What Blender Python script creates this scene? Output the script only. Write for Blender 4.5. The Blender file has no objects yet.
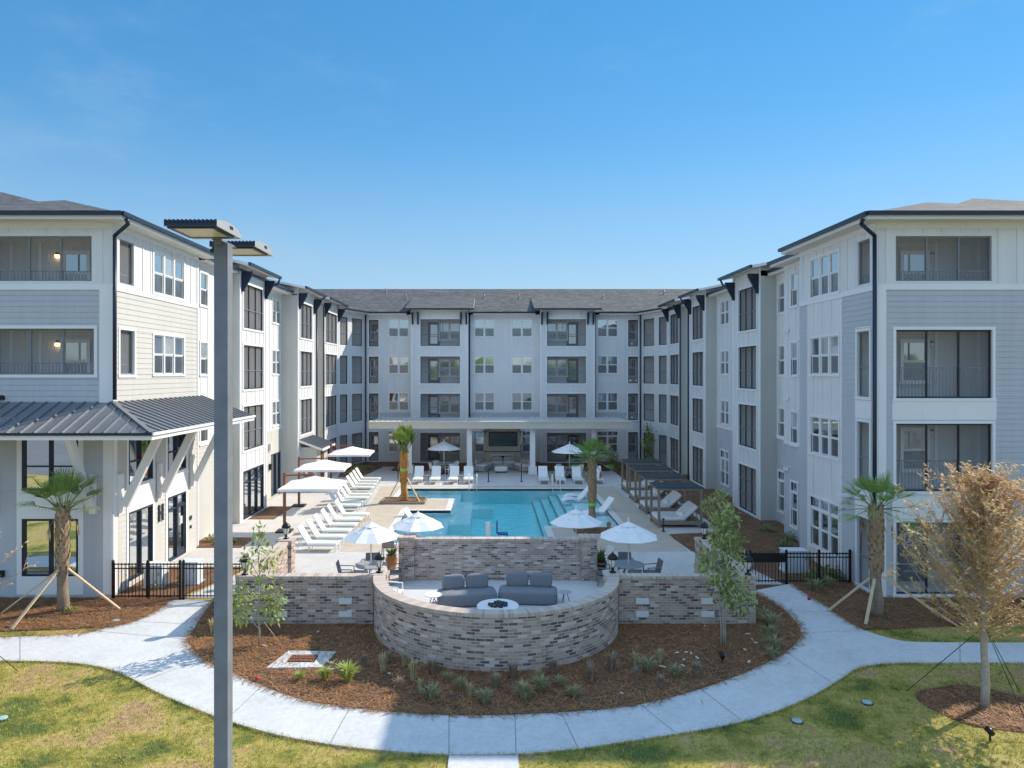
import bpy, bmesh, math, random
from mathutils import Vector, Matrix
from mathutils.geometry import tessellate_polygon

random.seed(7)
S = bpy.context.scene
COL = S.collection

# ------------------------------------------------------------------ camera, sky, sun, exposure
F_PX, CAM_Z, CX, CY = 710.0, 7.4, 491.0, 374.0
cam_data = bpy.data.cameras.new("camera")
cam = bpy.data.objects.new("camera", cam_data)
COL.objects.link(cam)
cam.location = (0, 0, CAM_Z)
cam.rotation_euler = (math.radians(90), 0, 0)
cam_data.sensor_fit = 'HORIZONTAL'
cam_data.sensor_width = 36.0
cam_data.lens = 36.0 * F_PX / 1024.0
cam_data.shift_x = (512 - CX) / 1024.0
cam_data.shift_y = -(384 - CY) / 1024.0
cam_data.clip_start = 0.1
cam_data.clip_end = 3000
S.camera = cam

SUN_VEC = Vector((14.25, 9.2, 12.6)).normalized()
SUN_EL = math.asin(SUN_VEC.z)
SUN_AZ = math.atan2(SUN_VEC.x, SUN_VEC.y)
world = bpy.data.worlds.new("World")
S.world = world
world.use_nodes = True
wn = world.node_tree.nodes
wl = world.node_tree.links
bg = wn["Background"]
sky = wn.new("ShaderNodeTexSky")
sky.sky_type = 'NISHITA'
sky.sun_disc = False
sky.sun_elevation = SUN_EL
sky.sun_rotation = SUN_AZ
sky.air_density = 1.0
sky.dust_density = 0.0
sky.ozone_density = 3.5
sat = wn.new("ShaderNodeHueSaturation")
sat.inputs['Saturation'].default_value = 1.8
gam = wn.new("ShaderNodeGamma")
gam.inputs['Gamma'].default_value = 0.55
wl.new(sky.outputs[0], gam.inputs['Color'])
wl.new(gam.outputs[0], sat.inputs['Color'])
# bright cloud added out of view, overhead and behind the photographer, to lift the shade; the part of the sky in the picture is clear but for a wisp
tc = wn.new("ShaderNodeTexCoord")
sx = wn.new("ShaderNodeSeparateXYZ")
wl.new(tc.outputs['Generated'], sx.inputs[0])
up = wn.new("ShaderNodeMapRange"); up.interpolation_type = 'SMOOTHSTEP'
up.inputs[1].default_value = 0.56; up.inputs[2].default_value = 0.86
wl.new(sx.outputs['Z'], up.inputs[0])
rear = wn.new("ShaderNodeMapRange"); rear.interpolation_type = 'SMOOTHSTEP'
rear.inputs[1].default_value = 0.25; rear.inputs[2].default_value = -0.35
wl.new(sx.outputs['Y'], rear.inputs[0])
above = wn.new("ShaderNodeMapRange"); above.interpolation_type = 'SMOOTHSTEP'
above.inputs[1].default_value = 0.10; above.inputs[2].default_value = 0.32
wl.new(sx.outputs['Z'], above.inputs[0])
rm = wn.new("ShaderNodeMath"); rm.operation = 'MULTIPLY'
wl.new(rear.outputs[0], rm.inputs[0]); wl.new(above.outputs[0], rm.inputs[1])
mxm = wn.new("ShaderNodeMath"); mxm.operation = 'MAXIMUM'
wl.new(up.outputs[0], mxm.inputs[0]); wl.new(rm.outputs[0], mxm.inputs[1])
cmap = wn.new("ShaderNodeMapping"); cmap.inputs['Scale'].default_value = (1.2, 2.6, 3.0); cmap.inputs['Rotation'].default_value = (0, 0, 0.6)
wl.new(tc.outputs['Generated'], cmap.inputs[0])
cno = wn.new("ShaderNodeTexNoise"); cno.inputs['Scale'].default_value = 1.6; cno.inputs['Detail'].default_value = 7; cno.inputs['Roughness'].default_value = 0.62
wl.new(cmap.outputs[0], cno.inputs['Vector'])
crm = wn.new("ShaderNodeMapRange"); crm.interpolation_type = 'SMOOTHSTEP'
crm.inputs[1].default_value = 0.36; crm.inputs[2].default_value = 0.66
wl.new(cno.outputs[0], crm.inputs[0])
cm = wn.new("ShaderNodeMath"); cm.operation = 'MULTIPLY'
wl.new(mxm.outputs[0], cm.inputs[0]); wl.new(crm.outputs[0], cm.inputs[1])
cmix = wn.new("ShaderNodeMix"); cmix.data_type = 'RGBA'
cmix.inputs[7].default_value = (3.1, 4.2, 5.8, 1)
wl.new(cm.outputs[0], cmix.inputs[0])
# paler band low over the roofs, and a faint wisp or two
hz = wn.new("ShaderNodeMapRange"); hz.interpolation_type = 'SMOOTHSTEP'
hz.inputs[1].default_value = 0.34; hz.inputs[2].default_value = 0.06; hz.inputs[4].default_value = 0.55
wl.new(sx.outputs['Z'], hz.inputs[0])
hmix = wn.new("ShaderNodeMix"); hmix.data_type = 'RGBA'; hmix.inputs[7].default_value = (1.22, 1.78, 2.42, 1)
wl.new(hz.outputs[0], hmix.inputs[0]); wl.new(sat.outputs[0], hmix.inputs[6])
wmap = wn.new("ShaderNodeMapping"); wmap.inputs['Scale'].default_value = (2.2, 1.0, 5.0); wmap.inputs['Rotation'].default_value = (0.2, 0.5, 0.3)
wl.new(tc.outputs['Generated'], wmap.inputs[0])
wno = wn.new("ShaderNodeTexNoise"); wno.inputs['Scale'].default_value = 1.7; wno.inputs['Detail'].default_value = 8; wno.inputs['Roughness'].default_value = 0.6
wl.new(wmap.outputs[0], wno.inputs['Vector'])
wrm = wn.new("ShaderNodeMapRange"); wrm.interpolation_type = 'SMOOTHSTEP'
wrm.inputs[1].default_value = 0.50; wrm.inputs[2].default_value = 0.78; wrm.inputs[4].default_value = 0.30
wl.new(wno.outputs[0], wrm.inputs[0])
wmix = wn.new("ShaderNodeMix"); wmix.data_type = 'RGBA'; wmix.inputs[7].default_value = (1.5, 2.0, 2.6, 1)
wl.new(wrm.outputs[0], wmix.inputs[0]); wl.new(hmix.outputs[2], wmix.inputs[6])
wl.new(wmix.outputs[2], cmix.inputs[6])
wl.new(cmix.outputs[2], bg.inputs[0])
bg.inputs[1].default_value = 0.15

sun_data = bpy.data.lights.new("sun", 'SUN')
sun_data.energy = 2.65
sun_data.angle = math.radians(0.53)
sun_data.color = (1.0, 0.90, 0.76)
sun = bpy.data.objects.new("sun", sun_data)
COL.objects.link(sun)
sun.location = (60, 40, 60)
sun.rotation_euler = SUN_VEC.to_track_quat('Z', 'Y').to_euler()

S.view_settings.view_transform = 'Standard'
S.view_settings.look = 'None'
S.view_settings.gamma = 1
S.view_settings.use_curve_mapping = False
S.view_settings.exposure = 1.15
S.cycles.max_bounces = 8
S.cycles.transparent_max_bounces = 16
S.cycles.use_denoising = True


def G(px, py, z=0.0):
    """ground point seen at a pixel of the photograph"""
    Y = F_PX * (CAM_Z - z) / (py - CY)
    return ((px - CX) * Y / F_PX, Y)


# ------------------------------------------------------------------ materials
def new_mat(name):
    m = bpy.data.materials.new(name)
    m.use_nodes = True
    n = m.node_tree.nodes
    return m, n, m.node_tree.links, n["Principled BSDF"]


def ramp(n, stops, interp='LINEAR'):
    r = n.new("ShaderNodeValToRGB")
    cr = r.color_ramp
    cr.interpolation = interp
    while len(cr.elements) < len(stops):
        cr.elements.new(0.5)
    for e, (p, c) in zip(cr.elements, stops):
        e.position = p
        e.color = (c[0], c[1], c[2], 1)
    return r


def coords(n, l, scale=1.0, kind='Object'):
    t = n.new("ShaderNodeTexCoord")
    mp = n.new("ShaderNodeMapping")
    l.new(t.outputs[kind], mp.inputs[0])
    mp.inputs['Scale'].default_value = scale if isinstance(scale, tuple) else (scale,) * 3
    return mp


def noise(n, l, vec, scale, detail=4, rough=0.55):
    t = n.new("ShaderNodeTexNoise")
    t.inputs['Scale'].default_value = scale
    t.inputs['Detail'].default_value = detail
    t.inputs['Roughness'].default_value = rough
    l.new(vec.outputs[0], t.inputs['Vector'])
    return t


def bump(n, l, height, strength, dist, p):
    b = n.new("ShaderNodeBump")
    b.inputs['Strength'].default_value = strength
    b.inputs['Distance'].default_value = dist
    l.new(height, b.inputs['Height'])
    l.new(b.outputs[0], p.inputs['Normal'])
    return b


def plain(name, col, rough=0.6, var=0.08, scale=3.0, metal=0.0, bmp=0.0, spec=0.4, kind='Object', fine=0.0):
    """one colour with a mottling of its own"""
    m, n, l, p = new_mat(name)
    v = coords(n, l, 1.0, kind)
    t = noise(n, l, v, scale, 6, 0.6)
    a = [max(0, c * (1 - var)) for c in col]
    b = [min(1, c * (1 + var)) for c in col]
    r = ramp(n, [(0.3, a), (0.7, b)])
    l.new(t.outputs[0], r.inputs[0])
    l.new(r.outputs[0], p.inputs['Base Color'])
    p.inputs['Roughness'].default_value = rough
    p.inputs['Metallic'].default_value = metal
    p.inputs['Specular IOR Level'].default_value = spec
    if fine:
        vs = coords(n, l, (4.0, 4.0, 0.22), kind)
        ts = noise(n, l, vs, 1.0, 6, 0.65)
        rs = ramp(n, [(0.25, (1 - fine,) * 3), (0.6, (1.0, 1.0, 1.0)), (0.8, (1 + fine * .5,) * 3)])
        l.new(ts.outputs[0], rs.inputs[0])
        mf = n.new("ShaderNodeMix"); mf.data_type = 'RGBA'; mf.blend_type = 'MULTIPLY'; mf.inputs[0].default_value = 1
        l.new(r.outputs[0], mf.inputs[6]); l.new(rs.outputs[0], mf.inputs[7])
        l.new(mf.outputs[2], p.inputs['Base Color'])
    if bmp:
        t2 = noise(n, l, v, scale * 12, 4)
        bump(n, l, t2.outputs[0], bmp, 0.02, p)
    return m


M = {}
M['white'] = plain('white_paint', (0.74, 0.73, 0.71), 0.55, 0.03, 0.6, fine=0.09)
M['white_trim'] = plain('white_trim_paint', (0.80, 0.79, 0.77), 0.5, 0.02, 0.6)
M['gray_siding'] = plain('gray_lap_siding', (0.50, 0.51, 0.53), 0.6, 0.03, 0.5, fine=0.09)
M['cream_siding'] = plain('cream_lap_siding', (0.56, 0.545, 0.50), 0.6, 0.03, 0.5, fine=0.09)
M['greige_panel'] = plain('greige_panel', (0.56, 0.55, 0.50), 0.6, 0.03, 0.5, fine=0.09)
M['porch_wall'] = plain('porch_wall_siding', (0.66, 0.64, 0.61), 0.65, 0.05, 2.0)
M['soffit'] = plain('cream_soffit', (0.70, 0.67, 0.60), 0.6, 0.02, 1)
M['navy'] = plain('dark_navy_metal', (0.020, 0.032, 0.055), 0.35, 0.1, 2, 0.2)
M['dark_metal'] = plain('dark_bronze_metal', (0.035, 0.035, 0.04), 0.4, 0.1, 4, 0.3)
M['black_metal'] = plain('black_powder_coat', (0.012, 0.012, 0.014), 0.35, 0.1, 4, 0.2)
M['pole_metal'] = plain('grey_lamp_post_paint', (0.20, 0.215, 0.24), 0.42, 0.13, 6, 0.0, 0.03)
M['head_metal'] = plain('grey_lamp_head_paint', (0.42, 0.42, 0.42), 0.45, 0.05, 8, 0.3)
M['led'] = plain('yellowish_led_lens', (0.66, 0.62, 0.53), 0.3, 0.15, 60)
M['seam_metal'] = plain('standing_seam_metal', (0.19, 0.20, 0.215), 0.36, 0.06, 0.8, 0.25)
M['pale_metal'] = plain('pale_standing_seam_metal', (0.60, 0.58, 0.53), 0.4, 0.05, 0.8, 0.2)
M['beam'] = plain('taupe_beam_paint', (0.60, 0.54, 0.44), 0.6, 0.05, 1)
M['stone_panel'] = plain('beige_fireplace_tile', (0.64, 0.585, 0.50), 0.6, 0.08, 3)
M['limestone'] = plain('pale_limestone_block', (0.72, 0.72, 0.70), 0.7, 0.05, 5, bmp=0.1)
M['terrace'] = plain('pale_terrace_concrete', (0.58, 0.57, 0.55), 0.75, 0.07, 0.8, bmp=0.08)
M['paver'] = plain('tan_pool_paver', (0.50, 0.42, 0.33), 0.75, 0.10, 1.3, bmp=0.08)
M['coping'] = plain('pale_pool_coping', (0.66, 0.63, 0.58), 0.65, 0.06, 2)
M['plaster'] = plain('pale_blue_pool_plaster', (0.84, 0.95, 0.95), 0.6, 0.05, 1)
M['step_tile'] = plain('dark_step_edge_tile', (0.06, 0.20, 0.25), 0.4, 0.1, 6)
M['sling'] = plain('pale_sage_sling_fabric', (0.60, 0.63, 0.57), 0.8, 0.05, 20)
M['white_furn'] = plain('white_furniture_paint', (0.80, 0.80, 0.78), 0.45, 0.02, 5)
M['canvas'] = plain('white_canvas', (0.82, 0.80, 0.78), 0.85, 0.03, 5)
M['cushion'] = plain('pale_cushion_fabric', (0.70, 0.68, 0.65), 0.85, 0.04, 8, bmp=0.1)
M['gray_fabric'] = plain('slate_grey_fabric', (0.19, 0.205, 0.225), 0.9, 0.07, 14, bmp=0.15)
M['sectional'] = plain('light_grey_sectional_fabric', (0.42, 0.41, 0.40), 0.9, 0.07, 10, bmp=0.1)
M['teak'] = plain('weathered_brown_timber', (0.27, 0.215, 0.165), 0.7, 0.2, 9, bmp=0.1)
M['rust_wood'] = plain('red_brown_post_wood', (0.27, 0.10, 0.05), 0.6, 0.15, 9)
M['slat_green'] = plain('dark_teal_roof_slats', (0.035, 0.055, 0.06), 0.5, 0.1, 6)
M['stake'] = plain('bare_lumber', (0.60, 0.45, 0.28), 0.7, 0.12, 12)
M['door_brown'] = plain('brown_door_paint', (0.20, 0.11, 0.08), 0.5, 0.1, 3)
M['terracotta'] = plain('terracotta_glaze', (0.42, 0.20, 0.07), 0.4, 0.15, 8)
M['dark_pot'] = plain('dark_brown_glaze', (0.06, 0.03, 0.022), 0.35, 0.15, 8)
M['lava'] = plain('dark_lava_rock', (0.05, 0.055, 0.07), 0.8, 0.5, 25)
M['bark_pale'] = plain('pale_young_bark', (0.42, 0.37, 0.31), 0.8, 0.22, 14, bmp=0.3)
M['palm_trunk'] = plain('grey_brown_palm_trunk', (0.27, 0.205, 0.145), 0.85, 0.28, 10, bmp=0.4)
M['palm_boot'] = plain('tan_palm_boot', (0.36, 0.25, 0.15), 0.85, 0.28, 12, bmp=0.3)
M['palm_orange'] = plain('orange_brown_palm_fibre', (0.42, 0.20, 0.06), 0.85, 0.3, 12, bmp=0.3)
M['twig'] = plain('grey_tan_twig', (0.50, 0.38, 0.25), 0.8, 0.15, 12)
M['utility'] = plain('pale_utility_paint', (0.62, 0.66, 0.70), 0.5, 0.03, 3)
M['blue_plastic'] = plain('blue_plastic', (0.02, 0.10, 0.33), 0.4, 0.05, 3)
M['valve_green'] = plain('pale_green_plastic_lid', (0.34, 0.46, 0.42), 0.5, 0.08, 9)
M['tape'] = plain('lime_green_tree_tape', (0.25, 0.55, 0.10), 0.6, 0.05, 9)
M['red_flag'] = plain('red_plastic', (0.5, 0.03, 0.03), 0.5, 0.05, 9)
M['asphalt'] = plain('worn_asphalt', (0.16, 0.16, 0.165), 0.9, 0.15, 0.5)
M['joint'] = plain('dark_concrete_joint', (0.16, 0.16, 0.16), 0.9, 0.2, 9)
M['stone_chip'] = plain('white_stone_chip', (0.66, 0.63, 0.60), 0.8, 0.1, 30)
M['steel'] = plain('brushed_steel', (0.7, 0.7, 0.72), 0.2, 0.03, 5, 1.0)
M['chair_gray'] = plain('grey_woven_chair', (0.20, 0.20, 0.20), 0.7, 0.1, 14)
M['hose'] = plain('dark_green_strap', (0.02, 0.06, 0.04), 0.7, 0.1, 14)


def leaf_mat(name, stops, rough=0.6, scale=2.2, trans=0.25):
    m, n, l, p = new_mat(name)
    v = coords(n, l)
    t = noise(n, l, v, scale, 5, 0.7)
    r = ramp(n, stops)
    l.new(t.outputs[0], r.inputs[0])
    l.new(r.outputs[0], p.inputs['Base Color'])
    p.inputs['Roughness'].default_value = rough
    p.inputs['Specular IOR Level'].default_value = 0.25
    tr = n.new("ShaderNodeBsdfTranslucent")
    l.new(r.outputs[0], tr.inputs[0])
    mx = n.new("ShaderNodeMixShader")
    mx.inputs[0].default_value = trans
    l.new(p.outputs[0], mx.inputs[1])
    l.new(tr.outputs[0], mx.inputs[2])
    l.new(mx.outputs[0], n["Material Output"].inputs[0])
    return m


M['palm_leaf'] = leaf_mat('palm_frond_green', [(0.3, (0.11, 0.21, 0.05)), (0.52, (0.22, 0.33, 0.085)), (0.75, (0.40, 0.44, 0.15))])
M['palm_leaf_yellow'] = leaf_mat('tied_palm_frond_green', [(0.3, (0.09, 0.17, 0.03)), (0.7, (0.26, 0.34, 0.07))])
M['leaf_tan'] = leaf_mat('tan_autumn_leaf', [(0.3, (0.66, 0.45, 0.21)), (0.5, (0.77, 0.57, 0.30)), (0.72, (0.86, 0.70, 0.43))], scale=1.6)
M['leaf_olive'] = leaf_mat('olive_autumn_leaf', [(0.3, (0.46, 0.37, 0.15)), (0.7, (0.64, 0.53, 0.25))], scale=1.6)
M['leaf_rust'] = leaf_mat('rust_autumn_leaf', [(0.3, (0.60, 0.31, 0.13)), (0.7, (0.74, 0.45, 0.22))], scale=1.6)
M['leaf_green'] = leaf_mat('young_tree_leaf', [(0.3, (0.09, 0.16, 0.035)), (0.7, (0.21, 0.29, 0.075))], scale=3)
M['leaf_pale'] = leaf_mat('yellow_green_tree_leaf', [(0.3, (0.30, 0.38, 0.07)), (0.7, (0.52, 0.54, 0.15))], scale=3)
M['leaf_sage'] = leaf_mat('sage_tree_leaf', [(0.3, (0.24, 0.33, 0.10)), (0.7, (0.50, 0.58, 0.24))], scale=3)
M['tuft_green'] = leaf_mat('grey_green_grass_blade', [(0.3, (0.27, 0.27, 0.13)), (0.7, (0.44, 0.42, 0.23))], scale=6)
M['tuft_straw'] = leaf_mat('straw_grass_blade', [(0.3, (0.44, 0.36, 0.19)), (0.7, (0.64, 0.54, 0.31))], scale=6)
M['tuft_brown'] = leaf_mat('dry_brown_grass_blade', [(0.3, (0.28, 0.20, 0.14)), (0.7, (0.45, 0.34, 0.25))], scale=6)
M['tuft_plume'] = leaf_mat('pale_pink_grass_plume', [(0.3, (0.55, 0.42, 0.36)), (0.7, (0.72, 0.60, 0.52))], scale=6)
M['blade'] = leaf_mat('lawn_blade', [(0.36, (0.19, 0.23, 0.04)), (0.5, (0.54, 0.45, 0.09)), (0.64, (0.70, 0.52, 0.21))], scale=1.1)
M['blade_green'] = leaf_mat('green_lawn_blade', [(0.25, (0.17, 0.21, 0.04)), (0.75, (0.40, 0.38, 0.09))], scale=1.1)
M['straw_a'] = leaf_mat('orange_pine_straw', [(0.3, (0.38, 0.165, 0.055)), (0.7, (0.58, 0.30, 0.115))], scale=5, trans=0.1)
M['straw_b'] = leaf_mat('brown_pine_straw', [(0.3, (0.15, 0.09, 0.058)), (0.7, (0.31, 0.19, 0.12))], scale=5, trans=0.1)

# ground: patchy dormant lawn
m, n, l, p = new_mat('patchy_lawn')
v = coords(n, l)
t1 = noise(n, l, v, 0.55, 8, 0.65)
t2 = noise(n, l, v, 7.0, 6, 0.7)
r1 = ramp(n, [(0.39, (0.12, 0.16, 0.03)), (0.47, (0.36, 0.315, 0.055)), (0.54, (0.52, 0.41, 0.12)), (0.62, (0.50, 0.31, 0.16))])
r2 = ramp(n, [(0.3, (0.55, 0.55, 0.55)), (0.7, (1.15, 1.15, 1.1))])
mx = n.new("ShaderNodeMix"); mx.data_type = 'RGBA'; mx.blend_type = 'MULTIPLY'; mx.inputs[0].default_value = 1
l.new(t1.outputs[0], r1.inputs[0]); l.new(t2.outputs[0], r2.inputs[0])
l.new(r1.outputs[0], mx.inputs[6]); l.new(r2.outputs[0], mx.inputs[7])
l.new(mx.outputs[2], p.inputs['Base Color'])
p.inputs['Roughness'].default_value = 0.9
t3 = noise(n, l, v, 40, 4)
bump(n, l, t3.outputs[0], 0.8, 0.04, p)
M['lawn'] = m

# ground: pine straw mulch
m, n, l, p = new_mat('pine_straw_mulch')
v = coords(n, l)
t1 = noise(n, l, v, 1.1, 6, 0.7)
t2 = noise(n, l, v, 26.0, 5, 0.7)
r1 = ramp(n, [(0.3, (0.13, 0.070, 0.040)), (0.5, (0.22, 0.115, 0.062)), (0.7, (0.35, 0.185, 0.09))])
r2 = ramp(n, [(0.3, (0.45, 0.42, 0.4)), (0.7, (1.25, 1.2, 1.1))])
mx = n.new("ShaderNodeMix"); mx.data_type = 'RGBA'; mx.blend_type = 'MULTIPLY'; mx.inputs[0].default_value = 1
l.new(t1.outputs[0], r1.inputs[0]); l.new(t2.outputs[0], r2.inputs[0])
l.new(r1.outputs[0], mx.inputs[6]); l.new(r2.outputs[0], mx.inputs[7])
l.new(mx.outputs[2], p.inputs['Base Color'])
p.inputs['Roughness'].default_value = 0.95
bump(n, l, t2.outputs[0], 0.9, 0.05, p)
M['mulch'] = m


def concrete(name, a, b, stain):
    m, n, l, p = new_mat(name)
    v = coords(n, l)
    t1 = noise(n, l, v, 0.9, 9, 0.72)
    t2 = noise(n, l, v, 9.0, 5, 0.7)
    t3 = noise(n, l, v, 60.0, 3, 0.6)
    r1 = ramp(n, [(0.32, stain), (0.5, a), (0.72, b)])
    r2 = ramp(n, [(0.3, (0.86,) * 3), (0.7, (1.06,) * 3)])
    mx = n.new("ShaderNodeMix"); mx.data_type = 'RGBA'; mx.blend_type = 'MULTIPLY'; mx.inputs[0].default_value = 1
    l.new(t1.outputs[0], r1.inputs[0]); l.new(t2.outputs[0], r2.inputs[0])
    l.new(r1.outputs[0], mx.inputs[6]); l.new(r2.outputs[0], mx.inputs[7])
    l.new(mx.outputs[2], p.inputs['Base Color'])
    p.inputs['Roughness'].default_value = 0.8
    bump(n, l, t3.outputs[0], 0.15, 0.01, p)
    return m


M['path'] = concrete('sidewalk_concrete', (0.60, 0.595, 0.58), (0.65, 0.645, 0.625), (0.53, 0.525, 0.51))
M['deck'] = concrete('pool_deck_concrete', (0.57, 0.545, 0.515), (0.63, 0.605, 0.57), (0.50, 0.48, 0.455))


# whitewashed brick, laid in the mesh's own running-bond coordinates
def brick_mat(name, w, h, soldier=False):
    m, n, l, p = new_mat(name)
    t = n.new("ShaderNodeTexCoord")
    b = n.new("ShaderNodeTexBrick")
    l.new(t.outputs['UV'], b.inputs['Vector'])
    b.inputs['Color1'].default_value = (0, 0, 0, 1)
    b.inputs['Color2'].default_value = (1, 1, 1, 1)
    b.inputs['Mortar'].default_value = (0.5, 0.5, 0.5, 1)
    b.inputs['Scale'].default_value = 1.0
    b.inputs['Mortar Size'].default_value = 0.009
    b.inputs['Brick Width'].default_value = w
    b.inputs['Row Height'].default_value = h
    if soldier:
        b.offset = 0.0
    r = ramp(n, [(0.0, (0.045, 0.036, 0.038)), (0.14, (0.085, 0.062, 0.058)), (0.18, (0.22, 0.145, 0.118)), (0.35, (0.36, 0.245, 0.195)),
                 (0.6, (0.44, 0.315, 0.25)), (0.80, (0.50, 0.385, 0.32)), (0.9, (0.66, 0.59, 0.52)), (1.0, (0.27, 0.165, 0.135))], 'LINEAR')
    if soldier:
        r = ramp(n, [(0.0, (0.38, 0.29, 0.235)), (0.5, (0.52, 0.42, 0.345)), (1.0, (0.61, 0.51, 0.43))])
    l.new(b.outputs['Color'], r.inputs[0])
    # wash worn on in patches
    v = coords(n, l)
    w1 = noise(n, l, v, 1.2, 7, 0.7)
    w2 = noise(n, l, v, 22, 4, 0.6)
    ad = n.new("ShaderNodeMath"); ad.operation = 'MULTIPLY'
    l.new(w1.outputs[0], ad.inputs[0]); l.new(w2.outputs[0], ad.inputs[1])
    rr = ramp(n, [(0.17, (0, 0, 0)), (0.40, (0.42, 0.42, 0.42))])
    l.new(ad.outputs[0], rr.inputs[0])
    mx = n.new("ShaderNodeMix"); mx.data_type = 'RGBA'
    l.new(rr.outputs[0], mx.inputs[0]); l.new(r.outputs[0], mx.inputs[6])
    mx.inputs[7].default_value = (0.53, 0.43, 0.36, 1)
    m2 = n.new("ShaderNodeMix"); m2.data_type = 'RGBA'
    l.new(b.outputs['Fac'], m2.inputs[0]); l.new(mx.outputs[2], m2.inputs[6])
    m2.inputs[7].default_value = (0.53, 0.455, 0.395, 1)
    l.new(m2.outputs[2], p.inputs['Base Color'])
    p.inputs['Roughness'].default_value = 0.85
    inv = n.new("ShaderNodeMath"); inv.operation = 'SUBTRACT'; inv.inputs[0].default_value = 1
    l.new(b.outputs['Fac'], inv.inputs[1])
    bump(n, l, inv.outputs[0], 0.6, 0.012, p)
    return m


M['brick'] = brick_mat('whitewashed_brick', 0.235, 0.078)
M['brick_cap'] = brick_mat('brick_rowlock_cap', 0.082, 4.0, True)

# shingles
m, n, l, p = new_mat('asphalt_shingle')
t = n.new("ShaderNodeTexCoord")
b = n.new("ShaderNodeTexBrick")
l.new(t.outputs['UV'], b.inputs['Vector'])
b.inputs['Color1'].default_value = (0, 0, 0, 1); b.inputs['Color2'].default_value = (1, 1, 1, 1)
b.inputs['Mortar'].default_value = (0.2, 0.2, 0.2, 1)
b.inputs['Mortar Size'].default_value = 0.006; b.inputs['Brick Width'].default_value = 0.33; b.inputs['Row Height'].default_value = 0.145
b.inputs['Scale'].default_value = 1
r = ramp(n, [(0, (0.055, 0.056, 0.058)), (0.5, (0.093, 0.092, 0.092)), (1, (0.145, 0.14, 0.135))])
l.new(b.outputs['Color'], r.inputs[0])
v = coords(n, l)
t2 = noise(n, l, v, 0.8, 6, 0.6)
r2 = ramp(n, [(0.3, (0.8, 0.8, 0.8)), (0.7, (1.2, 1.18, 1.15))])
l.new(t2.outputs[0], r2.inputs[0])
mx = n.new("ShaderNodeMix"); mx.data_type = 'RGBA'; mx.blend_type = 'MULTIPLY'; mx.inputs[0].default_value = 1
l.new(r.outputs[0], mx.inputs[6]); l.new(r2.outputs[0], mx.inputs[7])
l.new(mx.outputs[2], p.inputs['Base Color'])
p.inputs['Roughness'].default_value = 0.9
bump(n, l, b.outputs['Color'], 0.5, 0.02, p)
M['shingle'] = m


def glass_mat(name, lo, hi, rough, spec=0.9, mirror=0.0):
    m, n, l, p = new_mat(name)
    v = coords(n, l, (0.45, 0.45, 0.6))
    t = noise(n, l, v, 1.3, 3, 0.5)
    r = ramp(n, [(0.35, lo), (0.65, hi)])
    l.new(t.outputs[0], r.inputs[0])
    l.new(r.outputs[0], p.inputs['Base Color'])
    p.inputs['Roughness'].default_value = rough
    p.inputs['Specular IOR Level'].default_value = spec
    p.inputs['IOR'].default_value = 1.9
    w = noise(n, l, v, 0.9, 1)
    b = bump(n, l, w.outputs[0], 0.05, 0.3, p)
    if mirror:
        gl = n.new("ShaderNodeBsdfGlossy")
        gl.inputs['Roughness'].default_value = rough
        gl.inputs['Color'].default_value = (0.92, 0.97, 1.0, 1)
        l.new(b.outputs[0], gl.inputs['Normal'])
        mxs = n.new("ShaderNodeMixShader")
        mxs.inputs[0].default_value = mirror
        l.new(p.outputs[0], mxs.inputs[1]); l.new(gl.outputs[0], mxs.inputs[2])
        l.new(mxs.outputs[0], n["Material Output"].inputs[0])
    return m


M['glass'] = glass_mat('window_glass', (0.02, 0.03, 0.035), (0.13, 0.15, 0.16), 0.03, 0.9, 0.42)
M['glass_screen'] = glass_mat('screened_window_glass', (0.035, 0.04, 0.045), (0.085, 0.09, 0.10), 0.22, 0.5, 0.12)
M['store_glass'] = glass_mat('storefront_glass', (0.02, 0.03, 0.03), (0.07, 0.085, 0.08), 0.015, 1.0, 0.72)
M['glass_blind'] = glass_mat('window_glass_with_blind', (0.30, 0.30, 0.29), (0.48, 0.48, 0.46), 0.05, 0.9, 0.35)
M['tv'] = glass_mat('black_screen_glass', (0.008, 0.01, 0.01), (0.015, 0.018, 0.018), 0.1, 0.5)

# insect screen cloth: an open weave, half of the light goes through
m, n, l, p = new_mat('insect_screen_cloth')
p.inputs['Base Color'].default_value = (0.36, 0.365, 0.375, 1)
p.inputs['Roughness'].default_value = 0.7
p.inputs['Specular IOR Level'].default_value = 0.2
tb = n.new("ShaderNodeBsdfTransparent")
mxs = n.new("ShaderNodeMixShader")
mxs.inputs[0].default_value = 0.27
l.new(p.outputs[0], mxs.inputs[2]); l.new(tb.outputs[0], mxs.inputs[1])
l.new(mxs.outputs[0], n["Material Output"].inputs[0])
M['screen'] = m

# pool water: rippled clear surface over an absorbing body
m, n, l, p = new_mat('pool_water')
n.remove(p)
tb = n.new("ShaderNodeBsdfTransparent"); tb.inputs[0].default_value = (0.97, 1, 1, 1)
gl = n.new("ShaderNodeBsdfGlossy"); gl.inputs['Roughness'].default_value = 0.03
fr = n.new("ShaderNodeFresnel"); fr.inputs[0].default_value = 1.33
v = coords(n, l)
t = noise(n, l, v, 2.2, 4, 0.55)
bb = n.new("ShaderNodeBump"); bb.inputs['Strength'].default_value = 0.6; bb.inputs['Distance'].default_value = 0.10
l.new(t.outputs[0], bb.inputs['Height'])
l.new(bb.outputs[0], gl.inputs['Normal']); l.new(bb.outputs[0], fr.inputs['Normal'])
mxs = n.new("ShaderNodeMixShader")
l.new(fr.outputs[0], mxs.inputs[0]); l.new(tb.outputs[0], mxs.inputs[1]); l.new(gl.outputs[0], mxs.inputs[2])
l.new(mxs.outputs[0], n["Material Output"].inputs[0])
va = n.new("ShaderNodeVolumeAbsorption")
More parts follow.
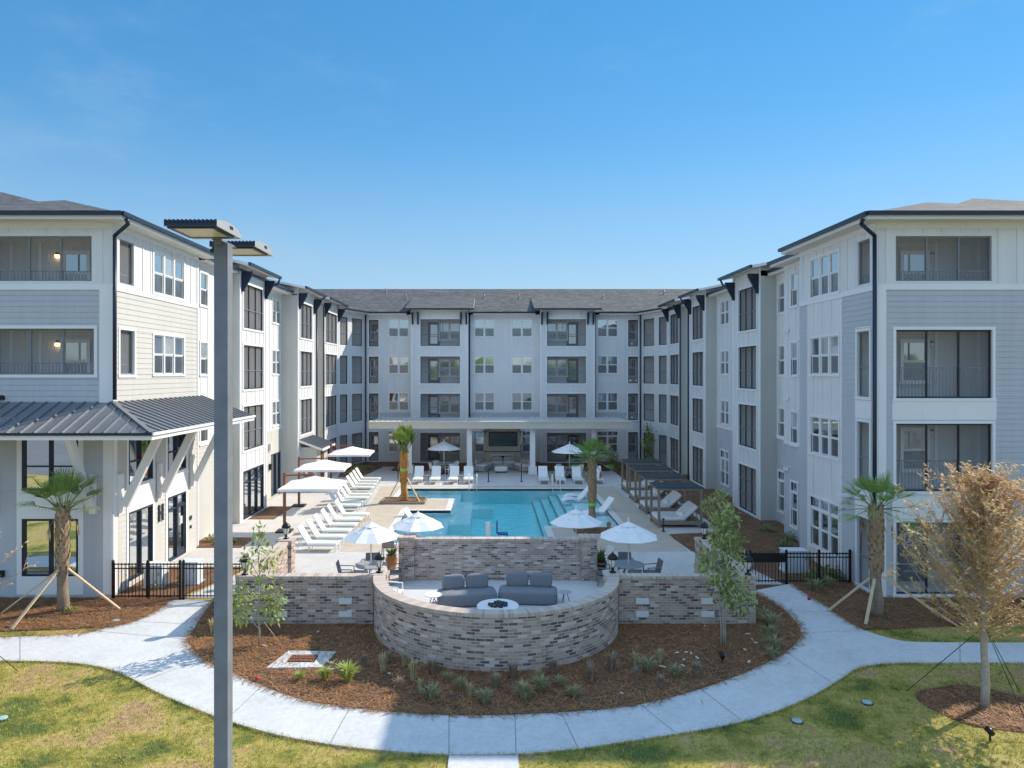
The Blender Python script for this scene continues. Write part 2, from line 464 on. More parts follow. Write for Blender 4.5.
va.inputs['Color'].default_value = (0.0, 0.975, 0.99, 1)
va.inputs['Density'].default_value = 0.26
l.new(va.outputs[0], n["Material Output"].inputs['Volume'])
M['water'] = m

m, n, l, p = new_mat('warm_lit_bulb')
p.inputs['Base Color'].default_value = (1, 0.8, 0.5, 1)
p.inputs['Emission Color'].default_value = (1, 0.62, 0.25, 1)
p.inputs['Emission Strength'].default_value = 2.5
M['bulb'] = m
M['frost'] = plain('frosted_lantern_glass', (0.75, 0.72, 0.64), 0.25, 0.03, 5)


# ------------------------------------------------------------------ mesh builder
class MB:
    """collects shapes, then links them as ONE mesh object"""
    def __init__(self):
        self.v = []; self.f = []; self.m = []; self.uv = {}; self.sm = set(); self.mats = []

    def mi(self, mat):
        if mat not in self.mats:
            self.mats.append(mat)
        return self.mats.index(mat)

    def face(self, pts, mat, uv=None, smooth=False):
        i0 = len(self.v)
        self.v.extend([tuple(q) for q in pts])
        if uv:
            self.uv[len(self.f)] = uv
        if smooth:
            self.sm.add(len(self.f))
        self.f.append(tuple(range(i0, i0 + len(pts))))
        self.m.append(self.mi(mat))

    def hexa(self, c, mat):
        """c: eight corners, bottom ring of four (counter-clockwise from above) then top ring"""
        i0 = len(self.v)
        self.v.extend([tuple(q) for q in c])
        for q in ((3, 2, 1, 0), (4, 5, 6, 7), (0, 1, 5, 4), (1, 2, 6, 5), (2, 3, 7, 6), (3, 0, 4, 7)):
            self.f.append(tuple(i0 + k for k in q)); self.m.append(self.mi(mat))

    def box(self, x0, x1, y0, y1, z0, z1, mat):
        self.hexa([(x0, y0, z0), (x1, y0, z0), (x1, y1, z0), (x0, y1, z0), (x0, y0, z1), (x1, y0, z1), (x1, y1, z1), (x0, y1, z1)], mat)

    def bar(self, a, b, w, h, mat, up=(0, 0, 1)):
        """rectangular bar from a to b"""
        a = Vector(a); b = Vector(b); d = (b - a).normalized(); u = Vector(up)
        s = d.cross(u)
        if s.length < 1e-4:
            s = d.cross(Vector((1, 0, 0)))
        s.normalize(); t = s.cross(d).normalized()
        s *= w / 2; t *= h / 2
        self.hexa([a - s - t, a + s - t, b + s - t, b - s - t, a - s + t, a + s + t, b + s + t, b - s + t], mat)

    def tube(self, pts, rad, mat, n=8, cap=True, smooth=True):
        pts = [Vector(q) for q in pts]
        if not isinstance(rad, (list, tuple)):
            rad = [rad] * len(pts)
        rings = []
        ref = None
        for i, q in enumerate(pts):
            d = (pts[min(i + 1, len(pts) - 1)] - pts[max(i - 1, 0)]).normalized()
            if ref is None:
                ref = Vector((1, 0, 0)) if abs(d.x) < 0.8 else Vector((0, 1, 0))
            s = (ref - d * ref.dot(d)).normalized(); t = d.cross(s)
            ref = s
            i0 = len(self.v)
            for k in range(n):
                a = 2 * math.pi * k / n
                self.v.append(tuple(q + (s * math.cos(a) + t * math.sin(a)) * rad[i]))
            rings.append(i0)
        mi = self.mi(mat)
        for a, b in zip(rings, rings[1:]):
            for k in range(n):
                k2 = (k + 1) % n
                if smooth: self.sm.add(len(self.f))
                self.f.append((a + k, a + k2, b + k2, b + k)); self.m.append(mi)
        if cap:
            self.f.append(tuple(rings[0] + k for k in reversed(range(n)))); self.m.append(mi)
            self.f.append(tuple(rings[-1] + k for k in range(n))); self.m.append(mi)

    def lathe(self, c, prof, mat, n=16, smooth=True):
        """prof: (radius, z) from bottom to top round the vertical through c"""
        rings = []
        for r, z in prof:
            i0 = len(self.v)
            for k in range(n):
                a = 2 * math.pi * k / n
                self.v.append((c[0] + r * math.cos(a), c[1] + r * math.sin(a), c[2] + z))
            rings.append(i0)
        mi = self.mi(mat)
        for a, b in zip(rings, rings[1:]):
            for k in range(n):
                k2 = (k + 1) % n
                if smooth: self.sm.add(len(self.f))
                self.f.append((a + k, a + k2, b + k2, b + k)); self.m.append(mi)
        self.f.append(tuple(rings[0] + k for k in reversed(range(n)))); self.m.append(mi)
        self.f.append(tuple(rings[-1] + k for k in range(n))); self.m.append(mi)

    def prism(self, poly, z0, z1, mat, side=None, holes=()):
        """flat slab over a polygon (with holes)"""
        loops = [[Vector((x, y, 0)) for x, y in poly]] + [[Vector((x, y, 0)) for x, y in h] for h in holes]
        flat = [q for lp in loops for q in lp]
        for tri in tessellate_polygon(loops):
            a, b, c = (flat[k] for k in tri)
            if (b - a).cross(c - a).z < 0:
                b, c = c, b
            self.face([(q.x, q.y, z1) for q in (a, b, c)], mat)
        for lp in loops:
            for i in range(len(lp)):
                a = lp[i]; b = lp[(i + 1) % len(lp)]
                self.face([(a.x, a.y, z0), (b.x, b.y, z0), (b.x, b.y, z1), (a.x, a.y, z1)], side or mat)

    def blob(self, c, half, mat, e1=0.5, e2=0.5, nu=20, nv=12, rot=0.0, tilt=0.0):
        """cushion-like superellipsoid"""
        def sp(x, e):
            return math.copysign(abs(x) ** e, x)
        R = Matrix.Rotation(rot, 3, 'Z') @ Matrix.Rotation(tilt, 3, 'X')
        i0 = len(self.v)
        for j in range(nv + 1):
            ph = -math.pi / 2 + math.pi * j / nv
            for i in range(nu):
                th = 2 * math.pi * i / nu
                q = Vector((half[0] * sp(math.cos(ph), e1) * sp(math.cos(th), e2), half[1] * sp(math.cos(ph), e1) * sp(math.sin(th), e2), half[2] * sp(math.sin(ph), e1)))
                self.v.append(tuple(R @ q + Vector(c)))
        mi = self.mi(mat)
        for j in range(nv):
            for i in range(nu):
                i2 = (i + 1) % nu
                self.sm.add(len(self.f))
                self.f.append((i0 + j * nu + i, i0 + j * nu + i2, i0 + (j + 1) * nu + i2, i0 + (j + 1) * nu + i)); self.m.append(mi)

    def build(self, name, parent=None, uv=False, world_coords=False):
        me = bpy.data.meshes.new(name)
        me.from_pydata(self.v, [], self.f)
        for mt in self.mats:
            me.materials.append(M[mt])
        me.polygons.foreach_set('material_index', self.m)
        if self.sm:
            sm = [False] * len(self.f)
            for k in self.sm: sm[k] = True
            me.polygons.foreach_set('use_smooth', sm)
        if uv or self.uv:
            lay = me.uv_layers.new(name='UVMap')
            for pi, pol in enumerate(me.polygons):
                given = self.uv.get(pi)
                nrm = pol.normal
                if abs(nrm.z) > 0.99:
                    e1 = Vector((1, 0, 0)); e2 = Vector((0, 1, 0))
                else:
                    e1 = Vector((0, 0, 1)).cross(nrm).normalized(); e2 = nrm.cross(e1)
                for k, li in enumerate(pol.loop_indices):
                    if given:
                        lay.data[li].uv = given[k]
                    else:
                        q = me.vertices[me.loops[li].vertex_index].co
                        lay.data[li].uv = (q.dot(e1), q.dot(e2))
        me.update()
        o = bpy.data.objects.new(name, me)
        COL.objects.link(o)
        if parent:
            o.parent = parent
            if world_coords:
                if parent.parent is None:   # deeper parts already stand in world coordinates
                    o.matrix_parent_inverse = Matrix.Translation(-parent.location)
        return o


def tag(o, label=None, cat=None, group=None, kind=None):
    if label: o['label'] = label
    if cat: o['category'] = cat
    if group: o['group'] = group
    if kind: o['kind'] = kind
    return o


def thing(name, label, cat, loc=(0, 0, 0), rz=0.0, group=None):
    o = bpy.data.objects.new(name, None)
    o.empty_display_size = 0.2
    COL.objects.link(o)
    o.location = loc
    o.rotation_euler = (0, 0, rz)
    return tag(o, label, cat, group)


def dup(root, loc, rz=0.0, label=None, group=None, scale=None):
    r = root.copy(); COL.objects.link(r)
    r.location = loc; r.rotation_euler = (0, 0, rz)
    if scale: r.scale = scale
    if label: r['label'] = label
    if group: r['group'] = group
    for ch in list(root.children):
        c = ch.copy(); COL.objects.link(c); c.parent = r
        for g in list(ch.children):
            d = g.copy(); COL.objects.link(d); d.parent = c
    return r


def struct(o, label):
    return tag(o, label, None, None, 'structure')


def inside(x, y, poly):
    r = False
    j = len(poly) - 1
    for i in range(len(poly)):
        xi, yi = poly[i]; xj, yj = poly[j]
        if (yi > y) != (yj > y) and x < (xj - xi) * (y - yi) / (yj - yi) + xi:
            r = not r
        j = i
    return r


def smooth_poly(pts, k=4):
    """Catmull-Rom through an open list of points"""
    out = []
    n = len(pts)
    for i in range(n - 1):
        p0 = pts[max(i - 1, 0)]; p1 = pts[i]; p2 = pts[i + 1]; p3 = pts[min(i + 2, n - 1)]
        for s in range(k):
            t = s / k
            out.append(tuple(0.5 * (2 * p1[a] + (p2[a] - p0[a]) * t + (2 * p0[a] - 5 * p1[a] + 4 * p2[a] - p3[a]) * t * t + (3 * p1[a] - p0[a] - 3 * p2[a] + p3[a]) * t ** 3) for a in (0, 1)))
    out.append(pts[-1])
    return out

# ------------------------------------------------------------------ ground, paths, beds
PATH_LOW = [G(0, 662), G(54, 663), G(94, 667), G(122, 675), G(150, 690), G(178, 703), G(213, 717), G(234, 724.5), G(280, 737), G(327, 745.5),
            G(376, 751.5), G(448, 756), G(520, 755.4), G(579, 750), G(652, 739), G(722, 727.5), G(772, 714), G(816, 695), G(847, 676), G(859, 669.5), G(880, 665.5), G(923, 664), G(1024, 664)]
PATH_UPR = [G(1024, 644), G(923, 643.4), G(894, 640.5), G(863, 631), G(844, 620), G(828, 608), G(809, 597), G(792, 584.5)]
BED_EDGE = [G(752, 592), G(766, 600), G(780, 608), G(793, 620), G(801, 633), G(797, 643), G(783, 655), G(748, 673), G(696, 692), G(633, 707.5), G(562, 714),
            G(497, 717), G(441, 716.5), G(391, 713.5), G(350, 709), G(305, 702), G(264, 688), G(235, 675.5), G(213, 666), G(198, 656), G(190, 646), G(189.5, 638), G(201, 619), G(213, 602)]
PATH_UPL = [G(171, 601), G(159, 610.5), G(136, 622), G(101, 630.5), G(68, 636), G(0, 638.7)]
low = [(-60, PATH_LOW[0][1])] + smooth_poly(PATH_LOW) + [(60, PATH_LOW[-1][1])]
upr = [(60, PATH_UPR[0][1])] + smooth_poly(PATH_UPR)
bed = smooth_poly(BED_EDGE)
upl = smooth_poly(PATH_UPL) + [(-60, PATH_UPL[-1][1])]

g = MB()
X0, X1, Y0, Y1 = -8.5, 8.2, 30.2, 46.8
BIG = 900
for a, b, c, d in ((-BIG, BIG, -60, Y0), (-BIG, BIG, Y1, 2 * BIG), (-BIG, X0, Y0, Y1), (X1, BIG, Y0, Y1)):
    g.face([(a, c, 0), (b, c, 0), (b, d, 0), (a, d, 0)], 'lawn')
struct(g.build('lawn'), 'patchy dormant lawn on both edges of the curved sidewalk')

tl = MB(); rt = random.Random(5)  # unseen tree line, put in only for the windows to reflect
for k in range(90):
    x = -220 + k * 5 + rt.uniform(-2, 2); h_ = rt.uniform(8, 15)
    tl.blob((x, -232 + rt.uniform(-6, 6), h_ * .5), (rt.uniform(3, 5.5), rt.uniform(3, 5), h_ * .55), 'leaf_green', 1, 1, 10, 7, rt.random() * 3)
tag(tl.build('reflection_treeline'), 'dark green woods added unseen behind the photographer for the windows to reflect', None, None, 'stuff')
g = MB(); g.face([(-200, -220, 0.004), (200, -220, 0.004), (200, -4, 0.004), (-200, -4, 0.004)], 'asphalt')  # asphalt sheet added out of view, so the panes mirror grey instead of lawn
struct(g.build('reflection_lot'), 'asphalt lot added unseen behind the photographer for the windows to reflect')
path_poly = low + upr + bed + upl
g = MB()
g.prism(path_poly, -0.05, 0.04, 'path')
lead = [G(449, 757), (G(449, 757)[0], 9.0), (G(518, 757)[0], 9.0), G(518, 756)]
g.prism([(lead[0][0], 13.75), (lead[1][0], 8.0), (lead[2][0], 8.0), (lead[3][0], 13.75)], -0.05, 0.036, 'path')
path = struct(g.build('sidewalk'), 'pale concrete sidewalk curving round the mulch bed')
g = MB()
for a, b in (((515, 716), (516, 755)), ((561, 714), (578, 750)), ((449, 716.5), (449, 756.5)), ((640, 706), (676, 735)), ((350, 709.5), (330, 745.5)), ((262, 687.5), (226, 722)),
             ((700, 690), (742, 722.5)), ((203, 660), (140, 684)), ((785, 653), (834, 686)), ((190, 641), (92, 632)), ((801, 634), (866, 632)), ((20, 638.3), (20, 662.3)), ((960, 643.6), (960, 664)),
             ((197, 626), (136, 622.5)), ((787, 612), (836, 613.5)), ((449, 757), (518, 757))):
    A = Vector(G(*a)).to_3d(); B = Vector(G(*b)).to_3d()
    d = (B - A).normalized(); s = Vector((-d.y, d.x, 0)) * 0.0065
    A += d * 0.03; B -= d * 0.03
    g.face([(A.x - s.x, A.y - s.y, 0.043), (B.x - s.x, B.y - s.y, 0.043), (B.x + s.x, B.y + s.y, 0.043), (A.x + s.x, A.y + s.y, 0.043)], 'joint')
g.build('groove', path)

bed_poly = bed + [(-7.9, 21.3), (7.9, 21.3)]
g = MB(); g.prism(bed_poly, -0.05, 0.045, 'mulch')
struct(g.build('mulch_bed'), 'pine straw bed below the brick walls')
left_bed = [(-22, 23.4), (-22, G(0, 632)[1]), G(0, 632), G(40, 630.5), G(80, 629), G(106, 627), G(122, 625.5)] + [q for q in upl if q[1] > G(0, 623)[1]][::-1] + [G(171, 601), (-10.0, 23.4)]
g = MB(); g.prism(left_bed, -0.05, 0.03, 'mulch')
struct(g.build('mulch_bed'), 'pine straw bed round the staked palm on the sunlit side')
ru = [q for q in upr if q[0] < G(862, 630)[0]]
right_bed = [G(862, 630)] + ru + [(9.6, 25.0), (9.6, 23.6), (22, 23.4), (22, G(1024, 622)[1]), G(1024, 622), G(960, 626), G(905, 629)]
right_bed = [G(862, 630)] + ru + [(10.3, 25.2), (12.74, 25.2), (12.74, 23.4), (22, 23.4), (22, G(1024, 622)[1]), G(1024, 622), G(960, 626), G(905, 629)]
g = MB(); g.prism(right_bed, -0.05, 0.03, 'mulch')
struct(g.build('mulch_bed'), 'brown bed round the staked palm on the shaded side')
ring = [(10.94 + 1.25 * math.cos(a) * (1 + 0.08 * math.sin(3 * a)), 15.75 + 1.1 * math.sin(a) * (1 + 0.06 * math.cos(5 * a))) for a in [k * math.pi / 18 for k in range(36)]]
g = MB(); g.prism(ring, -0.05, 0.022, 'mulch')
struct(g.build('mulch_bed'), 'round mulch ring under the tan leaved tree')
ring2 = [(-13.05 + 0.9 * math.cos(a), 17.2 + 0.75 * math.sin(a)) for a in [k * math.pi / 14 for k in range(28)]]
g = MB(); g.prism(ring2, -0.05, 0.022, 'mulch')
struct(g.build('mulch_bed'), 'round mulch ring at the lawn edge')

POOL = [(-4.6, 30.9), (2.6, 30.9), (2.6, 34.3), (6.3, 34.3), (6.3, 45.7), (-5.6, 45.7), (-5.6, 41.9), (-2.2, 41.9), (-2.2, 38.4), (-4.6, 38.4)]


def offset(poly, d):
    out = []
    n = len(poly)
    for i in range(n):
        a = Vector(poly[i - 1]); b = Vector(poly[i]); c = Vector(poly[(i + 1) % n])
        d1 = (b - a).normalized(); d2 = (c - b).normalized()
        n1 = Vector((d1.y, -d1.x)); n2 = Vector((d2.y, -d2.x))
        s = (n1 + n2); s = s / max(1e-6, (1 + n1.dot(n2)))
        out.append((b.x + s.x * d, b.y + s.y * d))
    return out


DECK = [(-7.6, 21.2), (-3.3, 21.2), (-3.3, 25.3), (3.7, 25.3), (3.7, 21.2), (7.4, 21.2), (7.4, 25.8), (8.35, 29.3), (8.1, 32.7), (10.9, 33.2), (10.9, 46.5), (8.5, 47), (9.3, 48), (9.3, 56.5), (-13.0, 56.5), (-13.0, 27.2), (-9.0, 27.2), (-10.1, 23.42), (-7.9, 23.42), (-7.6, 23.0)]
g = MB(); g.prism(DECK, -0.12, 0.03, 'deck', holes=[POOL])
deck = struct(g.build('pool_deck'), 'pale concrete pool deck')
g = MB()
RING = [(-6.3, 29.5), (8.2, 29.5), (8.0, 46.6), (-7.2, 46.6)]
g.prism(RING, 0.0, 0.036, 'paver', holes=[offset(POOL, 0.28)])
struct(g.build('pool_paving'), 'tan paving band round the pool')
g = MB(); g.prism(offset(POOL, 0.28), 0.0, 0.045, 'coping', holes=[offset(POOL, -0.04)])
struct(g.build('pool_coping'), 'pale stone coping round the pool')
g = MB()
P2 = offset(POOL, 0.0)
for i in range(len(POOL)):
    a = POOL[i]; b = POOL[(i + 1) % len(POOL)]
    g.face([(a[0], a[1], -1.4), (b[0], b[1], -1.4), (b[0], b[1], 0.02), (a[0], a[1], 0.02)], 'plaster')
g.face([(-6, 30.5, -0.95), (6.6, 30.5, -0.95), (6.6, 46, -0.95), (-6, 46, -0.95)], 'plaster')
g.box(-4.6, -1.4, 30.9, 34.0, -1.35, -0.32, 'plaster')
g.box(-4.6, -2.2, 34.0, 38.4, -1.35, -0.36, 'plaster')
g.box(-2.2, -1.1, 36.6, 43.0, -1.35, -0.36, 'plaster')
g.box(-5.6, -1.9, 43.0, 45.7, -1.35, -0.34, 'plaster')
g.box(-5.6, -2.2, 41.9, 43.0, -1.35, -0.30, 'plaster')
g.box(-1.1, 0.1, 40.9, 41.9, -1.35, -0.38, 'plaster')
g.box(-1.4, 0.2, 30.9, 33.2, -1.35, -0.5, 'plaster')
for k in range(4):
    xs = 2.62 + 0.52 * k
    g.box(xs, 6.3, 34.3, 45.7, -1.35 + 0.02 * k, -0.80 + 0.15 * k, 'plaster')
    g.box(xs, xs + 0.06, 34.35, 45.65, -0.81 + 0.15 * k, -0.795 + 0.15 * k, 'step_tile')
    g.box(xs - 0.012, xs - 0.002, 34.35, 45.65, -0.90 + 0.15 * k, -0.795 + 0.15 * k, 'step_tile')
g.box(4.72, 6.3, 34.3, 45.7, -1.35, -0.19, 'plaster')
struct(g.build('pool_basin'), 'pale blue pool basin with shelf and entry steps')
g = MB(); g.prism(offset(POOL, 0.012), -1.45, -0.05, 'water')
W = offset(POOL, 0.012)
loops = [[Vector((x, y, 0)) for x, y in W]]
for tri in tessellate_polygon(loops):
    a, b, c = (loops[0][k] for k in tri)
    if (b - a).cross(c - a).z > 0:
        b, c = c, b
    g.face([(q.x, q.y, -1.45) for q in (a, b, c)], 'water')
struct(g.build('pool_water'), 'clear turquoise pool water')

# courtyard beds
g = MB()
g.prism([(6.95, 47.0), (6.95, 30.0), (8.3, 28.0), (7.3, 21.2), (9.3, 22.2), (10.4, 25.2), (12.9, 25.2), (15, 29), (15, 60.2), (-13.4, 60.2), (-13.4, 56.3), (6.95, 56.3)], -0.1, 0.018, 'mulch')
struct(g.build('mulch_bed'), 'brown bed along the shaded wing')
g = MB(); g.prism([(9.15, 24.9), (10.25, 24.9), (9.5, 28.6), (8.2, 29.6), (7.9, 27.8)], -0.05, 0.034, 'path')
struct(g.build('gate_path'), 'short concrete path behind the black gate')
for poly in ([(-12.45, 23.5), (-10.3, 23.5), (-9.25, 27.0), (-12.45, 27.0)], [(-12.85, 30.1), (-10.6, 30.1), (-10.6, 31.9), (-12.85, 31.9)], [(-12.3, 36.0), (-11.0, 36.0), (-11.0, 39.4), (-12.3, 39.4)],
             [(-10.9, 50.6), (-9.3, 50.6), (-8.6, 56.2), (-11.7, 56.2)], [(-7.6, 53.9), (-2.0, 53.9), (-2.0, 56.3), (-7.6, 56.3)], [(3.2, 53.9), (9.1, 53.9), (9.1, 56.3), (3.2, 56.3)]):
    g = MB(); g.prism(poly, 0.0, 0.06, 'mulch')
    struct(g.build('planting_bed'), 'orange pine straw planting bed in the pool deck')
g = MB()
g.prism([(0.15 + 3.4 * math.cos(a), 21.15 + 3.4 * math.sin(a)) for a in [math.pi + k * math.pi / 24 for k in range(25)]] + [(3.74, 21.15), (3.74, 25.28), (-3.4, 25.28), (-3.4, 21.15)], -0.05, 0.055, 'terrace')
struct(g.build('terrace'), 'pale concrete terrace inside the curved brick wall')


# ------------------------------------------------------------------ the apartment building
HOUSE = thing('apartment_building', 'four storey white and grey apartment building wrapping three sides of the pool courtyard', 'apartment building', (0, 59.8, 0))


class WF:
    """a wall plane: start point, direction along it, outward normal"""
    def __init__(self, p, q):
        self.P = Vector((p[0], p[1], 0)); d = Vector((q[0] - p[0], q[1] - p[1], 0))
        self.L = d.length; self.u = d.normalized(); self.n = Vector((self.u.y, -self.u.x, 0))

    def pt(self, a, z, o=0.0):
        r = self.P + self.u * a + self.n * o
        return (r.x, r.y, z)

    def box(self, mb, a0, a1, z0, z1, o0, o1, mat):
        """o0 inner, o1 outer"""
        mb.hexa([self.pt(a0, z0, o1), self.pt(a1, z0, o1), self.pt(a1, z0, o0), self.pt(a0, z0, o0), self.pt(a0, z1, o1), self.pt(a1, z1, o1), self.pt(a1, z1, o0), self.pt(a0, z1, o0)], mat)


def house(mb, name, parent=None):
    return mb.build(name, parent or HOUSE, world_coords=True)


def wall(wf, a0, a1, z0, z1, holes, mat, style='flat', step=0.6):
    mb = MB()
    A = sorted({a0, a1} | {x for h in holes for x in h[:2] if a0 < x < a1})
    Z = {z0, z1} | {x for h in holes for x in h[2:4] if z0 < x < z1}
    if style == 'lap':
        k = z0 + 0.185
        while k < z1 - 0.02:
            if min(abs(k - zz) for zz in Z) > 0.03:
                Z.add(k)
            k += 0.185
    Z = sorted(Z)
    for zb, zt in zip(Z, Z[1:]):
        zc = (zb + zt) / 2
        run = None
        spans = []
        for b0, b1 in zip(A, A[1:]):
            ac = (b0 + b1) / 2
            if any(h[0] < ac < h[1] and h[2] < zc < h[3] for h in holes):
                continue
            if spans and abs(spans[-1][1] - b0) < 1e-6:
                spans[-1][1] = b1
            else:
                spans.append([b0, b1])
        for b0, b1 in spans:
            if style == 'lap':
                o = 0.014
                mb.face([wf.pt(b0, zb, o), wf.pt(b1, zb, o), wf.pt(b1, zt, 0), wf.pt(b0, zt, 0)], mat)
                mb.face([wf.pt(b0, zb, -0.002), wf.pt(b1, zb, -0.002), wf.pt(b1, zb, o), wf.pt(b0, zb, o)], mat)
            else:
                mb.face([wf.pt(b0, zb), wf.pt(b1, zb), wf.pt(b1, zt), wf.pt(b0, zt)], mat)
    if style == 'batten':
        k = a0 + step / 2
        while k < a1 - 0.05:
            cuts = sorted([(h[2] - 0.1, h[3] + 0.1) for h in holes if h[0] - 0.12 < k < h[1] + 0.12])
            zz = z0
            for c0, c1 in cuts + [(z1, z1)]:
                if min(c0, z1) - zz > 0.1:
                    wf.box(mb, k - 0.03, k + 0.03, zz + 0.004, min(c0, z1) - 0.004, 0.001, 0.02, mat)
                zz = max(zz, c1)
            k += step
    return house(mb, 'wall')


def window(wf, a0, a1, z0, z1, n=1, transom=False, o=0.0, frame='white_trim', parent=None, name='window'):
    """double hung units side by side in a white frame; the glass is a part of the frame's own"""
    mb = MB(); t = 0.055
    w = 0.09
    # casing
    wf.box(mb, a0 - w, a1 + w, z1, z1 + w, o + 0.003, o + 0.035, frame)
    wf.box(mb, a0 - w - 0.03, a1 + w + 0.03, z0 - w, z0, o + 0.003, o + 0.05, frame)
    wf.box(mb, a0 - w, a0, z0, z1, o + 0.003, o + 0.033, frame)
    wf.box(mb, a1, a1 + w, z0, z1, o + 0.003, o + 0.033, frame)
    gl = MB()
    step = (a1 - a0) / n
    tz = z1 - (z1 - z0) * 0.24 if transom else z1
    for i in range(n):
        b0 = a0 + step * i + (0.04 if i else 0); b1 = a0 + step * (i + 1) - (0.04 if i < n - 1 else 0)
        if i:
            wf.box(mb, b0 - 0.08, b0, z0, z1, o - 0.06, o + 0.025, frame)
        zm = (z0 + tz) / 2
        for c0, c1, oo in ((z0, zm, -0.02), (zm, tz, 0.0)):
            wf.box(mb, b0, b0 + 0.045, c0 + 0.04, c1 - 0.04, o - 0.06 + oo, o - 0.005 + oo, frame)
            wf.box(mb, b1 - 0.045, b1, c0 + 0.04, c1 - 0.04, o - 0.06 + oo, o - 0.005 + oo, frame)
            wf.box(mb, b0, b1, c0, c0 + 0.04, o - 0.06 + oo, o - 0.004 + oo, frame)
            wf.box(mb, b0, b1, c1 - 0.04, c1, o - 0.06 + oo, o - 0.004 + oo, frame)
        if transom:
            wf.box(mb, b0, b1, tz, tz + 0.09, o - 0.06, o + 0.01, frame)
            gl.face([wf.pt(b0, tz + 0.09, o - 0.035), wf.pt(b1, tz + 0.09, o - 0.035), wf.pt(b1, z1, o - 0.035), wf.pt(b0, z1, o - 0.035)], 'glass')
        gl.face([wf.pt(b0, zm, o - 0.035), wf.pt(b1, zm, o - 0.035), wf.pt(b1, tz, o - 0.035), wf.pt(b0, tz, o - 0.035)], 'glass_blind' if random.random() < 0.22 else 'glass')
        gl.face([wf.pt(b0, z0, o - 0.05), wf.pt(b1, z0, o - 0.05), wf.pt(b1, zm, o - 0.05), wf.pt(b0, zm, o - 0.05)], 'glass_screen')
    # backing reveal so that no light leaks round the sashes
    gl.face([wf.pt(a0 - 0.02, z0 - 0.02, o - 0.11), wf.pt(a1 + 0.02, z0 - 0.02, o - 0.11), wf.pt(a1 + 0.02, z1 + 0.02, o - 0.11), wf.pt(a0 - 0.02, z1 + 0.02, o - 0.11)], 'porch_wall')
    fr = house(mb, name, parent)
    if parent is None:
        house(gl, 'pane', fr)
    else:
        house(gl, 'pane', parent)
    return fr


def storefront(wf, a0, a1, z0, z1, n=2, door=None, mid=None):
    mb = MB(); gl = MB(); t = 0.07
    for z, zz in ((z0, z0 + t), (z1 - t, z1)):
        wf.box(mb, a0, a1, z, zz, -0.10, 0.035, 'navy')
    for i in range(n + 1):
        x = a0 + (a1 - a0) * i / n
        x0 = min(max(x - t / 2, a0), a1 - t)
        wf.box(mb, x0, x0 + t, z0 + t, z1 - t, -0.10, 0.033, 'navy')
    if mid:
        for m_ in (mid if isinstance(mid, (list, tuple)) else [mid]):
            for i in range(n):
                wf.box(mb, a0 + (a1 - a0) * i / n + t, a0 + (a1 - a0) * (i + 1) / n - t / 2 - 0.01, m_ - 0.025, m_ + 0.025, -0.09, 0.025, 'navy')
    gl.face([wf.pt(a0, z0, -0.05), wf.pt(a1, z0, -0.05), wf.pt(a1, z1, -0.05), wf.pt(a0, z1, -0.05)], 'store_glass')
    fr = house(mb, 'storefront_window'); house(gl, 'pane', fr)
    if door:
        d = MB()
        wf.box(d, door[0], door[1], z0 + t, z0 + t + 0.25, -0.04, 0.012, 'navy')
        wf.box(d, door[0], door[1], z0 + 2.0, z0 + 2.1, -0.04, 0.012, 'navy')
        wf.box(d, door[0], door[0] + 0.1, z0 + t + 0.25, z0 + 2.0, -0.04, 0.012, 'navy')
        wf.box(d, door[1] - 0.1, door[1], z0 + t + 0.25, z0 + 2.0, -0.04, 0.012, 'navy')
        wf.box(d, door[0] + 0.12, door[0] + 0.15, z0 + 0.85, z0 + 1.25, 0.02, 0.06, 'steel')
        wf.box(d, door[0] + 0.34, door[0] + 0.56, z0 + 1.25, z0 + 1.55, -0.045, -0.03, 'white')
        house(d, 'door', fr)
    return fr


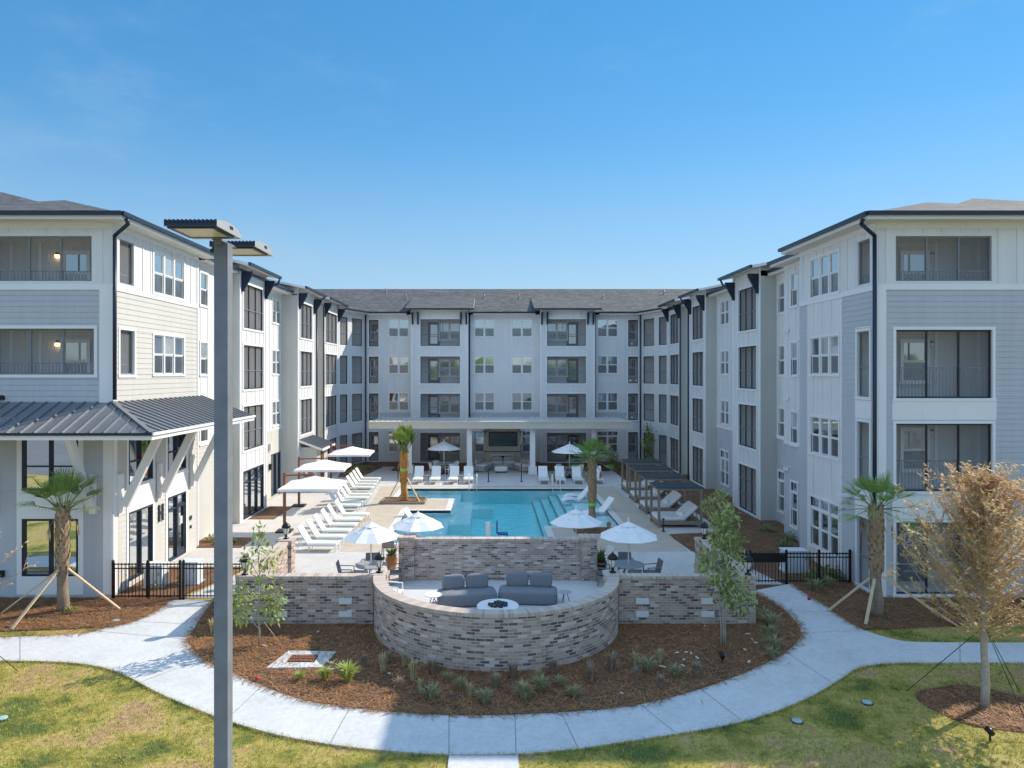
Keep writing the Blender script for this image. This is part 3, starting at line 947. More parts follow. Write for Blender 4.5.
def porch(wf, a0, a1, z0, z1, depth=1.5, n=3, rail=None, inner=None, content='', trim=True, sides=(True, True), floor_z=None, mid=None, slats=False, lamp=False, mull='dark_metal', interior=True):
    """a screened porch set into the wall: lining, screen frame and cloth, railing and what stands at its back"""
    ia, ib = inner or (a0 - 0.15, a1 + 0.15)
    fz = z0 - 0.05 if floor_z is None else floor_z
    zc = z1 + 0.08
    mb = MB()
    if interior:
        r = 0.14
        mb.face([wf.pt(ia, fz, -depth), wf.pt(ib, fz, -depth), wf.pt(ib, zc, -depth), wf.pt(ia, zc, -depth)], 'porch_wall')
        k = ia + 0.3
        while k < ib - 0.1:
            wf.box(mb, k - 0.02, k + 0.02, fz, zc, -depth + 0.002, -depth + 0.02, 'porch_wall'); k += 0.42
        if sides[0]:
            mb.face([wf.pt(ia, fz, -0.02), wf.pt(ia, fz, -depth), wf.pt(ia, zc, -depth), wf.pt(ia, zc, -0.02)], 'porch_wall')
        if sides[1]:
            mb.face([wf.pt(ib, fz, -depth), wf.pt(ib, fz, -0.02), wf.pt(ib, zc, -0.02), wf.pt(ib, zc, -depth)], 'porch_wall')
        mb.face([wf.pt(ia, fz, -0.02), wf.pt(ib, fz, -0.02), wf.pt(ib, fz, -depth), wf.pt(ia, fz, -depth)], 'deck')
        mb.face([wf.pt(ia, zc, -depth), wf.pt(ib, zc, -depth), wf.pt(ib, zc, -0.02), wf.pt(ia, zc, -0.02)], 'soffit')
    # reveal of the opening
    d = 0.13
    mb.face([wf.pt(a0, z0, 0), wf.pt(a1, z0, 0), wf.pt(a1, z0, -d), wf.pt(a0, z0, -d)], 'white_trim')
    mb.face([wf.pt(a0, z1, -d), wf.pt(a1, z1, -d), wf.pt(a1, z1, 0), wf.pt(a0, z1, 0)], 'white_trim')
    mb.face([wf.pt(a0, z0, -d), wf.pt(a0, z1, -d), wf.pt(a0, z1, 0), wf.pt(a0, z0, 0)], 'white_trim')
    mb.face([wf.pt(a1, z0, 0), wf.pt(a1, z1, 0), wf.pt(a1, z1, -d), wf.pt(a1, z0, -d)], 'white_trim')
    if trim:
        w = 0.1
        wf.box(mb, a0 - w, a1 + w, z1, z1 + w, 0.003, 0.03, 'white_trim')
        wf.box(mb, a0 - w - 0.02, a1 + w + 0.02, z0 - w, z0, 0.003, 0.045, 'white_trim')
        wf.box(mb, a0 - w, a0, z0, z1, 0.003, 0.028, 'white_trim')
        wf.box(mb, a1, a1 + w, z0, z1, 0.003, 0.028, 'white_trim')
    P = house(mb, 'porch')
    s = MB(); t = 0.05
    wf.box(s, a0, a1, z0, z0 + t, -0.11, -0.06, mull); wf.box(s, a0, a1, z1 - t, z1, -0.11, -0.06, mull)
    for i in range(n + 1):
        x = a0 + (a1 - a0) * i / n
        x0 = min(max(x - t / 2, a0), a1 - t)
        wf.box(s, x0, x0 + t, z0 + t, z1 - t, -0.108, -0.058, mull)
    if mid:
        for mm in (mid if isinstance(mid, (list, tuple)) else [mid]):
            wf.box(s, a0 + t, a1 - t, mm - 0.022, mm + 0.022, -0.112, -0.064, 'pole_metal')
    s.face([wf.pt(a0, z0, -0.115), wf.pt(a1, z0, -0.115), wf.pt(a1, z1, -0.115), wf.pt(a0, z1, -0.115)], 'screen')
    house(s, 'screen', P)
    if rail:
        r_ = MB(); zt = z0 + rail
        wf.box(r_, a0, a1, zt - 0.03, zt, -0.19, -0.15, 'pole_metal')
        wf.box(r_, a0, a1, z0 + 0.03, z0 + 0.06, -0.19, -0.15, 'pole_metal')
        k = a0 + 0.06
        while k < a1:
            wf.box(r_, k - 0.009, k + 0.009, z0 + 0.06, zt - 0.03, -0.18, -0.16, 'pole_metal'); k += 0.115
        house(r_, 'railing', P)
    bk = WF(wf.pt(0, 0, -depth + 0.025)[:2], wf.pt(wf.L, 0, -depth + 0.025)[:2])
    for c in content.split(';'):
        if not c: continue
        kind, x = c.split(':'); x = float(x)
        fl = fz + 0.02
        if kind == 'door':
            dm = MB()
            bk.box(dm, x - 0.5, x - 0.42, fl, fl + 2.12, 0.0, 0.05, 'navy'); bk.box(dm, x + 0.42, x + 0.5, fl, fl + 2.12, 0.0, 0.05, 'navy')
            bk.box(dm, x - 0.42, x + 0.42, fl + 2.02, fl + 2.12, 0.0, 0.05, 'navy'); bk.box(dm, x - 0.42, x + 0.42, fl, fl + 0.2, 0.0, 0.045, 'navy')
            bk.box(dm, x - 0.3, x + 0.3, fl + 0.3, fl + 1.92, 0.0, 0.02, 'glass')
            for e in ((x - 0.42, x - 0.3), (x + 0.3, x + 0.42)):
                bk.box(dm, e[0], e[1], fl + 0.2, fl + 2.02, 0.0, 0.044, 'navy')
            bk.box(dm, x - 0.3, x + 0.3, fl + 0.2, fl + 0.3, 0, 0.043, 'navy'); bk.box(dm, x - 0.3, x + 0.3, fl + 1.92, fl + 2.02, 0, 0.043, 'navy')
            house(dm, 'door', P)
        elif kind == 'win':
            window(bk, x - 0.42, x + 0.42, fl + 0.62, fl + 2.02, 1, o=0.125, parent=P)
        elif kind == 'dwin':
            window(bk, x - 0.85, x + 0.85, fl + 0.62, fl + 2.02, 2, o=0.125, parent=P)
        elif kind == 'fdoor':
            window(bk, x - 0.44, x + 0.44, fl + 0.08, fl + 2.05, 1, o=0.125, parent=P)
        elif kind == 'post':
            pm = MB(); bk.box(pm, x - 0.05, x + 0.05, fl, zc, 0.0, 0.05, 'white_trim'); house(pm, 'trim_board', P)
        elif kind in ('lamp', 'unlit'):
            lm = MB()
            c0 = bk.pt(x, fl + 1.95, 0.08)
            lm.lathe((c0[0], c0[1], c0[2] - 0.1), [(0.03, 0), (0.07, 0.03), (0.075, 0.12)], 'bulb' if kind == 'lamp' else 'frost', 10)
            lm.lathe((c0[0], c0[1], c0[2] + 0.02), [(0.085, 0), (0.08, 0.03), (0.03, 0.09)], 'black_metal', 10)
            house(lm, 'wall_lamp', P)
    return P


def trimbox(wf, specs, mat='white_trim', name='trim_board'):
    mb = MB()
    for a0, a1, z0, z1, o in specs:
        wf.box(mb, a0, a1, z0, z1, 0.002, o, mat)
    return house(mb, name)


FL = [0.15, 3.4, 6.5, 9.6]
TOP = 12.42

# --- sunlit wing, block facing the lawn
w = WF((-20.6, 23.45), (-12.5, 23.45))
p4 = (3.2, 7.41, 10.47, 11.96); p3 = (3.2, 7.5, 7.38, 8.90); u1 = (5.12, 6.98, 3.55, 5.80); l1 = (5.12, 6.98, 0.73, 2.62)
wall(w, 0, w.L, 10.3, TOP, [p4], 'white', 'batten', 0.62)
wall(w, 0, w.L, 6.3, 10.3, [p3], 'gray_siding', 'lap')
wall(w, 0, w.L, 0, 6.3, [u1, l1], 'gray_siding', 'lap')
trimbox(w, [(0, w.L, 10.18, 10.36, 0.032), (w.L - 0.42, w.L, 6.3, 10.18, 0.03), (4.95, 5.12, 0.12, 6.2, 0.03), (6.98, 7.15, 0.12, 6.2, 0.03), (5.12, 6.98, 2.62, 3.55, 0.026), (5.12, 6.98, 0.12, 0.73, 0.026),
             (w.L - 0.3, w.L, 0.12, 6.2, 0.03), (0, w.L, TOP - 0.2, TOP, 0.028)])
porch(w, *p4, depth=1.6, n=4, rail=0.36, inner=(3.0, 7.8), sides=(True, False), floor_z=9.6, content='win:6.03;post:4.72;post:3.72;lamp:5.35', trim=False, mull='pole_metal')
porch(w, *p3, depth=1.6, n=4, rail=0.40, inner=(3.0, 7.8), sides=(True, False), floor_z=6.5, content='win:6.03;post:4.72;post:3.72;lamp:5.35', mull='pole_metal')
storefront(w, *u1, n=2, mid=4.35); storefront(w, *l1, n=2)
vt = MB(); w.box(vt, 4.35, 4.55, 6.55, 6.66, 0.01, 0.1, 'black_metal'); w.box(vt, 4.38, 4.52, 6.66, 6.7, 0.01, 0.06, 'black_metal'); house(vt, 'floodlight')
vt = MB(); w.box(vt, 4.3, 4.55, 0.72, 0.92, 0.01, 0.12, 'black_metal'); house(vt, 'vent')
# rest of that front, stepped back
w2 = WF((-34, 25.5), (-20.6, 25.5)); wall(w2, 0, w2.L, 0, TOP, [], 'gray_siding', 'lap')
w2 = WF((-20.6, 25.5), (-20.6, 23.45)); wall(w2, 0, w2.L, 0, TOP, [], 'gray_siding', 'lap')

# --- sunlit wing, courtyard side of that block
w = WF((-12.5, 23.45), (-12.5, 30.3))
q4 = (0.45, 1.41, 10.47, 11.96); q3 = (0.45, 1.41, 7.38, 8.90); t4 = (2.85, 5.4, 10.43, 11.92); t3 = (2.85, 5.4, 7.40, 8.86)
s1 = (1.0, 2.75, 3.55, 5.8); s2 = (3.95, 5.6, 3.55, 5.8); s3 = (1.0, 2.75, 0.25, 2.62); s4 = (3.95, 5.6, 0.1, 2.62)
wall(w, 0, w.L, 10.3, TOP, [q4, t4], 'white', 'batten', 0.58)
wall(w, 0, w.L, 6.3, 10.3, [q3, t3], 'cream_siding', 'lap')
wall(w, 0, w.L, 0, 6.3, [s1, s2, s3, s4], 'cream_siding', 'lap')
trimbox(w, [(0, w.L, 10.18, 10.36, 0.032), (0.0, 0.12, 6.3, 10.18, 0.03), (0, 0.25, 0.12, 6.2, 0.03), (0.88, 1.0, 0.12, 6.2, 0.03), (2.75, 2.9, 0.12, 6.2, 0.03), (3.8, 3.95, 0.12, 6.2, 0.03), (5.6, 5.75, 0.12, 6.2, 0.03),
            (1.0, 2.75, 2.62, 3.55, 0.026), (3.95, 5.6, 2.62, 3.55, 0.026), (w.L - 0.12, w.L, 0.1, TOP, 0.03), (0, w.L, TOP - 0.2, TOP, 0.028)])
porch(w, *q4, n=1, rail=0.36, trim=False, interior=False, mull='pole_metal'); porch(w, *q3, n=1, rail=0.36, interior=False, mull='pole_metal')
window(w, *t4, n=3); window(w, *t3, n=3)
storefront(w, *s1, n=2, mid=4.35); storefront(w, *s2, n=2, mid=4.35); storefront(w, *s3, n=2); storefront(w, *s4, n=2, mid=2.1, door=(4.85, 5.5))
# the letter on the wall between the two tall windows
h = MB(); w.box(h, 3.18, 3.28, 1.85, 2.48, 0.02, 0.06, 'navy'); w.box(h, 3.46, 3.56, 1.85, 2.48, 0.02, 0.06, 'navy'); w.box(h, 3.28, 3.46, 2.11, 2.22, 0.02, 0.058, 'navy')
house(h, 'letter')
h = MB(); w.box(h, 5.95, 6.12, 1.35, 1.52, 0.02, 0.05, 'navy'); house(h, 'door_plate')
h = MB(); w.box(h, 6.0, 6.1, 1.0, 1.12, 0.02, 0.05, 'black_metal'); house(h, 'keypad')

# --- the big metal canopy round that corner
cn = MB()
zi, ze = 6.46, 5.60
xe, ye = -10.25, 21.45
A = (-22, 23.43, zi); B = (-12.48, 23.43, zi); C_ = (xe, ye, ze); D = (-22, ye, ze); E = (-12.48, 30.75, zi); Fp = (xe, 30.75, ze)
cn.face([D, C_, B, A], 'seam_metal'); cn.face([C_, Fp, E, B], 'seam_metal')
b_ = 0.2
cn.face([(-22, ye, ze - b_), (xe, ye, ze - b_), (xe, ye, ze - 0.02), (-22, ye, ze - 0.02)], 'white_trim')
cn.face([(xe, ye, ze - b_), (xe, 30.75, ze - b_), (xe, 30.75, ze - 0.02), (xe, ye, ze - 0.02)], 'white_trim')
cn.face([(-22, 23.43, 6.2), (-22, ye, ze - b_), (xe, ye, ze - b_), (-12.48, 23.43, 6.2)][::-1], 'soffit')
cn.face([(-12.48, 23.43, 6.2), (xe, ye, ze - b_), (xe, 30.75, ze - b_), (-12.48, 30.75, 6.2)][::-1], 'soffit')
cn.face([(xe, 30.75, ze - b_), (-12.48, 30.75, 6.2), (-12.48, 30.75, zi), (xe, 30.75, ze)], 'white_trim')
cn.bar((-22, ye - 0.03, ze - 0.02), (xe + 0.02, ye - 0.03, ze - 0.02), 0.07, 0.08, 'navy'); cn.bar((xe + 0.03, ye - 0.03, ze - 0.02), (xe + 0.03, 30.75, ze - 0.02), 0.07, 0.08, 'white_trim')
canopy = house(cn, 'metal_canopy')
sm_ = MB()
k = -21.8
while k < xe:
    t = 1.0 if k < -12.48 else max(0.0, 1 - (k + 12.48) / (xe + 12.48))
    if t > 0.05:
        sm_.bar((k, ye, ze + 0.02), (k, ye + (23.43 - ye) * t, ze + (zi - ze) * t + 0.02), 0.03, 0.05, 'seam_metal')
    k += 0.42
k = ye + 0.25
while k < 30.75:
    t = 1.0 if k > 23.43 else (k - ye) / (23.43 - ye)
    sm_.bar((xe, k, ze + 0.02), (xe + (-12.48 - xe) * t, k, ze + (zi - ze) * t + 0.02), 0.03, 0.05, 'seam_metal', up=(0.37, 0, 1))
    k += 0.42
sm_.bar((xe, ye, ze + 0.03), (-12.48, 23.43, zi + 0.03), 0.14, 0.05, 'seam_metal')
house(sm_, 'standing_seam', canopy)


def brace(wf, a, z_low, out, z_up, wd=0.17):
    mb = MB()
    wf.box(mb, a - wd / 2, a + wd / 2, z_low - 0.15, z_low + 1.15, 0.02, 0.16, 'white_trim')
    mb.bar(wf.pt(a, z_low + 0.08, 0.22), wf.pt(a, z_up, out), wd * 0.96, 0.26, 'white_trim')
    house(mb, 'brace', canopy)


for a in (0.35, 3.15, 6.05): brace(w, a, 2.9, 1.45, 5.52)
wfr = WF((-20.6, 23.45), (-12.5, 23.45))
for a in (4.2, 7.5): brace(wfr, a, 2.95, 1.45, 5.55)

# --- sunlit wing, set back part with single windows
w = WF((-12.9, 30.3), (-12.9, 35.0))
hs = []
for f in FL[1:]:
    hs += [(1.2, 1.95, f + 0.88, f + 2.3), (3.1, 3.85, f + 0.88, f + 2.3)]
wall(w, 0, w.L, 4.3, TOP, hs, 'white', 'batten', 0.8); wall(w, 0, w.L, 0, 4.3, hs, 'cream_siding', 'lap')
for q in hs: window(w, *q)
trimbox(w, [(0, w.L, 4.25, 4.4, 0.03), (0, w.L, TOP - 0.2, TOP, 0.028)])


def ret(p, q, mat='greige_panel', top=TOP):
    r = WF(p, q)
    mb = MB()
    mb.face([r.pt(0, 0), r.pt(r.L, 0), r.pt(r.L, top), r.pt(0, top)], mat)
    for f in FL[1:]:
        r.box(mb, 0, r.L, f - 0.22, f - 0.19, 0.002, 0.012, 'white_trim' if mat == 'white' else mat)
    house(mb, 'wall')


def bay(p, q, opens, ground='porch', n=3, mat='white', top=12.80, tones=False):
    """a projecting bay: white face with one screened porch per storey, white panels between"""
    r = WF(p, q)
    hs = []
    a0, a1 = opens
    for i, f in enumerate(FL):
        hs.append((a0, a1, f + 0.12 if i else 0.1, f + 2.36))
    wall(r, 0, r.L, 0, top, hs, mat, 'batten', 0.68)
    sp = [(0, 0.16, 0, top - 0.004, 0.026), (r.L - 0.16, r.L, 0, top - 0.004, 0.026)]
    trimbox(r, sp)
    for i, hh in enumerate(hs):
        if i == 0 and ground == 'store':
            storefront(r, *hh, n=3, mid=1.9)
        else:
            porch(r, *hh, n=n, mid=FL[i] + 1.08, content='win:%.2f;door:%.2f' % (a0 + 0.75, a1 - 0.8) if a1 - a0 > 2.4 else '', depth=1.3, trim=True) if i else porch(r, *hh, n=n, mid=(0.95, 1.75), content='', depth=1.3)
    return r


# sunlit wing bays
ret((-12.9, 35.0), (-12.4, 35.0)); ret((-12.4, 39.2), (-13.1, 39.2), top=12.62)
bay((-12.4, 35.0), (-12.4, 39.2), (0.55, 3.65), 'store')
w = WF((-13.1, 39.2), (-13.1, 44.4))
hs = [(3.35, 4.85, f + 0.9, f + 2.32) for f in FL[1:]]; gd = (3.1, 4.9, 0.1, 2.6)
wall(w, 0, w.L, 4.05, TOP, hs, 'white', 'batten', 0.8); wall(w, 0, w.L, 0, 4.05, [gd], 'cream_siding', 'lap')
for q in hs: window(w, *q, n=2)
storefront(w, *gd, n=2); trimbox(w, [(0, w.L, 4.0, 4.15, 0.03), (0, w.L, TOP - 0.2, TOP, 0.028)])
lm = MB(); w.box(lm, 2.6, 2.78, 2.9, 3.3, 0.02, 0.16, 'white_trim'); house(lm, 'wall_lamp')
lm = MB(); w.box(lm, 2.6, 2.78, 1.75, 2.1, 0.02, 0.14, 'black_metal'); house(lm, 'wall_lamp')
ret((-13.1, 44.4), (-12.1, 44.4)); ret((-12.1, 48.8), (-13.1, 48.8), top=12.62)
bay((-12.1, 44.4), (-12.1, 48.8), (0.6, 3.6))
w = WF((-13.1, 48.8), (-13.1, 50.7)); wall(w, 0, w.L, 0, TOP, [], 'white', 'batten', 0.8)
ret((-13.1, 50.7), (-12.0, 50.7))
bay((-12.0, 50.7), (-12.0, 56.0), (0.7, 4.6))


def corner(p, q, spans):
    r = WF(p, q)
    hs = []
    for i, f in enumerate(FL):
        for a0, a1 in spans:
            hs.append((a0, a1, f + 0.12 if i else 0.1, f + 2.36))
    wall(r, 0, r.L, 0, TOP, hs, 'white', 'flat')
    for k, hh in enumerate(hs):
        i = k // len(spans)
        porch(r, *hh, n=1, mid=FL[i] + 1.08, content='', depth=1.1, trim=False, inner=(hh[0] - 0.05, hh[1] + 0.05))
    trimbox(r, [(0.002, r.L - 0.002, TOP - 0.2, TOP, 0.028)])


corner((-12.0, 56.0), (-10.6, 59.8), [(0.15, 1.3), (1.95, 3.6)])
corner((12.63, 59.8), (13.95, 56.0), [(0.35, 2.05), (2.7, 3.85)])

# --- wing across the back
bw = WF((-10.6, 59.8), (12.63, 59.8))
bx = lambda X: X + 10.6
singles = [(0.32, 1.12), (22.15, 22.97)]
doubles = [(-8.60, -6.95), (-1.37, 0.27), (1.77, 3.45), (8.97, 10.65)]
hs = []
for i, f in enumerate(FL):
    for a0, a1 in singles: hs.append((a0, a1, f + 0.12 if i else 0.1, f + 2.36))
    for x0, x1 in doubles: hs.append((bx(x0), bx(x1), f + 0.95 if i else 0.85, f + 2.4))
for a0, a1 in ((0, 3.94), (8.70, 14.67), (19.24, bw.L)):
    hh = [q for q in hs if a0 <= q[0] < a1]
    wall(bw, a0, a1, 4.15, TOP, hh, 'white', 'batten', 0.75)
    wall(bw, a0, a1, 0, 3.35, hh, 'white', 'batten', 0.75)
    sg = [q for q in singles if a0 <= q[0] < a1]
    wall(bw, a0, a1, 3.35, 4.15, [q for q in hh], 'gray_siding' if True else '', 'lap')
    trimbox(bw, [(a0 + 0.002, a1 - 0.002, TOP - 0.2, TOP, 0.028)])
for q in hs:
    if q[1] - q[0] < 1.0:
        porch(bw, *q, n=1, mid=q[3] - 1.28, depth=1.1, content='win:%.2f' % ((q[0] + q[1]) / 2), trim=True, inner=(q[0] - 0.25, q[1] + 0.25))
    else:
        window(bw, *q, n=2, transom=q[2] < 1)
for k, X in enumerate((-9.2, -6.2, -0.9, 2.0, 5.0 - 1.6, 9.6, 11.3)):
    for i, f in enumerate(FL[1:]):
        if X in (-6.2,): continue
        v_ = MB(); a = bx(X) + (0.35 if i % 2 else 0.0)
        bw.box(v_, a, a + 0.16, f + 0.28, f + 0.42, 0.022, 0.07, 'white_trim'); bw.box(v_, a + 0.5, a + 0.62, f + 0.30, f + 0.42, 0.022, 0.07, 'white_trim')
        house(v_, 'vent')
for x0, x1, o0, o1, cont in ((-6.66, -1.90, -5.87, -2.58, 'door:{0};dwin:{1}'), (4.07, 8.64, 4.65, 7.90, 'dwin:{1};door:{0}')):
    L_ = x1 - x0
    r = WF((x0, 59.0), (x1, 59.0))
    oo = (o0 - x0, o1 - x0)
    hh = [(oo[0], oo[1], f + 0.12 if i else 0.1, f + 2.36) for i, f in enumerate(FL)]
    wall(r, 0, r.L, 0, 12.8, hh, 'white', 'batten', 0.75)
    trimbox(r, [(0, 0.14, 0, 12.69, 0.026), (r.L - 0.14, r.L, 0, 12.69, 0.026)])
    da, wa = (oo[0] + 1.0, oo[1] - 0.95) if x0 < 0 else (oo[1] - 0.95, oo[0] + 0.95)
    for i, q in enumerate(hh):
        porch(r, *q, n=2, mid=FL[i] + 1.08 if i else (1.2, 2.0), depth=1.7, content=cont.format('%.2f' % da, '%.2f' % wa), trim=True, mull='pole_metal')
    ret((x0, 59.8), (x0, 59.0), 'white', 12.7); ret((x1, 59.0), (x1, 59.8), 'white', 12.7)

# --- shaded wing
bay((13.95, 56.0), (13.95, 52.1), (0.65, 3.3))
ret((13.95, 52.1), (14.5, 52.1), top=12.62)
w = WF((14.5, 52.1), (14.5, 49.2)); wall(w, 0, w.L, 0, TOP, [], 'white', 'batten', 0.8)
ret((14.5, 49.2), (13.8, 49.2))
bay((13.8, 49.2), (13.8, 45.6), (0.5, 3.1))
ret((13.8, 45.6), (14.5, 45.6), top=12.62)
w = WF((14.5, 45.6), (14.5, 39.9))
hs = [(0.85, 2.3, f + 0.9, f + 2.32) for f in FL[1:]]; g1 = (0.85, 2.3, 0.55, 2.6)
wall(w, 0, w.L, 4.05, TOP, hs, 'white', 'batten', 0.8); wall(w, 0, w.L, 0, 4.05, [g1], 'gray_siding', 'lap')
for q in hs: window(w, *q, n=2)
window(w, *g1, n=2, transom=True); trimbox(w, [(0, w.L, 4.0, 4.15, 0.03), (0, w.L, TOP - 0.2, TOP, 0.028)])
for zz in (3.1, 6.1, 9.2):
    v_ = MB(); w.box(v_, 3.3, 3.5, zz, zz + 0.16, 0.022, 0.09, 'white_trim'); house(v_, 'vent')
ret((14.5, 39.9), (13.6, 39.9), top=12.62)
bay((13.6, 39.9), (13.6, 35.8), (0.9, 3.55))
ret((13.6, 35.8), (14.4, 35.8), top=12.62)
w = WF((14.4, 35.8), (14.4, 32.8))
hs = [(0.28, 0.98, f + 0.85, f + 2.3) for f in FL[1:]]; g1 = (0.28, 0.98, 0.6, 2.55)
wall(w, 0, w.L, 4.25, TOP, hs, 'white', 'batten', 0.8); wall(w, 0, w.L, 0, 4.25, [g1], 'gray_siding', 'lap')
for q in hs: window(w, *q)
window(w, *g1, transom=True); trimbox(w, [(0, w.L, 4.2, 4.35, 0.03), (0, w.L, TOP - 0.2, TOP, 0.028)])
ret((14.4, 32.8), (13.55, 32.8))
w = WF((13.55, 32.8), (13.55, 29.3))
hs = [(0.78, 1.42, f + 0.85, f + 2.3) for f in FL[1:]]; g1 = (0.78, 1.42, 0.6, 2.55)
wall(w, 0, w.L, 4.25, TOP, hs, 'white', 'batten', 0.8); wall(w, 0, w.L, 0, 4.25, [g1], 'gray_siding', 'lap')
for q in hs: window(w, *q)
window(w, *g1, transom=True); trimbox(w, [(0, w.L, 4.2, 4.35, 0.03), (0, w.L, TOP - 0.2, TOP, 0.028)])
for zz in (3.0, 6.2, 9.3):
    v_ = MB(); w.box(v_, 0.1, 0.35, zz, zz + 0.14, 0.022, 0.09, 'white_trim'); w.box(v_, 0.42, 0.6, zz, zz + 0.14, 0.022, 0.09, 'white_trim'); house(v_, 'vent')
ret((13.55, 29.3), (12.74, 29.3))
# block facing the lawn, courtyard side
w = WF((12.74, 29.3), (12.74, 23.45))
t4 = (1.04, 3.3, 10.43, 11.92); t3 = (1.04, 3.3, 7.40, 8.82); t2 = (1.04, 3.3, 4.3, 5.72); t1 = (1.04, 3.3, 0.65, 2.55)
q4 = (4.62, 5.42, 10.47, 11.98); q3 = (4.62, 5.42, 6.62, 8.86); q2 = (4.62, 5.42, 3.52, 5.76); q1 = (4.62, 5.42, 0.12, 2.5)
wall(w, 0, w.L, 10.3, TOP, [t4, q4], 'white', 'batten', 0.6)
wall(w, 0, 0.85, 0, 10.3, [], 'gray_siding', 'lap'); wall(w, 0.85, 3.5, 0, 10.3, [t3, t2, t1], 'white', 'batten', 0.75)
wall(w, 3.5, w.L, 0, 10.3, [q3, q2, q1], 'gray_siding', 'lap')
trimbox(w, [(0, w.L, 10.18, 10.36, 0.032), (0.78, 0.88, 0.05, 10.18, 0.03), (3.46, 3.56, 0.05, 10.18, 0.03), (w.L - 0.13, w.L, 0.05, 10.18, 0.03), (0, w.L, TOP - 0.2, TOP, 0.028)])
trimbox(w, [(4.5, 5.54, 5.88, 6.5, 0.026), (4.5, 5.54, 2.62, 3.4, 0.026), (4.5, 5.54, 8.98, 9.02, 0.026)])
window(w, *t4, n=3); window(w, *t3, n=3); window(w, *t2, n=3); window(w, *t1, n=3, transom=True)
porch(w, *q4, n=1, rail=0.36, trim=False, interior=False, mull='pole_metal')
for q in (q3, q2, q1): porch(w, *q, n=1, mid=q[2] + 1.02, interior=False, mull='pole_metal')
lm = MB(); w.box(lm, 3.9, 4.25, 3.05, 3.13, 0.02, 0.4, 'white_trim'); house(lm, 'floodlight')
# front
w = WF((12.74, 23.45), (22.2, 23.45))
o4 = (0.63, 3.81, 10.47, 11.96); o3 = (0.63, 3.81, 6.60, 8.86); o2 = (0.63, 3.81, 3.52, 5.76); o1 = (0.63, 3.81, 0.12, 2.5)
wall(w, 0, w.L, 10.3, TOP, [o4], 'white', 'batten', 0.62)
wall(w, 0, w.L, 0, 10.3, [o3, o2, o1], 'gray_siding', 'lap')
trimbox(w, [(0, w.L, 10.18, 10.36, 0.032), (0, 0.3, 0.05, 10.18, 0.03), (0, w.L, TOP - 0.2, TOP, 0.028), (0.5, 3.94, 5.88, 6.5, 0.026), (0.5, 3.94, 2.62, 3.4, 0.026)])
trimbox(w, [(1.5, 1.54, 5.9, 6.48, 0.034), (2.6, 2.64, 5.9, 6.48, 0.034), (1.5, 1.54, 2.64, 3.38, 0.034), (2.6, 2.64, 2.64, 3.38, 0.034)])
porch(w, *o4, depth=1.6, n=3, rail=0.36, inner=(0.06, 4.9), sides=(False, True), floor_z=9.6, content='win:2.12;post:2.93;post:4.44;unlit:2.74', trim=False, mull='pole_metal')
for q, fz in ((o3, 6.5), (o2, 3.4)):
    porch(w, *q, depth=1.6, n=3, rail=1.02, inner=(0.06, 4.9), sides=(False, True), floor_z=fz, content='win:2.12;post:2.93;post:4.44;unlit:2.74')
porch(w, *o1, depth=1.6, n=3, inner=(0.06, 4.9), sides=(False, True), floor_z=0.1, content='win:3.6;door:2.1', mid=1.1)
w2 = WF((22.2, 23.45), (22.2, 25.5)); wall(w2, 0, w2.L, 0, TOP, [], 'gray_siding', 'lap')
w2 = WF((22.2, 25.5), (35, 25.5)); wall(w2, 0, w2.L, 0, TOP, [], 'gray_siding', 'lap')
# far outer sides
for p, q in (((-34, 77), (-34, 25.5)), ((35, 25.5), (35, 77)), ((35, 77), (-34, 77))):
    w2 = WF(p, q); wall(w2, 0, w2.L, 0, TOP, [], 'gray_siding', 'flat')

# --- roofs
def roof(faces, name='roof'):
    mb = MB()
    for f in faces: mb.face(f, 'shingle')
    return mb.build(name, HOUSE, uv=True, world_coords=True)


def eave(pts, z, back, name='eave', gutter='navy', drop=0.2):
    """white fascia and soffit with a dark gutter along an open run of eave points; back: matching points on the wall"""
    mb = MB()
    for (a, b), (c, d) in zip(zip(pts, pts[1:]), zip(back, back[1:])):
        mb.face([(a[0], a[1], z - drop), (b[0], b[1], z - drop), (b[0], b[1], z - 0.02), (a[0], a[1], z - 0.02)], 'white_trim')
        mb.face([(c[0], c[1], z - drop), (d[0], d[1], z - drop), (b[0], b[1], z - drop), (a[0], a[1], z - drop)], 'soffit')
    e = house(mb, name)
    gt = MB()
    for a, b in zip(pts, pts[1:]):
        d = Vector((b[0] - a[0], b[1] - a[1], 0)).normalized(); n_ = Vector((d.y, -d.x, 0)) * 0.06
        gt.bar((a[0] + n_.x - d.x * 0.05, a[1] + n_.y - d.y * 0.05, z - 0.02), (b[0] + n_.x + d.x * 0.05, b[1] + n_.y + d.y * 0.05, z - 0.02), 0.13, 0.13, gutter)
    house(gt, 'gutter', e)


ZE = 12.6
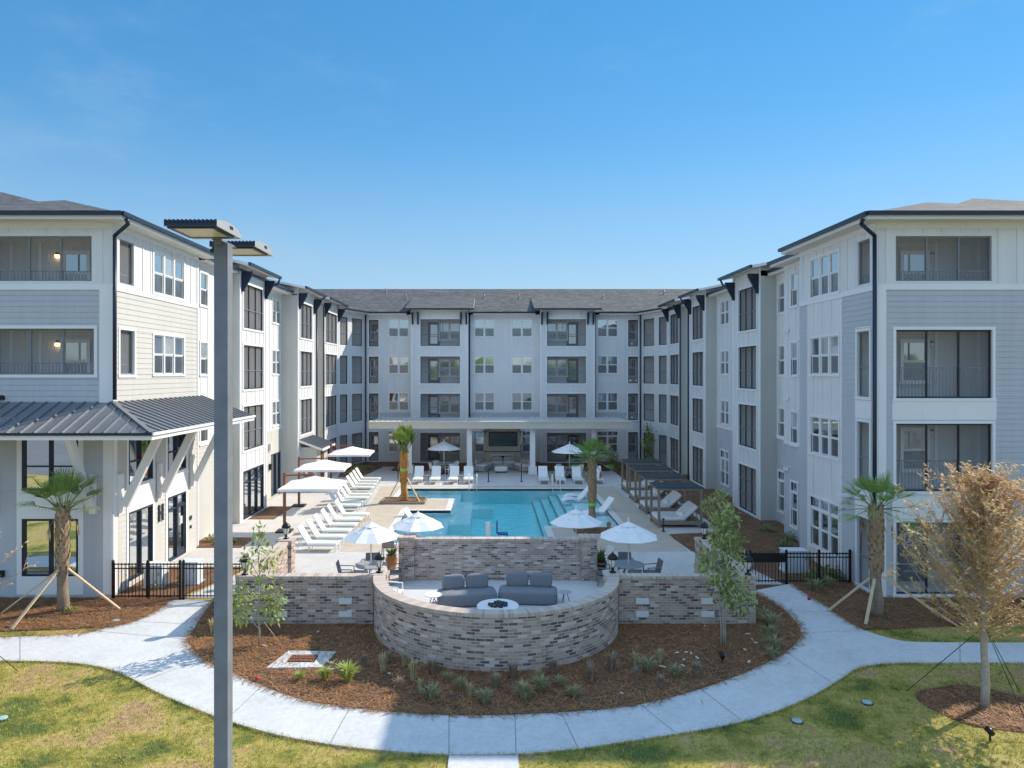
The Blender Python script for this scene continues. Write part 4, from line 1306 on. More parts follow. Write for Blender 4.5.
# sunlit wing: main hip, and the lower hip over the corner block
xe, xo, xr, zr = -12.5, -34.6, -23.4, 16.1
ap = (xr, 33.95, zr)
roof([[(xo, 24.95, ZE - .03), (xe, 24.95, ZE - .03), ap], [(xe, 24.95, ZE - .03), (xe, 78, ZE - .03), (xr, 78, zr), ap], [(xo, 78, ZE - .03), (xo, 24.95, ZE - .03), ap, (xr, 78, zr)], ])
d_ = 4.6; z2 = ZE + d_ * 0.333
ex, ey = -11.92, 22.88
roof([[(ex - 9.2, ey, ZE), (ex, ey, ZE), (ex - d_, ey + d_, z2)], [(ex, ey, ZE), (ex, 30.85, ZE), (ex - d_, 30.85, z2), (ex - d_, ey + d_, z2)],
      [(ex - 9.2, 30.85, ZE), (ex - 9.2, ey, ZE), (ex - d_, ey + d_, z2), (ex - d_, 30.85, z2)], [(ex, 30.85, ZE), (ex - 9.2, 30.85, ZE), (ex - d_, 30.85, z2)]])
eave([(ex - 9.2, ey), (ex, ey), (ex, 30.85)], ZE, [(ex - 9.2, 23.47), (-12.52, 23.47), (-12.52, 30.85)])
eave([(xe + 0.05, 30.9), (xe + 0.05, 56.4)], ZE - .04, [(-13.2, 30.9), (-13.2, 56.4)])
# shaded wing
xe, xo, xr, zr = 14.0, 36.0, 23.05, 15.8
ap = (xr, 33.95, zr)
roof([[(xe, 24.95, ZE - .03), (xo, 24.95, ZE - .03), ap], [(xe, 78, ZE - .03), (xe, 24.95, ZE - .03), ap, (xr, 78, zr)], [(xo, 24.95, ZE - .03), (xo, 78, ZE - .03), (xr, 78, zr), ap]])
ex = 12.16
roof([[(ex, ey, ZE), (ex + 9.8, ey, ZE), (ex + 4.9, ey + 4.9, ZE + 4.9 * .31)], [(ex, 29.75, ZE), (ex, ey, ZE), (ex + 4.9, ey + 4.9, ZE + 4.9 * .31), (ex + 4.9, 29.75, ZE + 4.9 * .31)],
      [(ex + 9.8, ey, ZE), (ex + 9.8, 29.75, ZE), (ex + 4.9, 29.75, ZE + 4.9 * .31), (ex + 4.9, ey + 4.9, ZE + 4.9 * .31)], [(ex + 9.8, 29.75, ZE), (ex, 29.75, ZE), (ex + 4.9, 29.75, ZE + 4.9 * .31)]])
eave([(ex, 29.75), (ex, ey), (ex + 9.8, ey)], ZE, [(12.76, 29.75), (12.76, 23.47), (ex + 9.8, 23.47)])
eave([(13.0, 33.1), (13.0, 29.8)], ZE - .04, [(14.6, 33.1), (14.6, 29.8)])
roof([[(13.0, 33.1, ZE - .02), (13.0, 29.8, ZE - .02), (17, 29.8, ZE + 1.2), (17, 33.1, ZE + 1.2)]])
eave([(xe - 0.05, 56.4), (xe - 0.05, 33.1)], ZE - .06, [(14.6, 56.4), (14.6, 33.1)])
# back wing
yb, yr, zb = 59.2, 68.1, 15.55
roof([[(-36, yb, ZE - .05), (36, yb, ZE - .05), (36, yr, zb), (-36, yr, zb)], [(36, 77.3, ZE - .05), (-36, 77.3, ZE - .05), (-36, yr, zb), (36, yr, zb)]])
for a0, a1 in ((-10.3, -7.05), (-1.5, 3.7), (9.05, 12.4)):
    eave([(a0, yb), (a1, yb)], ZE - .05, [(a0, 59.82), (a1, 59.82)])
# the two canted corners
for A_, B_, iA, iB in (((-11.45, 55.8), (-10.2, 59.25), (-12.05, 56.0), (-10.65, 59.85)), ((12.25, 59.25), (13.4, 55.8), (12.65, 59.85), (14.0, 56.0))):
    d = Vector((B_[0] - A_[0], B_[1] - A_[1], 0)).normalized(); inn = Vector((-d.y, d.x, 0)) * 5.0
    roof([[(A_[0], A_[1], ZE - .04), (B_[0], B_[1], ZE - .04), (B_[0] + inn.x, B_[1] + inn.y, ZE + 1.35), (A_[0] + inn.x, A_[1] + inn.y, ZE + 1.35)]])
    eave([A_, B_], ZE - .04, [iA, iB])


def bracket(x, y, dx, dy, ztop=12.5, out=0.55):
    """dark timber bracket under a bay eave; (dx, dy) points outward"""
    mb = MB(); s = (-dy, dx)
    wd = 0.14
    n_ = Vector((dx, dy, 0))
    P = Vector((x, y, 0))
    mb.bar(P + n_ * 0.09 + Vector((0, 0, ztop - 1.0)), P + n_ * 0.09 + Vector((0, 0, ztop)), wd, 0.14, 'navy', up=n_)
    mb.bar(P + n_ * 0.04 + Vector((0, 0, ztop - 0.06)), P + n_ * out + Vector((0, 0, ztop - 0.06)), wd * 0.96, 0.12, 'navy')
    mb.bar(P + n_ * 0.1 + Vector((0, 0, ztop - 0.85)), P + n_ * (out - 0.06) + Vector((0, 0, ztop - 0.12)), wd * 0.9, 0.13, 'navy')
    sv = Vector((-dy, dx, 0)) * wd * 0.38
    tri = [P + n_ * 0.1 + Vector((0, 0, ztop - 0.95)), P + n_ * (out - 0.04) + Vector((0, 0, ztop - 0.1)), P + n_ * 0.1 + Vector((0, 0, ztop - 0.1))]
    mb.face([q + sv for q in tri], 'navy'); mb.face([q - sv for q in tri][::-1], 'navy')
    house(mb, 'bracket')


def bay_roof(x_face, y0, y1, side, slope=0.2, zt=12.83):
    """raised shed roof over a wing bay; side +1: face looks to +X"""
    ov = 0.6; e = x_face + side * ov; back = x_face - side * 4.9
    mb = MB(); t = 0.14
    zt2 = zt + slope * 5.5
    a, b = y0 - 0.45, y1 + 0.45
    pts = [(e, a), (e, b)] if side > 0 else [(e, b), (e, a)]
    ring_b = [(e, a, zt - t), (e, b, zt - t), (back, b, zt2 - t), (back, a, zt2 - t)]
    ring_t = [(e, a, zt), (e, b, zt), (back, b, zt2), (back, a, zt2)]
    if side < 0:
        ring_b = [ring_b[k] for k in (1, 0, 3, 2)]; ring_t = [ring_t[k] for k in (1, 0, 3, 2)]
    mb.face(ring_t, 'shingle'); mb.face(ring_b[::-1], 'soffit')
    for k in range(4):
        k2 = (k + 1) % 4
        mb.face([ring_b[k], ring_b[k2], ring_t[k2], ring_t[k]], 'white_trim')
    mb.build('bay_roof', HOUSE, uv=True, world_coords=True)
    gt = MB(); gt.box(min(e, e + side * 0.12), max(e, e + side * 0.12), a - 0.03, b + 0.03, zt - 0.13, zt + 0.01, 'navy'); house(gt, 'gutter')
    # cheeks of the bay above the wall
    ch = MB()
    for y in (y0, y1):
        ch.face([(x_face, y, 12.35), (back, y, 12.35), (back, y, zt2 - t), (x_face, y, zt - t + slope * .6)], 'greige_panel')
    house(ch, 'wall')
    for y in (y0 + 0.3, y1 - 0.3): bracket(x_face, y, side, 0)


for xf, y0, y1, sd in ((-12.4, 35.0, 39.2, 1), (-12.1, 44.4, 48.8, 1), (-12.0, 50.7, 56.0, 1), (13.95, 52.1, 56.0, -1), (13.8, 45.6, 49.2, -1), (13.6, 35.8, 39.9, -1)):
    bay_roof(xf, y0, y1, sd)
for x0, x1 in ((-6.66, -1.90), (4.07, 8.64)):
    mb = MB(); a, b = x0 - 0.45, x1 + 0.45; t = 0.14
    rb = [(a, 58.4, 12.8 - t), (b, 58.4, 12.8 - t), (b, 64.9, 14.45 - t), (a, 64.9, 14.45 - t)]; rt = [(q[0], q[1], q[2] + t) for q in rb]
    mb.face(rt, 'shingle'); mb.face(rb[::-1], 'soffit')
    for k in range(4):
        k2 = (k + 1) % 4
        mb.face([rb[k], rb[k2], rt[k2], rt[k]], 'white_trim')
    mb.build('bay_roof', HOUSE, uv=True, world_coords=True)
    gt = MB(); gt.box(a - .03, b + .03, 58.28, 58.4, 12.68, 12.81, 'navy'); house(gt, 'gutter')
    ch = MB()
    for x in (x0, x1):
        ch.face([(x, 59.0, 12.4), (x, 64.9, 12.4), (x, 64.9, 14.3), (x, 59.0, 12.75)], 'navy')
    house(ch, 'wall')
    for x in (x0 + 0.15, x0 + 0.6, x1 - 0.6, x1 - 0.15): bracket(x, 59.0, 0, -1, 12.52)

# downspouts
def downspout(pts, r=0.055):
    mb = MB()
    for a, b in zip(pts, pts[1:]):
        mb.tube([a, b], r, 'navy', 8)
    for q in pts[1:-1]:
        mb.blob(q, (r, r, r), 'navy', 1, 1, 8, 6)
    house(mb, 'downspout')


downspout([(-11.86, 23.1, 12.45), (-11.86, 23.2, 12.3), (-12.38, 23.36, 11.95), (-12.38, 23.36, 6.55)], 0.065)
downspout([(12.1, 23.1, 12.45), (12.1, 23.2, 12.3), (12.62, 23.36, 11.95), (12.62, 23.36, 0.1)], 0.065)
downspout([(-11.75, 39.55, 12.7), (-11.85, 39.45, 12.4), (-12.9, 39.32, 11.95), (-12.9, 39.32, 0.1)])
downspout([(-11.5, 49.1, 12.7), (-12.0, 49.0, 12.3), (-12.0, 48.92, 11.9), (-12.0, 48.92, 0.1)])
downspout([(-11.9, 50.55, 12.3), (-11.9, 50.55, 0.1)])
downspout([(13.2, 49.5, 12.7), (13.4, 49.4, 12.3), (13.7, 49.3, 12.0), (13.7, 49.3, 0.1)]); downspout([(13.85, 52.0, 12.5), (13.85, 52.0, 0.1)])
downspout([(13.0, 40.2, 12.7), (13.1, 40.1, 12.4), (14.2, 40.0, 12.0), (14.2, 40.0, 0.1)])
for x in (-10.52, -1.8, 3.97 + 4.77, 12.55): downspout([(x, 59.65, 12.5), (x, 59.65, 0.1)])
downspout([(-12.72, 30.42, 12.3), (-12.72, 30.42, 6.6)]); downspout([(13.4, 29.42, 12.2), (13.4, 29.42, 0.2)])

# plumbing vents on the roof of the back wing
for px, py in ((386, 293), (406, 299), (484, 299), (519, 299), (603, 299), (664, 295)):
    zz = (py - CY)
    Y = (CAM_Z - 12.55 + 0.333 * 59.2) / (0.333 + zz / F_PX)
    X = (px - CX) * Y / F_PX; Z = 12.55 + 0.333 * (Y - 59.2)
    v_ = MB(); v_.tube([(X, Y, Z - 0.1), (X, Y, Z + 0.45)], 0.06, 'pole_metal', 8); v_.lathe((X, Y, Z + 0.0), [(0.16, -0.05), (0.1, 0.1)], 'pole_metal', 8); house(v_, 'roof_vent')

# small entry porch on the sunlit wing
v_ = MB()
v_.box(-12.1, -11.05, 45.0, 45.08, 0, 2.75, 'cream_siding')
v_.box(-12.1, -11.05, 47.9, 47.98, 0, 2.75, 'cream_siding'); v_.box(-11.13, -11.05, 45.08, 46.0, 0, 2.7, 'cream_siding'); v_.box(-11.13, -11.05, 47.0, 47.9, 0, 2.7, 'cream_siding')
v_.hexa([(-12.1, 44.7, 3.1), (-10.6, 44.7, 2.55), (-10.6, 48.3, 2.55), (-12.1, 48.3, 3.1), (-12.1, 44.7, 3.25), (-10.6, 44.7, 2.7), (-10.6, 48.3, 2.7), (-12.1, 48.3, 3.25)], 'white_trim')
for k in range(9):
    y = 44.75 + k * 0.42
    v_.bar((-12.1, y, 3.28), (-10.6, y, 2.73), 0.04, 0.05, 'seam_metal')
v_.face([(-12.1, 44.7, 3.255), (-10.6, 44.7, 2.705), (-10.6, 48.3, 2.705), (-12.1, 48.3, 3.255)], 'seam_metal')
ep = house(v_, 'entry_porch')
v_ = MB(); v_.box(-11.12, -11.08, 46.0, 47.0, 0.05, 2.3, 'door_brown'); v_.box(-11.08, -11.03, 46.85, 46.92, 1.0, 1.15, 'steel'); house(v_, 'door', ep)
v_ = MB(); v_.box(-11.85, -11.3, 44.94, 44.997, 0.9, 1.75, 'door_brown'); v_.box(-11.78, -11.37, 44.93, 44.94, 0.98, 1.67, 'glass'); house(v_, 'notice_case', ep)

# ------------------------------------------------------------------ brick walls
def straight_wall(mb, cap, x0, x1, y0, y1, z1, z0=0.0):
    mb.box(x0, x1, y0, y1, z0, z1, 'brick')
    cap.box(x0 - 0.025, x1 + 0.025, y0 - 0.025, y1 + 0.025, z1 + 0.001, z1 + 0.09, 'brick_cap')


def pier(t, x, y, z1, s=0.27, z0=0.0):
    p_ = MB(); p_.box(x - s, x + s, y - s, y + s, z0, z1, 'brick')
    c_ = MB(); c_.box(x - s - 0.03, x + s + 0.03, y - s - 0.03, y + s + 0.03, z1 + 0.001, z1 + 0.09, 'brick_cap')
    o = p_.build('pier', t, uv=True, world_coords=True)
    c_.build('cap', o, uv=True, world_coords=True)


WZ = 1.36
for (xa, xb, xs, lab) in ((-7.5, -3.47, -7.5, 'low whitewashed brick wall with four pale blocks, meeting the fence by the leafy sapling on the sunlit side'),
                          (3.77, 7.8, 7.5, 'low whitewashed brick wall with four pale blocks, in shade beside the black gate with the sign')):
    t = thing('brick_wall', lab, 'wall', ((xa + xb) / 2, 21.0, 0))
    a = MB(); c = MB()
    straight_wall(a, c, xa + 0.001, xb - 0.001, 20.9, 21.2, WZ)
    sx = xs
    a.box(sx, sx + 0.3, 21.201, 25.2, 0, WZ, 'brick')
    c.box(sx - 0.025, sx + 0.325, 21.226, 25.2, WZ + 0.001, WZ + 0.09, 'brick_cap')
    a.build('masonry', t, uv=True, world_coords=True); c.build('coping', t, uv=True, world_coords=True)
    pier(t, sx + 0.15, 25.47, WZ + 0.04, 0.26)
    ex = xb if xa < 0 else xa
    pier(t, (xb + 0.14) if xa < 0 else (xa - 0.14), 21.18, WZ + 0.03, 0.24)
    for px in ((281, 345.5) if xa < 0 else (642, 707.5)):
        x = (px - CX) * 20.9 / F_PX
        for zz in (0.72, 0.34):
            b_ = MB(); b_.box(x - 0.19, x + 0.19, 20.86, 20.91, zz - 0.085, zz + 0.085, 'limestone'); b_.build('stone_block', t, world_coords=True)

t = thing('curved_brick_wall', 'half round whitewashed brick wall bowing out in front of the fire pit sofas', 'wall', (0.15, 17.6, 0))
cxw, cyw, R = 0.15, 21.12, 3.58
a = MB(); c = MB(); inn = MB()
n = 72
for k in range(n):
    t0 = math.pi * (1 + k / n); t1 = math.pi * (1 + (k + 1) / n)
    P = lambda r, th, z: (cxw + r * math.cos(th), cyw + r * math.sin(th), z)
    u0, u1 = R * t0, R * t1
    a.face([P(R, t0, -0.05), P(R, t1, -0.05), P(R, t1, WZ + .02), P(R, t0, WZ + .02)], 'brick', uv=[(u0, -0.05), (u1, -0.05), (u1, WZ + .02), (u0, WZ + .02)])
    r2 = R - 0.3
    a.face([P(r2, t1, 0), P(r2, t0, 0), P(r2, t0, WZ + .02), P(r2, t1, WZ + .02)], 'brick', uv=[(u1, 0), (u0, 0), (u0, WZ + .02), (u1, WZ + .02)])
    z0, z1 = WZ + 0.022, WZ + 0.115
    ro, ri = R + 0.03, R - 0.33
    c.face([P(ro, t0, z1), P(ro, t1, z1), P(ri, t1, z1), P(ri, t0, z1)], 'brick_cap', uv=[(u0, 0.1), (u1, 0.1), (u1, 0.5), (u0, 0.5)])
    c.face([P(ro, t0, z0), P(ro, t1, z0), P(ro, t1, z1), P(ro, t0, z1)], 'brick_cap', uv=[(u0, 0.6), (u1, 0.6), (u1, 0.7), (u0, 0.7)])
    c.face([P(ri, t1, z0), P(ri, t0, z0), P(ri, t0, z1), P(ri, t1, z1)], 'brick_cap', uv=[(u1, 0.6), (u0, 0.6), (u0, 0.7), (u1, 0.7)])
    c.face([P(ro, t1, z0), P(ro, t0, z0), P(ri, t0, z0), P(ri, t1, z0)], 'brick_cap', uv=[(u1, 0.6), (u0, 0.6), (u0, 0.7), (u1, 0.7)])
a.build('masonry', t, world_coords=True); c.build('coping', t, world_coords=True)
t = thing('brick_fire_wall', 'straight whitewashed brick wall behind the fire pit sofas, backing onto the pool deck', 'wall', (0.2, 25.4, 0))
a = MB(); c = MB()
straight_wall(a, c, -2.72, 3.2, 25.3, 25.6, 1.44)
a.build('masonry', t, uv=True, world_coords=True); c.build('coping', t, uv=True, world_coords=True)
pier(t, -3.0, 25.45, 1.52, 0.278); pier(t, 3.48, 25.45, 1.52, 0.278)


# ------------------------------------------------------------------ lanterns
def make_lantern():
    t = thing('pillar_lantern', '', 'lantern')
    b = MB(); b.lathe((0, 0, 0), [(0.10, 0), (0.10, 0.03), (0.05, 0.05), (0.04, 0.14), (0.07, 0.17)], 'black_metal', 14); b.build('base', t)
    b = MB(); b.lathe((0, 0, 0), [(0.07, 0.17), (0.085, 0.22), (0.125, 0.36), (0.13, 0.40)], 'frost', 14); b.build('glass', t)
    b = MB()
    for k in range(6):
        a_ = k * math.pi / 3
        b.tube([(0.075 * math.cos(a_), 0.075 * math.sin(a_), 0.17), (0.136 * math.cos(a_), 0.136 * math.sin(a_), 0.41)], 0.008, 'black_metal', 5)
    b.lathe((0, 0, 0), [(0.16, 0.40), (0.165, 0.43), (0.13, 0.50), (0.07, 0.55), (0.03, 0.58), (0.02, 0.62)], 'black_metal', 14)
    b.build('cap', t)
    return t


lan = make_lantern()
for i, (x, y, z, lab) in enumerate(((-7.3, 21.05, WZ + 0.09, 'black lantern on the wall corner behind the leafy sapling by the fence'), (-7.35, 25.47, WZ + 0.13, 'black lantern on the brick pier by the front lounge chair'),
                                    (-3.33, 21.18, WZ + 0.12, 'black lantern on the pier where the curved wall starts, near the terracotta urn'), (3.63, 21.18, WZ + 0.12, 'black lantern on the pier where the curved wall ends, near the dark brown pot'),
                                    (7.65, 25.47, WZ + 0.13, 'black lantern on the brick pier below the timber daybeds'), (7.62, 21.05, WZ + 0.09, 'black lantern on the wall corner by the black gate with the sign'))):
    o = lan if i == 0 else dup(lan, (0, 0, 0))
    o.location = (x, y, z); o['label'] = lab; o['group'] = 'lanterns on the brick piers'


# ------------------------------------------------------------------ fences and gates
def fence(x0, x1, y, posts, name, lab, cat, h=1.2, rails=(0.12, 1.02, 1.16), plate=None, loc=None):
    t = thing(name, lab, cat, ((x0 + x1) / 2, y, 0))
    for x in posts:
        p_ = MB(); p_.box(x - 0.035, x + 0.035, y - 0.035, y + 0.035, 0, h + 0.06, 'black_metal'); p_.lathe((x, y, h + 0.06), [(0.045, 0), (0.045, 0.02), (0.01, 0.05)], 'black_metal', 8); p_.build('post', t, world_coords=True)
    r_ = MB()
    for z in rails: r_.box(x0, x1, y - 0.018, y + 0.018, z - 0.018, z + 0.018, 'black_metal')
    x = x0 + 0.1
    while x < x1 - 0.03:
        if min(abs(x - q) for q in posts) > 0.05:
            r_.box(x - 0.010, x + 0.010, y - 0.010, y + 0.010, 0.06, h, 'black_metal')
        x += 0.115
    r_.build('picket_panel', t, world_coords=True)
    if plate:
        q = MB(); q.box(plate[0], plate[1], y - 0.05, y - 0.02, plate[2], plate[3], 'black_metal'); q.build('sign_plate', t, world_coords=True)
    return t


fence(-12.45, -10.16, 23.3, (-12.4, -11.26, -10.2), 'picket_fence', 'short black metal picket fence in front of the pale utility cabinets on the sunlit side', 'fence')
fence(-10.1, -8.75, 23.3, (-10.09, -8.78), 'picket_gate', 'black metal gate across the sidewalk behind the tall lamp post', 'gate')
fence(-8.7, -7.55, 23.3, (-8.68, -7.58), 'picket_fence', 'narrow black metal picket panel between the lamp post and the brick wall', 'fence')
fence(9.1, 10.42, 25.0, (9.12, 10.4), 'picket_gate', 'black metal gate with a solid black sign plate', 'gate', 1.12, (0.12, 0.95, 1.08), (9.16, 10.36, 0.78, 1.06))
fence(10.45, 12.68, 25.0, (11.55, 12.64), 'picket_fence', 'black metal picket fence from the sign gate to the shaded building', 'fence', 1.12, (0.12, 0.95, 1.08))
fence(7.85, 9.0, 25.0, (7.88, 8.98), 'picket_fence', 'short black metal picket panel between the shaded brick wall and the sign gate', 'fence', 1.12, (0.12, 0.95, 1.08))
for i, (x, y, w_, lab) in enumerate(((-11.6, 24.6, 0.62, 'pale metal utility cabinet nearest the building corner behind the picket fence'), (-10.55, 25.0, 0.62, 'pale metal utility cabinet beside the gate posts behind the picket fence'), (11.35, 26.6, 0.85, 'pale metal utility cabinet behind the fence by the shaded wing'))):
    t = thing('utility_cabinet', lab, 'cabinet', (x, y, 0.05), 0, 'utility cabinets behind the fences')
    b = MB(); b.box(-w_ / 2, w_ / 2, -0.25, 0.25, 0.05, 0.75, 'utility'); b.box(-w_ / 2 - 0.03, w_ / 2 + 0.03, -0.28, 0.28, 0.751, 0.79, 'utility'); b.build('body', t)
    b = MB(); b.box(-w_ / 2 - 0.05, w_ / 2 + 0.05, -0.3, 0.3, -0.05, 0.049, 'terrace'); b.build('base', t)
    b = MB(); b.box(-w_ / 2 + 0.05, w_ / 2 - 0.05, -0.27, -0.251, 0.1, 0.7, 'utility'); b.box(w_ / 2 - 0.12, w_ / 2 - 0.09, -0.29, -0.271, 0.45, 0.55, 'steel'); b.build('door', t)

# ------------------------------------------------------------------ lamp post close to the camera
LP = thing('street_lamp', 'tall square grey lamp post with two flat floodlight heads', 'street lamp', (-2.435, 6.46, 0))
b = MB(); b.lathe((0, 0, 0), [(0.30, 0), (0.30, 0.55), (0.27, 0.60)], 'terrace', 24); b.build('base', LP)
b = MB(); hw = 0.0618; b.box(-hw, hw, -hw, hw, 0.6, 8.585, 'pole_metal'); b.box(-0.14, 0.14, -0.14, 0.14, 0.601, 0.64, 'pole_metal')
b.build('post', LP)


def lamp_head(y0, y1, flip):
    """flat head from y0 (near) to y1; the finned end is the one facing the camera"""
    h = MB()
    x0, x1 = -0.215, 0.215
    n = 10
    zb = 8.60
    prof = []
    for k in range(n + 1):
        s = k / n
        prof.append((y0 + (y1 - y0) * s, 0.048 + 0.035 * math.sin(math.pi * min(1, s * 1.0)) - (0.02 * max(0, s - 0.8) / 0.2)))
    for (ya, ha), (yb_, hb) in zip(prof, prof[1:]):
        h.face([(x0, ya, zb + ha), (x1, ya, zb + ha), (x1, yb_, zb + hb), (x0, yb_, zb + hb)], 'head_metal', smooth=True)
        h.face([(x1, ya, zb), (x1, yb_, zb), (x1, yb_, zb + hb), (x1, ya, zb + ha)], 'head_metal')
        h.face([(x0, yb_, zb), (x0, ya, zb), (x0, ya, zb + ha), (x0, yb_, zb + hb)], 'head_metal')
    h.face([(x0, y0, zb), (x1, y0, zb), (x1, y0, zb + prof[0][1]), (x0, y0, zb + prof[0][1])], 'navy')
    h.face([(x1, y1, zb), (x0, y1, zb), (x0, y1, zb + prof[-1][1]), (x1, y1, zb + prof[-1][1])], 'head_metal')
    h.face([(x0, y1, zb), (x1, y1, zb), (x1, y0, zb), (x0, y0, zb)], 'head_metal')
    for k in range(13):
        x = x0 + 0.012 + k * (x1 - x0 - 0.024) / 12
        h.box(x - 0.006, x + 0.006, y0 - 0.008, y0 + 0.2, zb + 0.025, zb + 0.054, 'navy')
    h.box(x1 - 0.004, x1 + 0.004, y0 + (y1 - y0) * 0.50, y0 + (y1 - y0) * 0.62, zb + 0.035, zb + 0.06, 'black_metal')
    o = h.build('lamp_head', LP)
    e = MB()
    ya, yb_ = y0 + 0.045, y0 + (y1 - y0) * 0.72
    e.box(x0 + 0.05, x1 - 0.05, ya, yb_, zb - 0.012, zb - 0.001, 'led'); e.build('lens', o)
    e = MB()
    for q in ((x0 + 0.02, x1 - 0.02, ya - 0.03, ya), (x0 + 0.02, x1 - 0.02, yb_, yb_ + 0.03)): e.box(*q, zb - 0.016, zb - 0.001, 'black_metal')
    for q in ((x0 + 0.02, x0 + 0.05, ya, yb_), (x1 - 0.05, x1 - 0.02, ya, yb_)): e.box(*q, zb - 0.0155, zb - 0.001, 'black_metal')
    e.build('lens_frame', o)
    return o


for o, y0, y1 in ((None, -0.71, -0.14), (None, 0.22, 0.78)):
    h = lamp_head(y0, y1, False)
b = MB(); b.box(-0.04, 0.04, -0.16, 0.26, 8.586, 8.599, 'pole_metal'); b.tube([(0, -0.12, 8.56), (0, -0.12, 8.605)], 0.025, 'pole_metal', 8)
b.tube([(-0.02, 0.27, 8.57), (-0.22, 0.27, 8.57)], 0.02, 'black_metal', 8); b.build('arm', LP)


# ------------------------------------------------------------------ chaise lounges
def make_chaise(mid=0.80):
    t = thing('lounge_chair', '', 'lounge chair')
    f = MB()
    L = 1.95; W_ = 0.62
    for sx in (-1, 1):
        f.bar((sx * W_ / 2, 0, 0.30), (sx * W_ / 2, L * 0.62, 0.30), 0.045, 0.06, 'white_furn')
    f.bar((-W_ / 2, 0.02, 0.30), (W_ / 2, 0.02, 0.30), 0.045, 0.058, 'white_furn'); f.bar((-W_ / 2, L * 0.62, 0.30), (W_ / 2, L * 0.62, 0.30), 0.045, 0.058, 'white_furn')
    f.build('frame', t)
    s = MB(); s.box(-W_ / 2 + 0.02, W_ / 2 - 0.02, 0.03, L * 0.62, 0.325, 0.345, 'sling'); s.build('seat', t)
    # raised back
    bk = MB(); a_ = math.radians(58); y0 = L * 0.62
    y1 = y0 + 0.80 * math.cos(a_); z1 = 0.34 + 0.80 * math.sin(a_)
    bk.hexa([(-W_ / 2, y0, 0.34), (W_ / 2, y0, 0.34), (W_ / 2, y0 + 0.03, 0.315), (-W_ / 2, y0 + 0.03, 0.315), (-W_ / 2, y1, z1), (W_ / 2, y1, z1), (W_ / 2, y1 + 0.03, z1 - 0.025), (-W_ / 2, y1 + 0.03, z1 - 0.025)], 'white_furn')
    bk.bar((0.2, y0 + 0.35, 0.55), (0.2, y0 + 0.45, 0.1), 0.03, 0.03, 'white_furn'); bk.bar((-0.2, y0 + 0.35, 0.55), (-0.2, y0 + 0.45, 0.1), 0.03, 0.03, 'white_furn')
    bk.build('backrest', t)
    for sx in (-1, 1):
        for y in (0.05, L * 0.62 - 0.05):
            g_ = MB(); g_.box(sx * W_ / 2 - 0.022, sx * W_ / 2 + 0.022, y - 0.022, y + 0.022, 0, 0.29, 'white_furn'); g_.build('leg', t)
    return t


ch0 = make_chaise()
ORD = ['first', 'second', 'third', 'fourth', 'fifth', 'sixth', 'seventh']
first = True


def put_chaise(x, y, rz, lab, grp):
    global first
    if first:
        ch0.location = (x, y, 0.035); ch0.rotation_euler = (0, 0, rz); ch0['label'] = lab; ch0['group'] = grp; first = False
    else:
        dup(ch0, (x, y, 0.035), rz, lab, grp)


for i in range(6):
    Y = 29.7 + 1.22 * i
    put_chaise(-6.35 + 0.03 * i + random.uniform(-.06, .06), Y, math.radians(90 + random.uniform(-2, 2)), '%s white lounge chair from the brick pier in the sunlit row of six' % ORD[i], 'lounge chairs in a row of six along the pool')
for i in range(4):
    put_chaise(-7.05 + random.uniform(-.05, .05), 38.3 + 1.15 * i, math.radians(90 + random.uniform(-2, 2)), '%s white lounge chair of the middle row, counted from the brick pier side' % ORD[i], 'lounge chairs in the middle row by the palm')
for i in range(4):
    put_chaise(-7.35 - 0.05 * i, 44.3 + 1.25 * i, math.radians(90 + random.uniform(-2, 2)), '%s white lounge chair of the far row under the farthest square umbrella' % ORD[i], 'lounge chairs in the far row')
for i, px in enumerate((417.5, 434, 452.5, 468.5)):
    put_chaise((px - CX) * 47.4 / F_PX, 47.4, random.uniform(-.04, .04), '%s white pavilion lounge chair facing the pool, counted from the tied up palm' % ORD[i], 'lounge chairs before the pavilion near the tied palm')
for i, px in enumerate((544.5, 561, 579, 599)):
    put_chaise((px - CX) * 47.4 / F_PX, 47.4, random.uniform(-.04, .04), '%s white lounge chair facing the pool, counted from the television towards the daybeds' % ORD[i], 'lounge chairs before the pavilion near the daybeds')
# small low tables between them
tb = thing('side_table', 'small dark cube side table between the pavilion lounge chairs', 'side table', (0, 0, 0), 0, 'side tables between lounge chairs')
b = MB(); b.box(-0.2, 0.2, -0.2, 0.2, 0.36, 0.41, 'teak'); b.build('tabletop', tb)
for sx in (-1, 1):
    for sy in (-1, 1):
        b = MB(); b.box(sx * 0.17 - .02, sx * 0.17 + .02, sy * 0.17 - .02, sy * 0.17 + .02, 0, 0.36, 'teak'); b.build('leg', tb)
tb.location = ((426 - CX) * 48.6 / F_PX, 48.6, 0.035)
tb['label'] = 'small brown side table between the first and second pavilion lounge chairs by the tied palm'
for px, lab in ((461, 'small brown side table between the third and fourth pavilion lounge chairs by the tied palm'), (552, 'small brown side table between the first and second lounge chairs beside the television end'), (589, 'small brown side table behind the mulched palm among the lounge chairs')):
    dup(tb, ((px - CX) * 48.6 / F_PX, 48.6, 0.035), 0, lab)

